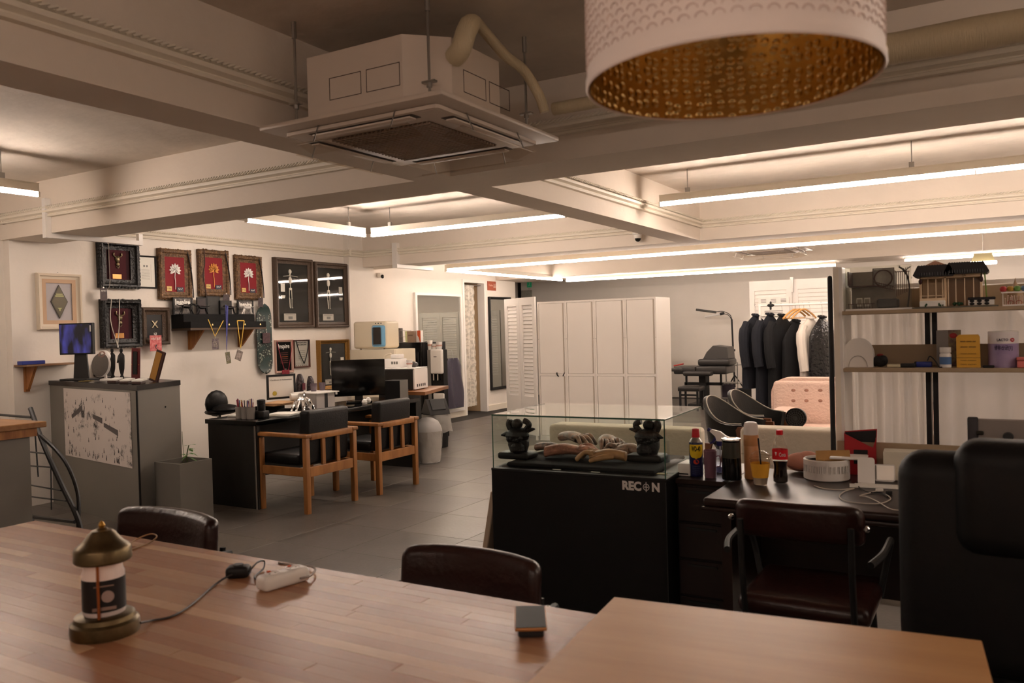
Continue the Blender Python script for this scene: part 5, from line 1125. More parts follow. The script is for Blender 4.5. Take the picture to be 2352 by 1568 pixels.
for x0, z0, x1, z1 in ((.13, .56, .30, .78), (.46, .60, .60, .62), (.62, .50, .82, .48)):
    m.prism([(pw*x0, ph*z0), (pw*x1, ph*(z1-.08)), (pw*x1, ph*(z1)), (pw*x0, ph*(z0+.06))], -.0018, -.0013)
part('drawn_benches', m, mat('ink_dark', '5a5452', .8), t)
m = MB(); rnd = random.Random(4)
for k in range(90):
    x = pw*rnd.uniform(.04, .86); z = ph*rnd.uniform(.03, .93); q_ = rnd.uniform(.5, 1.3)
    if rnd.random() < .3: z = ph*rnd.uniform(.02, .07); q_ = 1.2
    dx = rnd.uniform(-.006, .006); m.prism([(x-.006*q_, z), (x+.005*q_, z), (x+dx+.004*q_, z+.018*q_), (x+dx-.004*q_, z+.020*q_)], -.0018, -.0013); m.ell((x+dx, -.0016, z+.026*q_), (.004*q_, .0008, .005*q_), 6)
part('drawn_figures', m, mat('ink_mid', '4b4543', .8), t)
# things on the counter
K = KZ+.0005
def kp(px, py, off=None):
    # point on the counter top: off = distance behind the front edge
    off = {180: .15, 208: .44, 232: .20, 259: .34, 280: .34, 311: .30, 352: .30, 262: .075, 290: .075, 318: .09, 195: .09}.get(px, .2)
    d = ray(px, py); P0 = Vector((CC[0], CC[1])); n2 = Vector((fn_.x, fn_.y)); k = (P0.dot(n2)-off)/(d.x*n2.x+d.y*n2.y); return Vector((d.x*k, d.y*k, K))
def kt(name, label, cat, px, py, rz=0, group=None): p = kp(px, py); return thing(name, label, cat, (p.x, p.y, K), rz, group)
p = kp(180, 862)
t = thing('monitor', 'small monitor showing a dark blue picture on the grey counter', 'monitor', (p.x, p.y, K), math.radians(18))
dpt = dep(p); mw = 88*dpt/FPX; mh = 72*dpt/FPX; zc_ = PY(175, 778, p.y).z-K
part('bezel', MB().rb(-mw/2, -.02, zc_-mh/2, mw/2, .02, zc_+mh/2, .004, 1), BLACK, t)
SCR = bpy.data.materials.new('screen_blue'); SCR.use_nodes = True; _n = SCR.node_tree; _b = _n.nodes['Principled BSDF']; _b.inputs['Base Color'].default_value = (0, 0, 0, 1); _b.inputs['Roughness'].default_value = .2
_tc = _n.nodes.new('ShaderNodeTexCoord'); _mp = _n.nodes.new('ShaderNodeMapping'); _mp.inputs['Scale'].default_value = (1, 1, .35); _mp.inputs['Rotation'].default_value = (0, .5, 0); _no = _n.nodes.new('ShaderNodeTexNoise'); _no.inputs['Scale'].default_value = 13; _r = _n.nodes.new('ShaderNodeValToRGB')
_r.color_ramp.elements[0].position = .42; _r.color_ramp.elements[0].color = lin('0b0b1a'); _r.color_ramp.elements[1].position = .68; _r.color_ramp.elements[1].color = lin('4a4aa8')
_n.links.new(_tc.outputs['Object'], _mp.inputs[0]); _n.links.new(_mp.outputs[0], _no.inputs[0]); _n.links.new(_no.outputs['Fac'], _r.inputs[0]); _n.links.new(_r.outputs[0], _b.inputs['Emission Color']); _b.inputs['Emission Strength'].default_value = .38
part('screen', MB().bx(-mw*.47, -.0215, zc_-mh*.45, mw*.47, -.0202, zc_+mh*.46), SCR, t)
part('sticker', MB().bx(mw*.44, -.0225, zc_+mh*.22, mw*.475, -.0216, zc_+mh*.42), WHITE, t)
part('stand_neck', MB().prism([(-.07, .0), (.09, .0), (.07, zc_-mh/2+.05), (-.045, zc_-mh/2+.05)], .021, .034), mat('neck_dark', '1f1e1e', .4), t)
part('stand_foot', MB().rb(-.14, -.07, 0, .14, .09, .014, .004, 1), DGREY, t)
part('receipt_printer', MB().rb(-.12, .10, .0, .02, .20, .09, .01, 2), DGREY, t, 'dark grey block behind the monitor foot') if False else None
solo('black_box', MB().rb(-.09, -.06, 0, .09, .06, .13, .006, 1), mat('box_umber', '241c18', .5), 'dark box on the counter between the monitor and the clip fan', 'box', (kp(208, 860).x-.02, kp(208, 858).y+.12, K), math.radians(10))
t = kt('clip_fan', 'white round fan with grey grille on the counter', 'fan', 232, 866, math.radians(28))
fz_ = PY(232, 838, kp(232, 866).y).z-K
R_ = 20*dep(kp(232, 866))/FPX
Mf = Matrix.Translation((0, 0, fz_)) @ Matrix.Rotation(math.radians(78), 4, 'X')
part('grille', MB().lathe([(0, .03), (R_*.5, .028), (R_, .012), (R_, 0)], 32, M=Mf, sy=1.35), mat('grille_grey', '6b655f', .5, bump=.8, bscale=300), t)
part('shell', MB().lathe([(R_*1.02, .01), (R_*1.06, 0), (R_*1.0, -.03), (R_*.6, -.07), (0, -.08)], 32, M=Mf, sy=1.35), WHITE, t)
part('motor_head', MB().ell((.01, .05, fz_+.075), (.05, .05, .05), 16), WHITE, t); part('head_ring', MB().lathe([(.018, 0), (.03, .002), (.03, .006), (.018, .006)], 20, M=Matrix.Translation((.01, .01, fz_+.09)) @ Matrix.Rotation(math.radians(60), 4, 'X')), mat('ring_brown', '8c6c60', .5), t)
part('base', MB().lathe([(0, 0), (.05, 0), (.045, .012), (.012, .02), (.012, fz_-.08), (0, fz_-.08)], 20, (.02, .04, 0)), WHITE, t)
def robed(label, px):
    t = kt('robed_statue', label, 'statue', px, 858, math.radians(15), 'slim black trophy statues on the counter')
    h_ = PY(px, 800, kp(px, 858).y).z-K
    part('figure', MB().lathe([(.022, .012), (.018, .03), (.012, .04), (.026, h_*.35), (.030, h_*.6), (.030, h_*.78), (.018, h_*.84), (.010, h_*.86), (.016, h_*.92), (.014, h_*.98), (0, h_)], 14, sy=.6).tube([(-.028, 0, h_*.75), (-.036, -.005, h_*.55), (-.012, -.014, h_*.6)], .007, 6), mat('statue_matt', '141312', .45), t)
    part('base', MB().rb(-.036, -.03, 0, .036, .03, .012, .002, 1), BLACK, t)
robed('slim black trophy statue on the counter nearer the fan', 259); robed('slim black trophy statue on the counter nearer the red plaque', 280)
t = kt('red_plaque', 'upright narrow red plaque with a black emblem on the counter', 'plaque', 311, 860, math.radians(14))
h_ = PY(311, 799, kp(311, 860).y).z-K; PR = mat('plaque_red', '5c1218', .4)
part('board', MB().rb(-.042, -.006, 0, .042, .008, h_, .003, 1, M=Matrix.Rotation(math.radians(3), 4, 'Y')), PR, t); part('emblem_panel', MB().rb(-.022, -.0085, h_*.2, .022, -.0065, h_*.9, .004, 1, M=Matrix.Rotation(math.radians(3), 4, 'Y')), BLACK, t)
m = MB()
for x in (-.036, .036):
    for z in (.05, .5, .95): m.ell((x, -.007, h_*z), .0035, 6, M=Matrix.Rotation(math.radians(3), 4, 'Y'))
part('stud', m, GOLD, t)
t = kt('tilted_plaque', 'wooden plaque with a golden plate leaning to the right on the counter', 'plaque', 352, 868, math.radians(12))
h_ = (PY(360, 804, kp(352, 868).y).z-K)*1.0; Mt = Matrix.Rotation(math.radians(20), 4, 'Y')
part('board', MB().rb(-.045, -.006, .0, .045, .010, h_*1.03, .003, 1, M=Mt), mat('plaque_wood', '3a1812', .4), t); part('gold_plate', MB().bx(-.038, -.0085, .02, .020, -.0065, h_*.97, M=Mt), mat('plate_gold', 'a97c3e', .35, .5), t)
for k, px in enumerate((262, 290, 318)):
    t = kt('card_holder', ['business card holder with white cards, nearest the fan', 'business card holder with white cards, middle of three', 'business card holder with white cards, nearest the tilted plaque'][k], 'card holder', px, 871-k*.0, math.radians(12), 'business card holders on the counter')
    part('holder', MB().rb(-.045, -.03, 0, .045, .03, .022, .004, 1), mat('holder_wood', '3d2a24', .5), t); part('cards', MB().bx(-.042, -.024, .0225, .042, .055, .034, M=Matrix.Rotation(math.radians(9), 4, 'X')), PAPER, t)
solo('loose_cards', MB().bx(-.06, -.012, 0, .05, .02, .003).bx(.0, -.02, .0032, .09, .01, .006), mat('card_ochre', 'a8935a', .7), 'ochre cards scattered on the counter before the monitor', 'cards', tuple(kp(195, 868)), .2)
# planter
a_, b_, d_ = PZ(362, 1060, .56), PZ(466, 1056, .56), PZ(412, 1064, .56)
t = thing('planter', 'square grey planter with a small leafy plant beside the counter', 'planter', (-5.45, 4.19, 0), 0)
m = MB(); W2 = .148; hh = .50
m.bx(-W2, -W2, 0, W2, W2, .03)
for s_ in (-1, 1): m.bx(s_*W2, -W2, .03, s_*(W2-.015), W2, hh); m.bx(-W2+.015, s_*W2, .03, W2-.015, s_*(W2-.015), hh)
part('box', m, mat('planter_grey', '6a665e', .6, var=.06, vscale=3), t); part('soil', MB().bx(-W2+.015, -W2+.015, hh-.06, W2-.015, W2-.015, hh-.05), mat('soil', '2a1a12', .95, bump=.8, bscale=40), t)
LEAF = mat('leaf', '4f7a34', .55)
part('stem', MB().tube(bez([(.05, .0, hh-.05), (.055, -.01, hh+.04), (.07, .0, hh+.12)], 5), .004, 6).tube([(-.02, .02, hh-.05), (-.03, .02, hh+.22)], .0018, 5), mat('stem', '4a5a2c', .6), t)
rnd = random.Random(12)
for k in range(11):
    an = rnd.uniform(0, 6.28); up = rnd.uniform(-.3, .7); L2 = rnd.uniform(.05, .085); q0 = Vector((.055+rnd.uniform(-.01, .02), rnd.uniform(-.02, .02), hh+rnd.uniform(-.0, .12)))
    dr = Vector((math.cos(an), math.sin(an), up)).normalized(); sd = dr.cross(Vector((0, 0, 1))).normalized()
    def lf_(u, v): return q0+dr*(L2*u)+sd*((v-.5)*.034*math.sin(PI*min(.98, max(.02, u))))+Vector((0, 0, -.03*u*u))
    part('leaf', MB().grid(lf_, 5, 2), LEAF, t)
# ================================================================ far left: metal chair and edge of another table
IR = mat('iron_black', '0d0c0c', .45)
t = thing('iron_chair', 'black iron chair with curved back rails at the left edge', 'chair', (-4.93, 3.02, 0), math.radians(-60))
def I3(px, py, y): return PY(px, py, y)
o_ = Vector((-4.93, 3.02, 0)); Ri = Matrix.Rotation(math.radians(60), 3, 'Z')
def LI(px, py, y): p = PY(px, py, y)-o_; return tuple(Ri @ p)
part('side_rail', MB().tube(bez([LI(70, 938, 3.06), LI(100, 1020, 3.0), LI(140, 1110, 2.95), LI(180, 1195, 2.9), LI(190, 1260, 2.88), LI(196, 1330, 2.9)], 5), .016, 8), IR, t)
part('curved_rail', MB().tube(bez([LI(60, 975, 3.05), LI(105, 1010, 3.0), LI(150, 1060, 2.97), LI(178, 1130, 2.95), LI(180, 1200, 2.93), LI(178, 1260, 2.95)], 5), .012, 8), IR, t)
part('side_rail', MB().tube(bez([LI(28, 1000, 3.2), LI(40, 1080, 3.18), LI(62, 1160, 3.16), LI(75, 1205, 3.15), LI(80, 1290, 3.15)], 5), .015, 8), IR, t)
part('top_rail', MB().tube([LI(-4, 952, 3.15), LI(72, 958, 3.06)], .009, 8), IR, t)
part('upright', MB().tube(bez([LI(78, 960, 3.06), LI(84, 1040, 3.06), LI(88, 1095, 3.05)], 4), .005, 6), IR, t); part('upright', MB().tube([LI(117, 1072, 3.02), LI(118, 1170, 3.02)], .004, 6), IR, t)
for k, (xa_, ya_, xb_, yb_) in enumerate(((36, 1034, 110, 1042), (48, 1068, 122, 1073), (60, 1112, 140, 1126), (70, 1140, 152, 1150), (74, 1186, 172, 1198))): part('cross_bar', MB().tube([LI(xa_, ya_, 3.14), LI(xb_, yb_, 2.98)], .005 if k < 4 else .012, 6), IR, t)
t = thing('wood_counter', 'edge of a wood-topped grey cabinet at the left border of the view', 'cabinet', (-5.05, 2.60, 0))
zt_ = .96
a_ = PZ(62, 972, zt_)
part('top', MB().rb(-1.0, -.55, zt_-.035, a_.x+5.05, .30, zt_, .004, 1), mat('counter_wood', '9d7146', .4, hex2='86592f', vscale=4, stretch=(.6, 6, 6)), t)
part('edge_band', MB().bx(-.95, -.50, zt_-.085, a_.x+5.05-.02, .25, zt_-.036), WOODM, t); part('body', MB().bx(-.95, -.50, 0, a_.x+5.05-.05, .22, zt_-.0855), mat('counter_grey', '746f67', .5), t)
p = PZ(5, 1188, .5)
# ================================================================ left work desk with its two wooden armchairs
DX0, DX1, DY0_, DY1_, DZ_ = -5.93, -5.30, 4.79, 7.05, .74
t = thing('work_desk', 'long black desk along the award wall behind the two wooden armchairs', 'desk', (DX0, DY0_, 0))
DKG = mat('desk_panel', '25231f', .5)
part('desktop', MB().rb(0, 0, DZ_-.04, DX1-DX0, DY1_-DY0_, DZ_, .004, 2), BLACKG, t)
for y in (.02, DY1_-DY0_-.05): part('end_panel', MB().bx(.015, y, 0, DX1-DX0-.015, y+.03, DZ_-.041), DKG, t)
part('back_panel', MB().bx(.03, .05, .15, .05, DY1_-DY0_-.05, DZ_-.041), DKG, t)
part('metal_post', MB().cyl((DX1-DX0-.03, .012, 0), (DX1-DX0-.03, .012, DZ_-.042), .008, n=8), STEEL, t)
D0 = DZ_+.0006
def ld(name, label, cat, x, y, rz=0, group=None): return thing(name, label, cat, (x, y, D0), rz, group)
def wooden_chair(label, x, y0, y1):
    # back towards +X (the room), seat towards the desk
    W_ = y1-y0; t = thing('wooden_armchair', label, 'chair', (x, y0, 0), 0, 'wooden armchairs at the black desk')
    p_ = .045
    for k, yy in enumerate((0, W_-p_)):
        part('leg', MB().rb(-p_, yy, 0, 0, yy+p_, .615, .006, 2), OAK, t); part('leg', MB().rb(-.56, yy, 0, -.56+p_, yy+p_, .60, .006, 2), OAK, t)
        part('armrest', MB().rb(-.60, yy-.012, .615, 0.012, yy+p_+.012, .645, .008, 2), OAK, t)
        part('side_rail', MB().rb(-.515, yy+.008, .30, -p_-.001, yy+p_-.008, .37, .004, 1), OAK, t)
    part('back_top_rail', MB().rb(-p_+.004, p_+.013, .595, 0.008, W_-p_-.013, .643, .006, 2), OAK, t)
    part('back_lower_rail', MB().rb(-p_+.008, p_+.001, .295, -.006, W_-p_-.001, .375, .004, 1), OAK, t)
    for k in (1, 2): yc = p_+(W_-2*p_)*k/3; part('back_slat', MB().rb(-.034, yc-.020, .376, -.012, yc+.020, .594, .003, 1), OAK, t)
    part('seat_cushion', MB().rb(-.56, p_+.004, .375, -.14, W_-p_-.004, .47, .03, 3), BLACKL, t)
    m = MB().rb(-.155, -.0+.055, .38, -.05, W_-.055, .83, .03, 4); m.v = [(x+(z-.38)*.06+(z > .645)*0, y, z) for x, y, z in m.v]; part('back_cushion', m, BLACKL, t)
    return t
wooden_chair('light wooden armchair with tall black back cushion, nearer the grey planter', -4.78, 4.83, 5.44)
wooden_chair('light wooden armchair with tall black back cushion, farther along beside the white bins', -4.74, 5.68, 6.26)
# black saddle stool behind the desk end
t = thing('saddle_stool', 'black saddle-shaped stool seat on a chrome post behind the desk end', 'stool', (-6.55, 5.46, 0))
z_ = .70; m = MB(); m.ell((-.03, 0, z_+.10), (.065, .13, .13), 16); m.ell((.07, .02, z_+.045), (.14, .13, .05), 16); m.ell((0, 0, z_+.02), (.13, .14, .035), 16); part('seat', m, BLACKL, t)
part('post', MB().cyl((0, 0, .08), (0, 0, z_), .02, n=14), CHROME, t); part('foot', MB().lathe([(0, 0), (.19, 0), (.19, .02), (.03, .07), (0, .08)], 28), BLACK, t)
# desk items
def dy(px, x): return PX(px, 930, x).y
t = ld('pen_cup', 'clear three-part pen cup full of pens at the desk end', 'pen holder', -5.58, 4.93)
for dx in (-.07, 0, .068): part('cup', MB().lathe([(0, 0), (.033, 0), (.036, .10), (.034, .10), (.031, .004), (0, .004)], 18, (dx, 0, 0)), mat('cup_frost', 'b9b2ab', .3, trans=.45), t)
rnd = random.Random(3); cs = ['c9a24a', '5a3f7a', '8a2a2a', 'd8d2c8', '2b2b30', 'e2ddd6', '9b3b52', '32408a']
for k in range(20):
    dx = (-.07, 0, .068)[k % 3]; a_ = rnd.uniform(0, 6.3); r1 = rnd.uniform(.004, .02); h_ = rnd.uniform(.13, .175)
    part('pen', MB().cyl((dx+r1*math.cos(a_)*.6, r1*math.sin(a_)*.6, .006), (dx+r1*1.7*math.cos(a_), r1*1.7*math.sin(a_), h_), .0042, n=6), mat('pen_'+cs[k % 8], cs[k % 8], .4), t)
solo('note_stack', MB().rb(-.05, -.04, 0, .05, .04, .018, .002, 1), PAPER, 'small stack of white notes left of the pen cup', 'notes', (-5.79, 5.00, D0), .2)
t = ld('camera', 'black camera standing lens-up on the desk beside the pen cup', 'camera', -5.47, dy(600, -5.47))
part('body', MB().rb(-.06, -.04, 0, .06, .04, .065, .012, 3), BLACK, t); part('lens', MB().lathe([(.032, .065), (.034, .07), (.034, .12), (.036, .122), (.036, .155), (.030, .158), (.028, .152), (0, .15)], 24), mat('lens_black', '111113', .3, bump=.3, bscale=120), t)
solo('paper_stack', MB().bx(-.10, -.12, 0, .12, .12, .010).bx(-.09, -.10, .0102, .13, .13, .018), PAPER, 'white papers lying on the desk behind the nearer armchair', 'papers', (-5.48, dy(645, -5.48), D0), .35)
solo('plastic_sleeve', MB().grid(lambda u, v: (u*.22, v*.2, .012+.02*math.sin(u*4)*math.sin(v*3)), 8, 8, th=.002), mat('sleeve_grey', '5b5652', .2, bump=.6, bscale=30), 'crumpled clear grey plastic sleeve beside the white papers', 'plastic sleeve', (-5.56, dy(668, -5.56), D0), .2)
# raised letter tray with certificate, envelopes and cartons (left side of the desk, against its rear)
t = ld('letter_tray', 'black letter tray holding brown envelopes on the desk', 'letter tray', -5.78, dy(645, -5.78), .1)
part('tray', MB().bx(-.13, -.20, 0, .13, .20, .006).bx(-.13, -.20, .006, -.125, .20, .06).bx(.125, -.20, .006, .13, .20, .03), BLACK, t)
for k in range(4): part('envelope', MB().bx(-.12, -.17, .062+k*.006, .12, .15, .067+k*.006, M=Matrix.Rotation(.12*k-.2, 4, 'Z')), mat('manila', 'b58f68', .7), t)
t = thing('standing_certificate', 'black framed certificate with a gold seal standing on the desk', 'framed certificate', (-5.90, dy(648, -5.90), D0+.10), math.radians(74))
w_, h_ = .30, .235
part('frame', MB().bx(-w_/2, 0, 0, w_/2, .012, .02).bx(-w_/2, 0, h_-.02, w_/2, .012, h_).bx(-w_/2, 0, .02, -w_/2+.02, .012, h_-.02).bx(w_/2-.02, 0, .02, w_/2, .012, h_-.02), BLACK, t)
part('sheet', MB().bx(-w_/2+.02, .004, .02, w_/2-.02, .010, h_-.02), PAPER, t); text('certificate_text', 'Certificate of Achievement', .02, t, (0, .0025, h_*.78), GREY, w=w_*.74); part('gold_seal', MB().lathe([(0, 0), (.022, 0), (.022, .002), (0, .002)], 20, M=Matrix.Translation((-w_*.24, .0035, h_*.24)) @ Matrix.Rotation(PI/2, 4, 'X')), mat('seal_gold', 'b7a545', .4, .4), t)
# chrome octopus-like cluster of silver figures
t = ld('silver_sculpture', 'shiny silver clawed sculpture on the desk behind the nearer armchair', 'sculpture', -5.52, dy(695, -5.52))
m = MB()
for k in range(9):
    a_ = 2*PI*k/9; m.tube(bez([(.02*math.cos(a_), .02*math.sin(a_), .12), (.06*math.cos(a_), .06*math.sin(a_), .09), (.09*math.cos(a_), .09*math.sin(a_), .04), (.10*math.cos(a_), .10*math.sin(a_), .012)], 4), [.022]*5+[.018]*4+[.013]*4, 8); m.ell((.10*math.cos(a_), .10*math.sin(a_), .014), .014, 8)
m.tube(bez([(.02, 0, .12), (.03, .0, .15), (.02, 0, .175)], 4), [.014]*5+[.010]*4, 8); m.tube(bez([(-.02, 0, .12), (-.035, .0, .14), (-.05, 0, .155)], 4), [.014]*5+[.008]*4, 8); m.ell((0, 0, .11), (.04, .04, .03), 12)
part('figure', m, CHROME, t)
t = ld('white_cartons', 'white carton with its lid ajar on the desk left of the monitor', 'carton', -5.61, dy(728, -5.61))
part('box', MB().rb(-.16, -.13, 0, .12, .12, .15, .003, 1), mat('carton_grey', 'b3ada8', .6), t); part('lid', MB().bx(-.18, -.15, .1505, .15, .15, .160), WHITE, t); part('dark_gap', MB().bx(.1201, -.02, .01, .122, .02, .15), BLACK, t)
solo('paper_roll', MB().cyl((0, -.0, .035), (.05, .10, .035), .033, n=20), PAPER, 'white paper roll lying beside the standing certificate', 'paper roll', (-5.74, dy(668, -5.74), D0+.088))
for k, yy in enumerate((dy(718, -5.7), dy(738, -5.7))):
    g_ = solo('drinking_glass', MB().lathe([(0, 0), (.026, 0), (.034, .075), (.032, .075), (.024, .006), (0, .006)], 20), mat('tumbler_lilac', '9a8a94', .1, trans=.6), ['purplish clear tumbler on the white carton, nearer the award wall frames', 'purplish clear tumbler on the white carton, nearer the monitor'][k], 'glass', (-5.68, yy, D0+.1612), 0, 'tumblers on the carton')
def boot(label, y, s):
    t = thing('boot_statuette', label, 'trophy', (-5.875, y, D0+.001), PI/2, 'dark boot-like trophies')
    m = MB(); m.tube(bez([(0, 0, .10*s), (-.005, 0, .16*s), (.004, 0, .22*s), (.0, 0, .29*s)], 4), [.045*s, .042*s, .038*s, .034*s, .033*s, .034*s, .036*s, .037*s, .036*s, .034*s, .030*s, .024*s, .016*s], 12); m.ell((.0, -.03*s, .09*s), (.05*s, .07*s, .03*s), 12); m.ell((-.01, 0, .05*s), (.07*s, .06*s, .05*s), 12)
    part('figure', m, mat('trophy_dark', '241f22', .35, .2, bump=1, bscale=60, hex2='574d50', vscale=60), t); part('tag', MB().bx(-.02, -.05*s, .15*s, .02, -.046*s, .21*s), mat('tag_wine', '5a1c28', .5), t)
boot('dark carved boot-like trophy with a wine tag, left of two', dy(690, -5.875), 1.12); boot('narrow dark carved trophy with a wine tag, right of two', dy(714, -5.875), 1.02)
# big monitor seen from the front-right
t = ld('desktop_monitor', 'large black monitor on the desk behind the farther armchair', 'monitor', -5.62, dy(825, -5.62), math.radians(44))
part('screen_housing', MB().rb(-.27, -.02, .07, .27, .02, .44, .006, 2), BLACKG, t); part('neck', MB().rb(-.04, .0, .02, .04, .03, .12, .004, 1), BLACK, t); part('foot', MB().rb(-.13, -.08, 0, .13, .08, .018, .006, 2), BLACKG, t); part('label', MB().bx(-.225, -.0215, .03, -.205, -.0205, .07), PAPER, t) if False else part('label', MB().bx(-.235, -.0215, .095, -.215, -.0205, .13), PAPER, t)
t = ld('computer_tower', 'black computer tower right of the large monitor', 'computer', -5.50, 6.90, math.radians(10)); part('case', MB().rb(-.09, -.08, 0, .09, .10, .20, .004, 1), BLACK, t); part('side_plate', MB().bx(.0905, -.08, .0, .093, .10, .20), GREY, t)
t = ld('tissue_bunch', 'crumpled white tissue beside the farther armchair cushion', 'tissue', -5.37, dy(838, -5.37)); part('tissue', MB().ell((0, 0, .03), (.03, .035, .03), 9).ell((.02, .03, .045), (.03, .025, .03), 9), PAPER, t)
# ================================================================ side table, microwave, fridges, dispenser
poly = [(-5.28, 7.12), (-5.60, 8.02), (-6.28, 7.78), (-5.98, 6.93+.16)]
SZ_ = .80
t = thing('side_table', 'brown wood-topped side table holding the white microwave', 'table', (-5.28, 7.12, 0))
rp = [(x+5.28, y-7.12) for x, y in poly]
part('top', MB().prismz(rp, SZ_-.035, SZ_), mat('counter_wood2', '8f5e37', .35, hex2='7b4d2b', vscale=5), t)
part('body', MB().prismz([(-.42, .05), (-.70, .86), (-.95, .62), (-.68, .05)], 0, SZ_-.036), BLACK, t)

S0 = SZ_+.0006
t = thing('microwave', 'white microwave oven with dark side seen on the side table', 'microwave', (-5.76, 7.36, S0), math.radians(12))
a0_, b0_ = PY(936, 860, 7.2), PY(970, 860, 7.2)
part('body', MB().rb(-.28, -.12, .006, .19, .24, .235, .012, 3), WHITE, t); part('top_cover', MB().rb(-.285, -.125, .236, .195, .245, .246, .004, 1), WHITE, t)
part('door', MB().rb(-.278, -.132, .010, .185, -.1205, .232, .004, 1), mat('micro_glass', '2b2724', .15), t); part('side_cover', MB().rb(.1905, -.118, .008, .198, .236, .234, .003, 1), WHITE, t)
m = MB()
for k in range(5): m.bx(.1981, -.06+.05*k, .035, .1995, -.035+.05*k, .065)
part('vent_slots', m, DGREY, t)
for k in range(4): part('foot', MB().cyl(((-.25, .16)[k % 2], (-.09, .2)[k//2], 0), ((-.25, .16)[k % 2], (-.09, .2)[k//2], .0065), .012, n=8), BLACK, t)
M0 = S0+.2466
t = thing('white_device', 'white boxy device with curved tube on top of the microwave', 'device', (-5.92, 7.40, M0), math.radians(12)); part('body', MB().rb(-.12, -.06, 0, .12, .10, .10, .006, 2), WHITE, t); part('head', MB().rb(-.02, -.04, .101, .10, .08, .15, .012, 2), WHITE, t); part('hose', MB().tube(bez([(-.12, 0, .02), (-.145, 0, .08), (-.10, 0, .14), (-.03, 0, .16)], 6), .008, 8), mat('hose_cream', 'd8ccb5', .5), t)
m = MB()
for k in range(3): m.bx(.0+.03*k, -.0615, .04, .022+.03*k, -.0602, .07)
part('dials', m, GREY, t)
t = thing('paper_cup', 'white paper cup standing at the right end of the microwave', 'cup', (-5.64, 7.33, M0)); part('cup', MB().lathe([(0, 0), (.026, 0), (.036, .085), (.038, .087), (.034, .085), (.025, .004), (0, .004)], 24), WHITE, t); part('print', MB().lathe([(.0335, .04), (.0352, .055)], 24), mat('print_rose', 'c99a8c', .6), t)
solo('bowl', MB().lathe([(0, 0), (.03, 0), (.06, .025), (.055, .045), (.03, .06), (0, .065)], 20), mat('bowl_grey', '3d3a38', .3), 'dark rounded lid lying between the white device and the paper cup', 'lid', (-5.72, 7.50, M0))
# cream low fridge and the dish dryer on it
def XY(px, y): return PY(px, 800, y).x
fx0, fx1 = XY(818, 8.0), XY(920, 8.0); fzt = PY(870, 802, 8.0).z
t = thing('cream_fridge', 'cream low refrigerator beside the black one near the pilaster', 'refrigerator', (fx0, 7.88, 0))
W_ = fx1-fx0
part('body', MB().rb(0, .02, .02, W_, .42, fzt, .008, 2), mat('fridge_cream', 'd9cdb6', .4), t); part('door', MB().rb(.002, 0, .03, W_-.002, .0195, fzt*.55, .006, 2), MATS['fridge_cream'], t); part('door', MB().rb(.002, 0, fzt*.55+.006, W_-.002, .0195, fzt, .006, 2), MATS['fridge_cream'], t); part('plinth', MB().bx(.02, .04, 0, W_-.02, .40, .0195), BLACK, t)
bx0 = XY(823, 8.0)-XY(818, 8.0)
t = thing('dish_dryer', 'cream rounded dish dryer with a blue-rimmed dark window', 'dish dryer', (XY(857, 8.02), 7.96, fzt+.001), math.radians(8))
wd_ = (XY(892, 8.0)-XY(822, 8.0)); hd = PY(857, 738, 8.0).z-fzt
part('body', MB().rb(-wd_/2, 0, .008, wd_/2, .32, hd, .035, 4), mat('dryer_cream', 'dccfb6', .35), t)
part('blue_rim', MB().rb(wd_*.08, -.012, hd*.08, wd_*.46, .02, hd*.86, .03, 4), mat('rim_blue', '7db4d6', .4), t); part('window', MB().rb(wd_*.11, -.016, hd*.15, wd_*.36, -.0, hd*.80, .018, 3), mat('window_dark', '37312d', .25), t)
m = MB()
for k in range(3): m.bx(wd_*(.17+.08*k), -.001, hd*.905, wd_*(.20+.08*k), .002, hd*.94)
part('buttons', m, DGREY, t)
for s_ in (-1, 1): part('foot', MB().cyl((s_*wd_*.35, .06, 0), (s_*wd_*.35, .06, .009), .012, n=8), BLACK, t)
t = thing('black_fridge', 'tall black refrigerator beyond the microwave', 'refrigerator', (-7.45, 9.10, 0))
FW = XY(979, 9.2)-.012+7.45; FH = PY(930, 787, 9.1).z
part('body', MB().bx(0, .03, .02, FW, .58, FH), BLACK, t); part('door', MB().rb(.002, 0, .03, FW-.002, .029, FH, .006, 2), BLACKG, t); part('handle', MB().cyl((FW-.04, -.02, FH*.5), (FW-.04, -.02, FH*.9), .008, n=8), BLACK, t); part('plinth', MB().bx(.03, .05, 0, FW-.03, .56, .0195), BLACK, t)
part('door_badge', MB().bx(FW*.58, -.001, FH*.85, FW*.66, .0005, FH*.862), GREY, t)
F0 = FH+.0008
def fr(name, label, cat, px, y, rz=0, group=None): return thing(name, label, cat, (XY(px, y), y, F0), rz, group)
t = fr('mug', 'white mug with a green mark on the black refrigerator', 'mug', 899, 9.25); part('cup', MB().lathe([(0, 0), (.036, 0), (.038, .095), (.035, .095), (.033, .005), (0, .005)], 24), WHITE, t); part('handle', MB().tube(bez([(.037, 0, .07), (.06, 0, .07), (.06, 0, .03), (.037, 0, .025)], 5), .005, 6), WHITE, t); part('mark', MB().lathe([(.0388, .03), (.0392, .06)], 24), mat('mark_green', '5f7a5c', .5), t)
t = fr('wire_rack', 'thin wire cup rack on the black refrigerator', 'rack', 924, 9.36); m = MB()
for zz in (.004, .08, .17): m.tube([(-.12, -.06, zz), (.12, -.06, zz), (.12, .06, zz), (-.12, .06, zz), (-.12, -.06, zz)], .0022, 5)
for x in (-.12, -.06, 0, .06, .12):
    for y in (-.06, .06): m.cyl((x, y, .002), (x, y, .17), .002, n=5)
part('wires', m, STEEL, t)
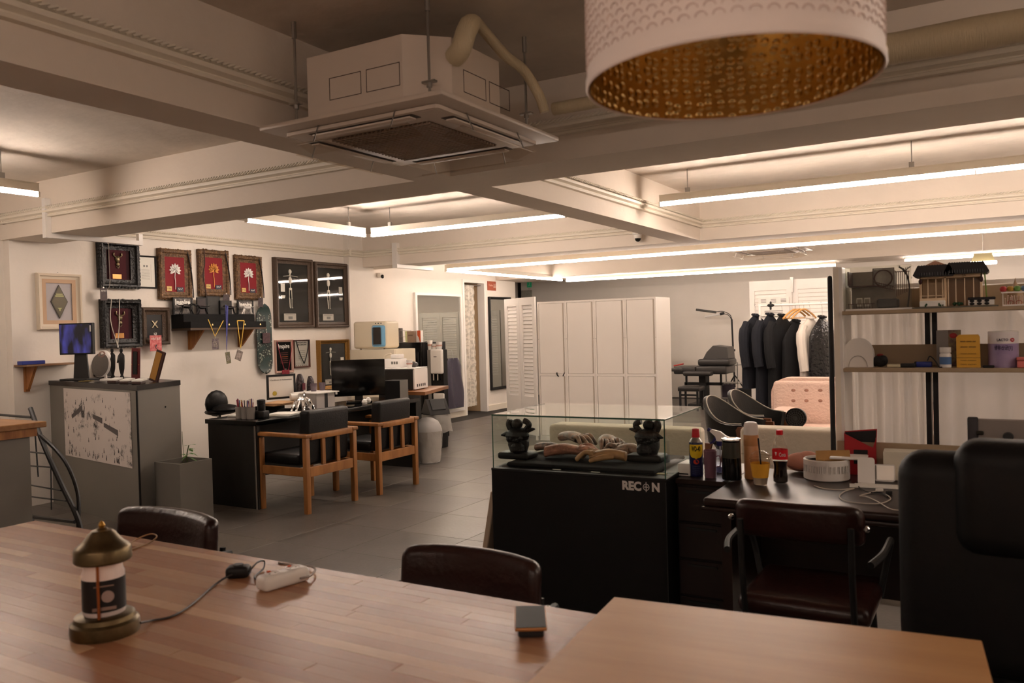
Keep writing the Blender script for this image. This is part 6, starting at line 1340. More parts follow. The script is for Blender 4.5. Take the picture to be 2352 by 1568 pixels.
solo('tumbler', MB().lathe([(0, 0), (.038, 0), (.034, .19), (.031, .20), (0, .20)], 24), mat('tumbler_grey', '6b6058', .45, var=.3, vscale=30), 'tall grey tumbler standing inside the wire rack', 'tumbler', (XY(921, 9.36), 9.36, F0+.0065))
t = fr('glass_jug', 'clear glass pitcher beside the brown paper bag', 'jug', 937, 9.30); part('jug', MB().lathe([(0, 0), (.035, 0), (.037, .16), (.035, .16), (.033, .004), (0, .004)], 20), glass('jug_glass', 'eef0e0'), t)
t = fr('paper_bag', 'brown printed paper bag on the black refrigerator', 'bag', 947, 9.22); part('bag', MB().prism([(-.055, 0), (.055, 0), (.06, .16), (-.06, .16)], -.035, .035), mat('bag_brown', 'a98f7a', .7, var=.1), t); part('print', MB().bx(-.04, -.0365, .09, .04, -.0352, .11), mat('print_grey2', '7a6657', .7), t)
t = fr('orange_bag', 'orange and white patterned bag at the right end of the black refrigerator', 'bag', 964, 9.24); part('bag', MB().rb(-.035, -.03, 0, .045, .03, .165, .003, 1), WHITE, t); part('orange_patch', MB().prism([(-.01, .165), (.044, .165), (.044, .005), (.03, .005), (.01, .07), (-.012, .10)], -.0315, -.0302), mat('patch_orange', 'dd5a26', .5), t)
# water dispenser
t = thing('water_dispenser', 'black and white water dispenser right of the black refrigerator', 'water dispenser', (XY(979, 9.2), 9.20, 0))
WH = PY(990, 803, 9.2).z; wd_ = XY(1015, 9.2)-XY(979, 9.2)
part('side_panel', MB().bx(0, .02, 0, .055, .12, WH), mat('dispenser_grey', '8f8983', .4), t); part('body', MB().bx(.056, .02, 0, wd_, .12, WH-.001), BLACKG, t)
part('upper_cover', MB().rb(.085, -.04, WH-.33, wd_+.015, .019, WH+.006, .02, 3, M=Matrix.Rotation(math.radians(0), 4, 'X')), WHITE, t); part('lower_cover', MB().rb(.10, -.01, .15, wd_+.015, .019, WH*.50, .015, 3), WHITE, t)
for k in range(2): part('tap', MB().cyl((.12+.07*k, -.01, WH-.42), (.12+.07*k, -.01, WH-.335), .010, n=10), CHROME, t)
part('logo', MB().bx(.15, -.0415, WH-.10, .20, -.0402, WH-.09), GREY, t)
for k, (dx, r_, h_, lb) in enumerate(((.03, .036, .13, 'stack of white paper cups at the left on the dispenser'), (.10, .036, .075, 'small white paper cup in the middle on the dispenser'), (.185, .044, .10, 'wide white cup at the right on the dispenser'))):
    u_ = thing('paper_cup', lb, 'cup', (XY(979, 9.2)+dx, 9.25, WH+.0065 if dx > .08 else WH+.0006), 0, 'cups on the dispenser'); part('cup', MB().lathe([(0, 0), (r_*.8, 0), (r_, h_), (r_*.9, h_), (0, h_*.9)], 20), WHITE, u_)
    part('mark', MB().lathe([(r_*.9, h_*.4), (r_*.955, h_*.6)], 20), mat('mark_peach', 'd0a392', .6), u_)
# bins
FILM = mat('plastic_film', 'd0cac2', .22, alpha=.5, bump=1.0, bscale=22)
t = thing('white_bin', 'grey-white dome-lidded bin wrapped in clear plastic by the farther armchair', 'bin', (-5.44, 7.36, 0))
part('bin', MB().lathe([(0, 0.003), (.13, .003), (.155, .34), (.158, .345)], 28), mat('bin_white', 'b9b6b3', .45), t); part('lid', MB().lathe([(.162, .34), (.163, .355), (.150, .40), (.12, .455), (.06, .49), (0, .50)], 28), mat('bin_lid', 'a5a29f', .4), t)
def crumple(r0, r1, z0, z1, seed):
    def fn(u, v):
        a_ = 2*PI*u; r_ = r0+(r1-r0)*v+.012*noise.noise(Vector((math.cos(a_)*3, math.sin(a_)*3, v*3+seed)))+.018*math.sin(a_*5+seed)*(1-v)*.5
        return (r_*math.cos(a_), r_*math.sin(a_), z0+(z1-z0)*v+.01*math.sin(a_*7+seed)*(1-v))
    return MB().grid(fn, 40, 10)
part('plastic_bag', crumple(.14, .172, .015, .35, 1), FILM, t)
t = thing('swing_bin', 'black swing-lid bin with a clear plastic bag skirt', 'bin', (-6.06, 8.38, 0), math.radians(-35))
part('bin', MB().lathe([(0, 0), (.145, 0), (.165, .42), (0, .42)], 28), BLACK, t)
m = MB(); m.prism([(-.175, .42), (.175, .42), (.15, .46), (.02, .60), (-.02, .60), (-.15, .46)], -.13, .13); part('swing_lid', m, mat('lid_black', '232222', .4), t); part('flap', MB().rb(-.0, -.09, -.003, .165, .09, .005, .003, 1, M=Matrix.Translation((.030, 0, .597)) @ Matrix.Rotation(math.radians(47), 4, 'Y')), DGREY, t)
part('plastic_bag', crumple(.215, .178, .20, .415, 4), FILM, t)
def leaf(par, x0, y0, ang, w_, h_, cols=1, n=24, z0=.06, mt=WHITE, solid=.30, pitch_top=.10):
    M_ = Matrix.Translation((x0, y0, 0)) @ Matrix.Rotation(ang, 4, 'Z'); s_ = .07
    m = MB(); m.bx(.002, -.012, z0, s_, .012, h_, M=M_); m.bx(w_-s_, -.012, z0, w_-.002, .012, h_, M=M_); m.bx(s_, -.012, h_-pitch_top, w_-s_, .012, h_, M=M_); m.bx(s_, -.012, z0, w_-s_, .012, h_*solid, M=M_)
    for x in (.02, w_-.05): m.bx(x, -.012, 0, x+.03, .012, z0, M=M_)
    o = part('leaf', m, mt, par)
    zs = h_*solid; ze = h_-pitch_top; base = MB(); base.bx(0, -.004, 0, w_-2*s_, .004, (ze-zs)/n*.87, M=Matrix.Rotation(math.radians(-12), 4, 'X')); me = base.mesh('slat', mt)
    for k in range(n):
        q = bpy.data.objects.new('slat', me); COL.objects.link(q); q.parent = o; q.matrix_local = M_ @ Matrix.Translation((s_, .002, zs+(ze-zs)*k/n))
# mirror, curtain doorway, sign, black mirror
ya, yb_ = PX(955, 800, XD+.03).y, PX(1063, 800, XD+.03).y
t = thing('leaning_mirror', 'tall white-framed mirror leaning on the wall beside the doorway', 'mirror', (XD+.001, (ya+yb_)/2, .10), PI/2); w_ = yb_-ya; h_ = 1.96
for x0, z0, x1_, z1_ in ((-w_/2, 0, -w_/2+.05, h_), (w_/2-.05, 0, w_/2, h_), (-w_/2+.05, 0, w_/2-.05, .05), (-w_/2+.05, h_-.04, w_/2-.05, h_)): part('frame_rail', MB().bx(x0, -.05, z0, x1_, 0, z1_), WHITE, t)
part('mirror_glass', MB().bx(-w_/2+.051, -.03, .051, w_/2-.051, -.02, h_-.041), mat('mirror_plate', 'c9cbc6', .02, 1), t)
t = thing('folding_screen', 'louvred screen standing behind the lockers, seen reflected in the leaning mirror', 'folding screen', (-7.1, 13.95, 0))
for k in range(4): leaf(t, .50*k, .0+.04*(k % 2), math.radians((4, -4)[k % 2]), .50, 1.83, mt=mat('screen_grey', 'a8a49c', .5))
t = thing('reflected_garment', 'dusky purple bag shape added before the leaning mirror for a reflected garment', 'garment bag', (XD+.16, PX(1043, 880, XD+.16).y, .18), PI/2)  # added sheet, stands in for clothing reflected in the mirror
def gb(u, v): return ((u-.5)*(.50-.22*max(0, v-.85)/.15)+.015*math.sin(9*v+5*u), .022*math.sin(11*u+3*v), v*.82)
part('bag', MB().grid(gb, 16, 14, th=.008), mat('garment_purple', '4f4a58', .28, bump=1, bscale=14, alpha=.85), t, ang=60); part('hook', MB().tube([(0, 0, .80), (0, .03, .95), (0, .105, .96)], .003, 5), STEEL, t)
def lace():
    m_ = bpy.data.materials.new('lace'); m_.use_nodes = True; nt = m_.node_tree; b = nt.nodes['Principled BSDF']; b.inputs['Base Color'].default_value = lin('d9d2c6'); b.inputs['Roughness'].default_value = .9
    tc = nt.nodes.new('ShaderNodeTexCoord'); n = nt.nodes.new('ShaderNodeTexNoise'); n.inputs['Scale'].default_value = 20; n.inputs['Detail'].default_value = 7; r = nt.nodes.new('ShaderNodeValToRGB'); r.color_ramp.elements[0].position = .42; r.color_ramp.elements[0].color = (.62, .62, .62, 1); r.color_ramp.elements[1].position = .56; r.color_ramp.elements[1].color = (.95, .95, .95, 1)
    nt.links.new(tc.outputs['Object'], n.inputs[0]); nt.links.new(n.outputs['Fac'], r.inputs[0]); nt.links.new(r.outputs[0], b.inputs['Alpha']); return m_
y0_, y1_ = DY0+.03, DY0+.42
def lc(u, v):
    y = y0_+(y1_-y0_)*u; e = .012*math.sin(v*75)*(1 if u > .9 else (-1 if u < .1 else 0)); return (XD-.06+.03*math.sin(u*19)+.008*math.sin(u*7+v*5), y+e-.03*(1-v)*(u-.5)*2, .13+(2.23-.13)*v)
solo('lace_curtain', MB().grid(lc, 30, 60), lace(), 'long white lace curtain hanging in the narrow doorway', 'curtain', ang=60)
solo('curtain_rod', MB().cyl((XD-.06, DY0+.001, 2.235), (XD-.06, DY1-.001, 2.235), .008, n=8), STEEL, 'thin rod across the top of the narrow doorway', 'rod')
yc, zb, w_, h_ = wrect(1119, 646, 1138, 667, XD+.001)
t = thing('toilet_sign', 'small terracotta toilet sign with two figures right of the doorway', 'sign', (XD+.001, yc, zb), PI/2); part('plate', MB().rb(-w_/2, -.012, 0, w_/2, 0, h_, .002, 1), mat('sign_terracotta', 'a4523a', .5), t)
text('sign_text', 'Toilet', .05, t, (-w_*.14, -.0135, h_*.55), mat('sign_pale', 'd9b8a8', .6), w=w_*.5)
for x in (.24, .38): part('figure', MB().ell((w_*x, -.013, h_*.68), (.010, .001, .010), 8).prism([(w_*x-.014, h_*.30), (w_*x+.014, h_*.30), (w_*x+.006, h_*.62), (w_*x-.006, h_*.62)], -.0135, -.0122), MATS['sign_pale'], t)
yc, zb, w_, h_ = wrect(1123, 682, 1172, 893, XD+.001)
t = thing('black_mirror', 'tall black-framed wall mirror half hidden by the louvred screen', 'mirror', (XD+.001, yc, zb), PI/2); frame(t, w_, h_, .055, .05, BLACK, MATS['mirror_plate'], glassy=False, bd=.5)
# ================================================================ lockers
LW = .405; LH = 1.79; LX0 = PY(1237, 850, 9.36).x; LD = .50
DOORM = mat('locker_paint', 'eae3db', .4)
def locker(label):
    t = thing('locker', label, 'locker', (LX0, 9.36, 0), 0, 'two-door steel lockers in a row')
    b = .022; m = MB(); m.bx(.001, .02, .0, LW-.001, LD, LH); m.bx(.001, 0, 0, b, .02, LH); m.bx(LW-b, 0, 0, LW-.001, .02, LH); m.bx(b, 0, LH-b, LW-b, .02, LH); m.bx(b, 0, LH*.475-.014, LW-b, .02, LH*.475+.014); m.bx(b, 0, 0, LW-b, .02, .06)
    part('cabinet', m, DOORM, t)
    for z0, z1_ in ((.062, LH*.475-.016), (LH*.475+.016, LH-b-.002)):
        d_ = part('door', MB().rb(b+.003, .004, z0, LW-b-.018, .018, z1_, .003, 1), DOORM, t); part('grip', MB().bx(LW-b-.0175, .001, z0+.004, LW-b-.004, .008, z1_-.004), mat('grip_shade', 'b9ab9c', .5), d_)
    part('rivets', MB().ell((.011, -.0005, LH*.73), .004, 6).ell((LW-.011, -.0005, LH*.73), .004, 6), GREY, t)
    return t
l0 = locker('white two-door locker, leftmost of four, with a strap caught in its upper door')
part('strap', MB().tube(bez([(LW*.66, -.003, LH*.49), (LW*.68, -.012, LH*.475), (LW*.72, -.004, LH*.462)], 4), .008, 6).tube([(LW*.93, -.003, LH*.49), (LW*.88, -.012, LH*.465)], .006, 6), BLACK, l0)
for k, lb in ((1, 'white two-door locker, second of four from the louvred screen'), (2, 'white two-door locker, third of four from the louvred screen'), (3, 'white two-door locker, rightmost of four, beside the tattoo bed area')):
    r = dup(l0, (LX0+LW*k, 9.36, 0), 0, lb)
    for ch in [c for c in r.children if c.name.startswith('strap')]: bpy.data.objects.remove(ch)
# louvred folding screens: leaf > slat
t = thing('folding_screen', 'white louvred folding screen standing left of the lockers', 'folding screen', (-5.10, 9.30, 0))
d1 = math.radians(180-30); q = Vector((0, 0)); H_s = 1.86
def adv(q, a_, w_): return q+Vector((math.cos(a_), math.sin(a_)))*w_
for a_, w_ in ((d1, .40), (d1, .40), (math.radians(108), .38), (math.radians(108), .38)):
    n_q = adv(q, a_, w_); leaf(t, n_q.x, n_q.y, a_+PI, w_, H_s); q = n_q
x0_, x1_ = PY(1722, 700, 11.3).x, PY(1925, 700, 11.3).x; hS = PY(1815, 642, 11.3).z
t = thing('closet_screen', 'white louvred double doors standing behind the clothes rack', 'louvred doors', (x0_, 11.3, 0))
ww = (x1_-x0_)/2; 
for k in range(2): leaf(t, ww*k, 0, math.radians((-3, 3)[k]), ww, hS+.0, n=34, solid=.06, pitch_top=.13)
part('clamp', MB().bx(ww-.02, -.04, hS-.17, ww+.02, .03, hS+.03), STEEL, t)
t = thing('price_notice', 'white printed notice taped on the louvred doors behind the rack', 'notice', (PY(1778, 715, 11.26).x, 11.235, PY(1778, 725, 11.26).z), 0)
nw = .40; nh = .25; part('sheet', MB().bx(-nw/2, 0, 0, nw/2, .002, nh), PAPER, t)
m = MB()
for c_ in (-.13, 0, .13):
    for k in range(3): m.bx(c_-.035, -.001, nh*(.86-.07*k), c_+.035, -.0002, nh*(.86-.07*k)+.007)
for k in range(3): m.bx(-.12, -.001, nh*(.24-.08*k), .12, -.0002, nh*(.24-.08*k)+.008)
part('lettering', m, GREY, t)
# ================================================================ clothes rack
RY = 10.35
ra, rb2 = PY(1745, 702, RY), PY(1925, 699, RY)
t = thing('clothes_rack', 'white clothes rail crowded with dark coats and wooden hangers', 'clothes rack', (ra.x, RY, 0))
RW = rb2.x-ra.x; RZ = ra.z
part('rail', MB().cyl((0, 0, RZ), (RW, 0, RZ), .014, n=12), WHITE, t)
for x in (.0, RW): part('post', MB().cyl((x, 0, .04), (x, 0, RZ+.02), .016, n=12), WHITE, t); part('foot', MB().cyl((x, -.25, .02), (x, .25, .02), .016, n=10), WHITE, t)
part('finial', MB().ell((.14, -.03, RZ+.0), (.045, .012, .022), 10).ell((.14, -.03, RZ+.03), (.014, .012, .02), 8).ell((.14, -.03, RZ-.03), (.012, .01, .03), 8), BLACK, t)
def hanger_on(par, x, w_=.42, col=None, rz=.5):
    wd = mat('hanger_wood', 'c9965a', .45); m = MB(); M_ = Matrix.Translation((x, 0, RZ)) @ Matrix.Rotation(rz, 4, 'Z')
    m.tube(bez([(-w_/2, 0, -.17), (-w_*.3, 0, -.11), (0, 0, -.06), (w_*.3, 0, -.11), (w_/2, 0, -.17)], 5), .012, 7, M=M_); m.cyl((-w_/2+.02, 0, -.165), (w_/2-.02, 0, -.165), .007, n=6, M=M_); part('hanger_body', m, wd, par)
    part('hook', MB().tube(bez([(0, 0, -.06), (0, 0, .0), (.0, .018, .018), (0, .016, .016), (0, .022, .0)], 4), .0025, 5, M=M_), STEEL, par)
def coat(name, label, px, zt, zb, w_, mt, rz=.9, sleeve=True, group='dark coats on the clothes rail', lean=0, flare=.10):
    x = PY(px, 800, RY).x; g = thing(name, label, 'coat', (x, RY, 0), rz, group)
    def body(u, v):
        a_ = 2*PI*u; z = zb+(zt-zb)*v; sh = 1 if v < .82 else max(.12, 1-((v-.82)/.18)**1.3*.88)
        hw = w_/2*(1+flare*(1-v))*sh; dd = .052*(1+.3*(1-v))*max(.35, sh); f = 1+.07*math.sin(a_*7+v*3)*(1-v*.6)
        return (hw*math.cos(a_)*f+lean*(1-v), dd*math.sin(a_)*f, z)
    part('body', MB().grid(body, 36, 16), mt, g, ang=60)
    if sleeve:
        for s_ in (-1, 1):
            part('sleeve', MB().tube(bez([(s_*w_*.36, 0, zt-.10), (s_*(w_*.50), .0, zt-.22), (s_*(w_*.58), -.03, zt-.45), (s_*(w_*.56), -.05, zt-.64)], 5), [.05]*4+[.062]*4+[.058]*4+[.055]*4, 10), mt, g)
    part('collar', MB().tube([(.05*math.cos(2*PI*k/10), .04*math.sin(2*PI*k/10), zt-.005+.01*math.sin(2*PI*k/10)) for k in range(11)], .014, 6), mt, g)
    part('hook', MB().tube(bez([(0, 0, zt), (0, 0, RZ-.03), (0, .02, RZ+.016), (0, .0, RZ+.017)], 4), .0025, 5), STEEL, g)
    return g
NV = mat('coat_navy', '15171f', .9, bump=.2, bscale=30); NV2 = mat('coat_black', '0d0d10', .9, bump=.2, bscale=30)
def ZT(px, py): return PY(px, py, RY).z
coat('coat', 'long navy coat at the left end of the clothes rail', 1738, ZT(1742, 722), ZT(1740, 890), .46, NV, 1.12)
coat('coat', 'dark navy coat second from the left on the clothes rail', 1770, ZT(1772, 720), ZT(1772, 985), .50, NV, 1.12)
coat('coat', 'long black coat third from the left on the clothes rail', 1798, ZT(1797, 722), ZT(1797, 985), .50, NV2, 1.12)
coat('coat', 'long black coat hanging under the bare wooden hangers', 1830, ZT(1828, 735), ZT(1828, 985), .50, NV2, 1.12, False)
WJ = mat('jacket_white', 'd4cbc0', .8, bump=.3, bscale=20)
coat('jacket', 'white padded jacket with one sleeve hanging forward on the rail', 1862, ZT(1868, 728), ZT(1868, 862), .34, WJ, 1.12)
PV = mat('coat_plastic', '141315', .12, bump=1, bscale=26)
coat('covered_coat', 'black garment in shiny plastic cover at the right end of the rail', 1890, ZT(1892, 726), ZT(1892, 970), .48, PV, 1.12, False, flare=.05)
for k, px in enumerate((1826, 1836, 1846)):
    g = thing('hanger', ['bare wooden hanger on the rail, leftmost of three', 'bare wooden hanger on the rail, middle of three', 'bare wooden hanger on the rail, nearest the white jacket'][k], 'hanger', (PY(px, 700, RY).x, RY, 0), 0, 'bare wooden hangers'); hanger_on(g, 0, .40, None, 1.0)
# ================================================================ pink armchair, sofa, cushions, fan
FUR = mat('boucle_pink', 'e4c6b6', .95, bump=1, bscale=45); CRS = mat('sofa_cream', 'd9cdba', .9, bump=.4, bscale=40, var=.06)
PYY = 8.95
x0, x1 = PY(1771, 900, PYY).x, PY(1771, 900, PYY).x+1.5; zt = PY(1850, 868, PYY).z
t = thing('pink_sofa', 'pink boucle sofa with tufted rounded back behind the black pole', 'sofa', (x0, PYY, 0))
W_ = x1-x0
part('backrest', MB().rb(0, 0, .20, W_, .22, zt, .17, 6, only='y'), FUR, t)
part('back_cushion', MB().rb(.03, -.05, .22, W_-.03, .03, zt-.03, .04, 4), FUR, t)
xa = PY(1745, 965, 8.25).x-x0; xb = PY(1812, 965, 8.25).x-x0; za = PY(1778, 945, 8.25).z
part('arm', MB().rb(xa, -.75, .06, xb, -.055, za, .10, 5), FUR, t); part('arm', MB().rb(W_-.05, -.75, .06, W_+.2, -.055, za, .10, 5), FUR, t); part('seat', MB().rb(xb+.002, -.72, .10, W_-.055, -.06, .40, .06, 3), FUR, t)
for xx in (xb+.1, W_-.14): part('foot', MB().cyl((xx, -.1, 0), (xx, -.1, .21), .02, n=8), BLACK, t); part('foot', MB().cyl((xx, -.65, 0), (xx, -.65, .105), .02, n=8), BLACK, t)
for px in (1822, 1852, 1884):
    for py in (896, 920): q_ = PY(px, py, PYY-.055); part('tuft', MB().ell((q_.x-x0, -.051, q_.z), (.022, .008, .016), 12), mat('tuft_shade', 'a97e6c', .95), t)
def low_sofa(label, x0, x1, y, zt, dpt=.8):
    W_ = x1-x0; t = thing('cream_sofa', label, 'sofa', (x0, y, 0), 0, 'cream low-backed sofas seen from behind')
    part('backrest', MB().rb(0, 0, .10, W_, .20, zt, .03, 4), CRS, t); part('seat', MB().rb(.02, .19, .10, W_-.02, dpt, .42, .04, 3), CRS, t); part('seam', MB().bx(.01, -.002, zt-.17, W_-.01, .001, zt-.165), mat('seam_tan', 'b3a48e', .8), t)
    for xx in (.08, W_-.10):
        for yy in (.06, dpt-.08): part('foot', MB().cyl((xx, yy, 0), (xx, yy, .105), .02, n=8), BLACK, t)
    return t
zs = PZ(1253, 975, .78); low_sofa('cream low-backed sofa seen through the glass display case', PZ(1253, 975, .78).x, PZ(1605, 985, .78).x, 5.06, .78)
low_sofa('cream low-backed sofa behind the cola bottle, cut off by the black pole', PZ(1695, 984, .78).x, .55, 5.24, .785)
fy = 5.62; fp = PY(1828, 960, fy); t = thing('black_fan', 'small black round fan before the pink sofa', 'fan', (fp.x, fy+.02, .4205)); R_ = 23*dep(fp)/FPX; Mf = Matrix.Translation((0, 0, fp.z-.42)) @ Matrix.Rotation(PI/2, 4, 'X')
m = MB()
for r_ in (R_, R_*.8, R_*.6, R_*.4, R_*.2): m.tube([(r_*math.cos(2*PI*k/28), -.03-.012*(1-(r_/R_)**2), fp.z-.42+r_*math.sin(2*PI*k/28)) for k in range(29)], .0018, 5)
for k in range(18): a_ = 2*PI*k/18; m.tube([(0, -.043, fp.z-.42), (R_*math.cos(a_), -.03, fp.z-.42+R_*math.sin(a_))], .0016, 4)
part('grille', m, DGREY, t); part('housing', MB().lathe([(0, -.03), (R_*.5, -.03), (R_*.98, -.01), (R_*1.02, .028), (R_*.96, .03), (R_*.9, .0), (0, -.01)], 28, M=Mf), BLACK, t); part('stand', MB().cyl((0, .01, .0), (0, .01, fp.z-.42-R_*.9), .012, n=10).lathe([(0, 0), (.06, 0), (.055, .012), (0, .016)], 20), BLACK, t)
# barrel chairs
def barrel(label, x, y, rz):
    t = thing('barrel_chair', label, 'chair', (x, y, 0), rz, 'dark leather barrel chairs with wooden legs')
    OL = mat('olive_leather', '12110e', .36, bump=.15, bscale=60)
    def sh(u, v):
        a_ = -PI*.70+2*PI*.70*u; top = .60+.21*max(0, math.cos(a_*.85))**2; z = .42+(top-.42)*v
        r_ = .21+.04*v; return (-r_*math.cos(a_), r_*math.sin(a_), z)
    part('shell', MB().grid(sh, 28, 6, th=.035), OL, t, ang=60); part('seat', MB().lathe([(0, .36), (.18, .36), (.205, .40), (.20, .46), (.15, .48), (0, .475)], 28), OL, t)
    m = MB(); pts = []
    for k in range(29):
        a_ = -PI*.70+2*PI*.70*k/28; top = .60+.21*max(0, math.cos(a_*.85))**2; pts.append((-.252*math.cos(a_), .252*math.sin(a_), top))
    m.tube(pts, .006, 6); part('piping', m, mat('piping_pale', '8d8577', .4), t)
    for sx in (-1, 1):
        for sy in (-1, 1): part('leg', MB().add([(sx*.17+dx, sy*.235+dy, z) for z in (.58 if sx > 0 else .42,) for dx, dy in ((-.06, -.012), (.06, -.012), (.06, .012), (-.06, .012))]+[(sx*.26+dx, sy*.26+dy, 0) for dx, dy in ((-.03, -.012), (.03, -.012), (.03, .012), (-.03, .012))], [(0, 1, 2, 3), (7, 6, 5, 4), (0, 4, 5, 1), (1, 5, 6, 2), (2, 6, 7, 3), (3, 7, 4, 0)]), mat('leg_walnut', '5a3218', .4), t)
barrel('dark leather barrel chair nearer the glass case', -1.95, 7.15, math.radians(-12)); barrel('dark olive barrel chair farther back, beside the pink sofa', -1.93, 7.85, math.radians(-12))
# ================================================================ tattoo bed area at the far wall
def far_(px, py, y): return PY(px, py, y)
BYy = 13.9
x0, x1 = far_(1546, 850, BYy).x, far_(1668, 850, BYy).x; zb = far_(1610, 842, BYy).z
t = thing('tattoo_bed', 'dark padded tattoo bed with raised cushion near the far wall', 'tattoo bed', (x0, BYy, 0)); W_ = x1-x0
BG = mat('vinyl_dark', '2d2a28', .35)
part('pad', MB().rb(0, 0, zb-.13, W_*.42, .60, zb, .03, 3), BG, t); part('pad', MB().rb(W_*.43, 0, zb-.13, W_, .60, zb+.01, .03, 3), BG, t)
part('armrest', MB().rb(W_*.25, -.20, zb-.15, W_*.78, -.02, zb-.07, .03, 3), BG, t)
m = MB().rb(W_*.45, .05, zb+.011, W_+.04, .55, zb+.13, .04, 3); part('head_cushion', m, BG, t); part('bolster', MB().prism([(W_*.55, zb+.131), (W_*1.02, zb+.131), (W_*1.0, zb+.33), (W_*.74, zb+.36), (W_*.62, zb+.25)], .08, .5), mat('vinyl_grey', '3c3937', .4), t)
part('column', MB().bx(W_*.42, .2, .06, W_*.55, .42, zb-.14), BLACK, t); part('foot', MB().rb(W_*.25, .05, 0, W_*.75, .55, .06, .01, 2), BLACK, t); part('cross_bar', MB().bx(W_*.12, .26, zb-.34, W_*.85, .32, zb-.29), BLACK, t)
for k in range(2): part('leg_frame', MB().bx(W_*(.14+.66*k), .26, zb-.34, W_*(.17+.66*k), .30, zb-.14), BLACK, t)
t = thing('black_stool', 'low black bench with thin legs before the tattoo bed', 'stool', (far_(1556, 900, 13.3).x, 13.3, 0)); zz = far_(1580, 888, 13.3).z; W2 = far_(1605, 890, 13.3).x-far_(1556, 890, 13.3).x
part('seat', MB().rb(0, 0, zz-.08, W2, .35, zz, .02, 2), BG, t)
for x in (.02, W2-.05):
    for y in (.02, .30): part('leg', MB().bx(x, y, 0, x+.03, y+.03, zz-.08), BLACK, t)
part('stretcher', MB().bx(.05, .03, .25, W2-.05, .05, .28), BLACK, t)
t = thing('armrest_stand', 'dark upholstered arm support at the left of the tattoo bed', 'arm support', (far_(1550, 860, 12.7).x-.12, 12.7, 0)); zz = far_(1550, 846, 12.7).z; part('pad', MB().rb(-.1, 0, zz-.05, .20, .16, zz, .02, 2), BG, t); part('post', MB().cyl((.0, .08, 0), (.0, .08, zz-.05), .02, n=10), BLACK, t); part('foot', MB().lathe([(0, 0), (.16, 0), (.15, .02), (0, .03)], 20, (.0, .08, 0)), BLACK, t)
solo('red_tool', MB().tube([(0, 0, .0), (.18, 0, .035)], .012, 7), mat('tool_red', 'a0241d', .4), 'small red handle lying at the left end of the tattoo bed', 'tool', (far_(1543, 832, BYy).x, BYy+.1, zb+.010))
solo('black_pole', MB().cyl((0, 0, 0), (0, 0, far_(1541, 812, 13.6).z), .012, n=8), BLACK, 'short black pole rising at the right edge of the lockers', 'pole', (far_(1541, 850, 13.6).x, 13.6, 0))
t = thing('steel_trolley', 'steel wheeled trolley between the tattoo bed and the lamp stand', 'trolley', (far_(1655, 880, 14.5).x, 14.5, 0)); W2 = far_(1695, 880, 14.5).x-far_(1655, 880, 14.5).x; zz = far_(1675, 838, 14.5).z
for z in (zz, zz*.55, .12): part('tray', MB().rb(0, 0, z-.015, W2, .35, z, .004, 1), STEEL, t)
for x in (.0, W2-.015):
    for y in (0, .335): part('post', MB().bx(x, y, .0, x+.015, y+.015, zz+.05), STEEL, t)
part('purple_panel', MB().bx(.02, .01, .13, W2*.8, .02, zz*.52), mat('panel_plum', '3a3038', .5), t); part('tray_items', MB().rb(.05, .05, zz, .16, .2, zz+.04, .01, 2).cyl((.24, .1, zz), (.24, .1, zz+.08), .03, n=12), PAPER, t)
lp = PZ(1690, 922, 0); LYY = 15.35; lx = far_(1687, 850, LYY).x
t = thing('lamp_stand', 'black tripod stand with two-armed linear work lamp', 'lamp', (lx, LYY, 0)); ztop = far_(1682, 733, LYY).z
part('pole', MB().cyl((0, 0, .25), (-.03, 0, ztop), .016, n=10), BLACK, t); part('knob', MB().cyl((-.06, 0, ztop*.62), (.02, 0, ztop*.62), .022, n=8), BLACK, t)
for k in range(3): a_ = 2*PI*k/3+.6; part('leg', MB().cyl((0, 0, .48), (.32*math.cos(a_), .32*math.sin(a_), .01), .012, n=8), BLACK, t)
def L3(px, py): p = far_(px, py, LYY); return (p.x-lx, 0, p.z)
part('gooseneck', MB().tube(bez([L3(1681, 733), L3(1676, 722), L3(1660, 715), L3(1645, 716)], 5), .007, 7), BLACK, t); part('gooseneck', MB().tube(bez([L3(1681, 735), L3(1674, 724), L3(1662, 720)], 5), .007, 7), BLACK, t)
part('lamp_head', MB().tube([L3(1599, 711), L3(1645, 717)], .022, 10), mat('head_grey', '3d3a36', .4), t); part('lamp_head', MB().tube([L3(1620, 727), L3(1661, 720)], .020, 10), mat('head_white', 'd8d2cc', .4), t); part('head_end', MB().tube([L3(1654, 721), L3(1663, 719)], .026, 10), BLACK, t)
solo('waste_bin', MB().lathe([(0, 0), (.12, 0), (.15, .32), (.14, .32), (.12, .02), (0, .02)], 24), BLACK, 'round black waste bin at the foot of the coats', 'bin', (far_(1714, 915, 14.2).x, 14.2, 0))
# exit sign
yc, zb2, w_, h_ = frect(1211, 647, 1221, 660, YF-.002)
t = thing('exit_sign', 'small green running-man exit sign on the far wall', 'sign', (yc, YF-.002, zb2)); part('plate', MB().bx(-.055, -.012, 0, .055, 0, .12), mat('exit_green', '1d6b45', .5, emit=.25), t); part('figure', MB().ell((.01, -.013, .095), (.010, .001, .010), 8).tube(bez([(.01, -.013, .08), (0, -.013, .055), (-.02, -.013, .03)], 4), .005, 5).tube([(0, -.013, .055), (.025, -.013, .03)], .005, 5), PAPER, t); text('caption', '\ube44\uc0c1\uad6c', .03, t, (0, -.002, -.03), DGREY)
a_ = PY(1187, 650, YF-.1)
solo('frame_edge', MB().bx(-.01, 0, 0, .05, .04, .55), BLACK, 'dark narrow edge of a frame on the passage corner', 'frame edge', (a_.x, YF-.045, PY(1187, 690, YF-.1).z))
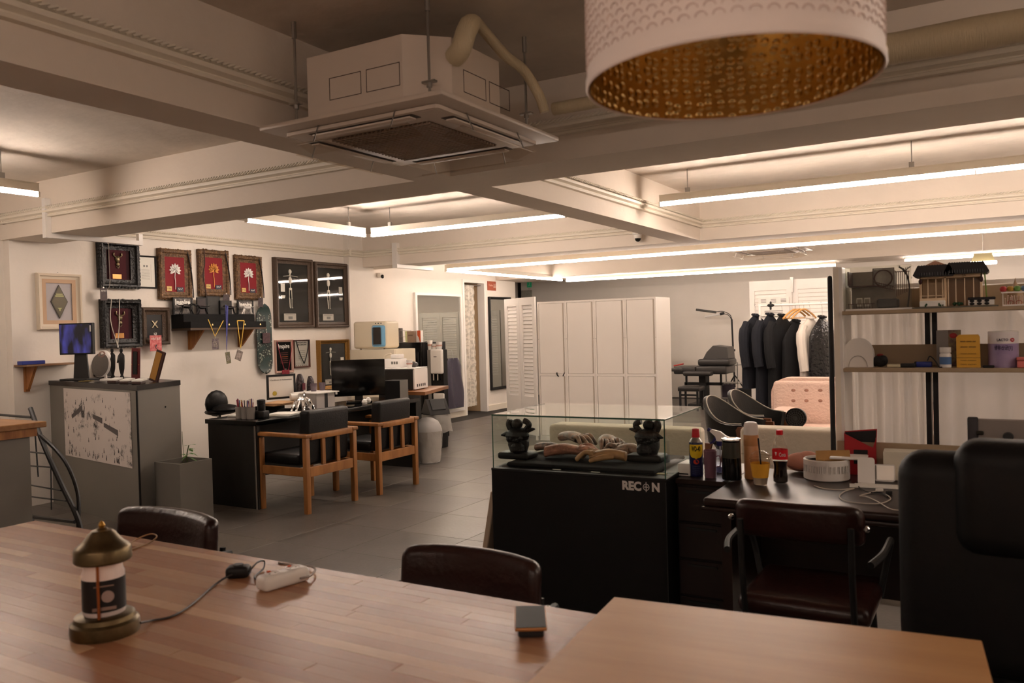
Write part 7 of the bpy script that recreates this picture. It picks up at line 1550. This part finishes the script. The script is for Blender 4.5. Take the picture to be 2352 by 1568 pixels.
t = thing('glass_notice', 'pale translucent notice strip hanging in the passage', 'notice', (a_.x+.27, YF-.03, PY(1200, 690, YF-.03).z)); part('sheet', MB().bx(-.2, 0, 0, .06, .012, .22), mat('notice_pale', 'a9a79b', .6, var=.3, vscale=20), t)
# ================================================================ ceiling things
ACW = mat('ac_shell', 'dccdbf', .5); ACP = mat('ac_panel', 'd2c4b6', .4)
def cassette(label, x, y, z):
    t = thing('ceiling_ac', label, 'air conditioner', (x, y, z), 0, 'ceiling cassette air conditioners'); b = .325; c = .14; h0, h1 = .03, .318
    oct_ = [(-b+c*0, -b), (b-c, -b), (b, -b+c), (b, b), (-b, b)]
    part('body', MB().prismz([(-b, -b), (b-c, -b), (b, -b+c), (b, b-c), (b-c, b), (-b, b)], h0, h1), ACW, t)
    P_ = .47; part('panel', MB().rb(-P_, -P_, .0, P_, P_, .022, .008, 2), ACP, t); part('lower_panel', MB().rb(-P_*.84, -P_*.84, -.022, P_*.84, P_*.84, -.0005, .018, 3), ACP, t)
    gr = MB(); n = 22
    for k in range(n): q_ = -.25+.5*k/(n-1); gr.bx(q_-.004, -.26, -.030, q_+.004, .26, -.0225); gr.bx(-.26, q_-.004, -.032, .26, q_+.004, -.0245)
    gp = part('intake_grille', gr, mat('grille_brown', 'a08d7e', .6), t); part('filter', MB().bx(-.26, -.26, -.0228, .26, .26, -.0222), mat('filter_brown', '7b685a', .9), t)
    for k in range(4):
        M_ = Matrix.Rotation(k*PI/2, 4, 'Z'); part('air_outlet', MB().rb(-.27, -.385, -.0245, .27, -.325, -.0222, .001, 1, M=M_), mat('outlet_dark', '4d4138', .6), t); part('louvre', MB().rb(-.255, -.380, -.034, .255, -.336, -.0255, .004, 2, M=M_), ACW, t)
        part('wind_deflector', MB().rb(-.29, -.44, -.075, .29, -.425, -.070, .002, 1, M=M_).add([(-.29, -.43, -.072), (.29, -.43, -.072), (.29, -.34, -.10), (-.29, -.34, -.10)], [(0, 1, 2, 3)], M=M_), glass('deflector_clear', 'f4efe8', .1), t)
        [part('deflector_arm', MB().cyl((x_, -.43, -.072), (x_, -.40, 0), .003, n=5, M=M_), STEEL, t) for x_ in (-.2, .2)]
    for fx, fy in ((0, -1), (1, 0)):
        for k in (0, 1):
            m = MB(); u0 = (-.20+.20*k) if fx == 0 else (-.10+.20*k); u1 = u0+.17; z0_, z1_ = .12, .21
            for a0, c0, a1, c1 in ((u0, z0_, u1, z0_), (u0, z1_, u1, z1_), (u0, z0_, u0, z1_), (u1, z0_, u1, z1_)):
                if fx == 0: m.bx(min(a0, a1)-.0015, -b-.001, min(c0, c1)-.0015, max(a0, a1)+.0015, -b+.001, max(c0, c1)+.0015)
                else: m.bx(b-.001, min(a0, a1)-.0015, min(c0, c1)-.0015, b+.001, max(a0, a1)+.0015, max(c0, c1)+.0015)
            part('knockout', m, mat('cut_brown', '4e3b2c', .7), t)
    for sx, sy in ((-1, -1), (1, -1), (1, 1), (-1, 1)):
        x_, y_ = (b+.035)*sx, (b+.035)*sy
        if (sx, sy) == (1, -1): x_, y_ = b-c/2+.03, -b+c/2-.03
        part('hanging_rod', MB().cyl((x_, y_, .05), (x_, y_, ZC-z), .006, n=7).cyl((x_, y_, ZC-z-.07), (x_, y_, ZC-z), .011, n=8), STEEL, t); part('bracket', MB().bx(x_-.03, y_-.012, .118, x_+.03, y_+.012, .126).cyl((x_, y_, .10), (x_, y_, .118), .012, n=6), STEEL, t)
    return t
cassette('white ceiling air conditioner hanging beside the drum pendant', -2.19, 2.94, 2.31)
cassette('ceiling air conditioner in the far bay above the lockers', -2.6, 11.4, 2.42)
DUC = mat('duct_wrap', 'cdbd9c', .42, bump=.5, bscale=30, stretch=(9, 1, 1))
cx_, cy_, cz_ = -2.19, 2.94, 2.31
b_ = .325
m = MB(); pts = bez([(cx_+b_+.004, cy_-.17, cz_+.24), (cx_+b_+.05, cy_-.19, cz_+.26), (cx_+b_+.07, cy_-.17, cz_+.34), (cx_+b_+.05, cy_-.08, cz_+.40), (cx_+b_+.02, cy_+.05, cz_+.40), (cx_+b_+.03, cy_+.20, cz_+.34), (cx_+b_+.06, cy_+.30, cz_+.30), (cx_+b_+.10, cy_+.36, cz_+.20), (cx_+b_+.12, cy_+.38, cz_+.12)], 6)
rs = [.042 if i < 14 else max(.023, .042-(i-14)*.0035) for i in range(len(pts))]
solo('insulated_pipe', MB().tube(pts, rs, 12), DUC, 'wrapped pipe bending out of the near air conditioner', 'pipe')
pa, pb = PY(2100, 108, 3.42), PY(1250, 225, 3.42)
m = MB(); n = 40; 
P0_ = Vector((cx_+b_+.10, 3.45, 2.475)); P1_ = Vector((XR-.02, 3.45, 2.475)); 
m.tube([P0_+(P1_-P0_)*(i/n) for i in range(n+1)], [.030 if i < 6 else .060+.0025*math.sin(i*2.1) for i in range(n+1)], 16)
solo('large_duct', m, DUC, 'long cream wrapped duct running behind the drum pendant', 'duct')
# domes and cameras
def dome(label, p, z, flat=True):
    t = thing('dome_camera', label, 'camera', (p[0], p[1], z)); part('base', MB().lathe([(0, 0), (.06, 0), (.06, -.012), (.045, -.02), (.042, -.05), (.036, -.06), (0, -.06)], 24), WHITE, t); part('dome', MB().lathe([(.034, -.055), (.034, -.07), (.025, -.088), (.012, -.096), (0, -.098)], 20), BLACKG, t)
p = PY(1465, 545, A2a-.07); dome('white dome camera with a black lens below the middle beam', (p.x, A2a-.07), PY(1465, 541, A2a-.07).z+.03)
solo('camera_bracket', MB().bx(p.x-.02, A2a-.09, PY(1465, 541, A2a-.07).z+.031, p.x+.02, A2a-.001, PY(1465, 541, A2a-.07).z+.045), WHITE, 'small bracket fixing the dome camera to the middle beam', 'bracket')
p = PX(880, 634, XD+.09); t = thing('wall_camera', 'small white camera with a dark lens near the corner above the fridges', 'camera', (XD+.002, p.y, p.z), PI/2); part('body', MB().rb(-.04, -.07, -.02, .04, 0, .05, .015, 2), WHITE, t); part('lens', MB().ell((.0, -.075, -.005), (.030, .02, .030), 14), BLACKG, t)
p = PY(2258, 600, 11.0)
t = thing('pendant_fixture', 'small white hanging work light above the miniature house', 'lamp', (p.x, 11.0, p.z)); part('shade', MB().prism([(-.12, 0), (.12, 0), (.09, .09), (-.09, .09)], -.05, .05), mat('shade_olive', 'a49a70', .5), t); part('diffuser', MB().rb(-.14, -.055, -.035, .14, .055, -.001, .01, 2), LAMP, t); part('cord', MB().cyl((0, 0, .09), (0, 0, ZC-p.z), .004, n=6), STEEL, t)
# sensor drops on the ceiling and wire runs
solo('ceiling_wire', MB().tube(bez([(-4.6, 5.0, ZC-.012), (-4.2, 5.9, ZC-.014), (-3.6, 6.3, ZC-.012), (-3.1, 7.6, ZC-.014)], 8), .005, 6), mat('wire_grey', '8a7d70', .6), 'thin grey wire clipped along the ceiling of the middle bay', 'wire')
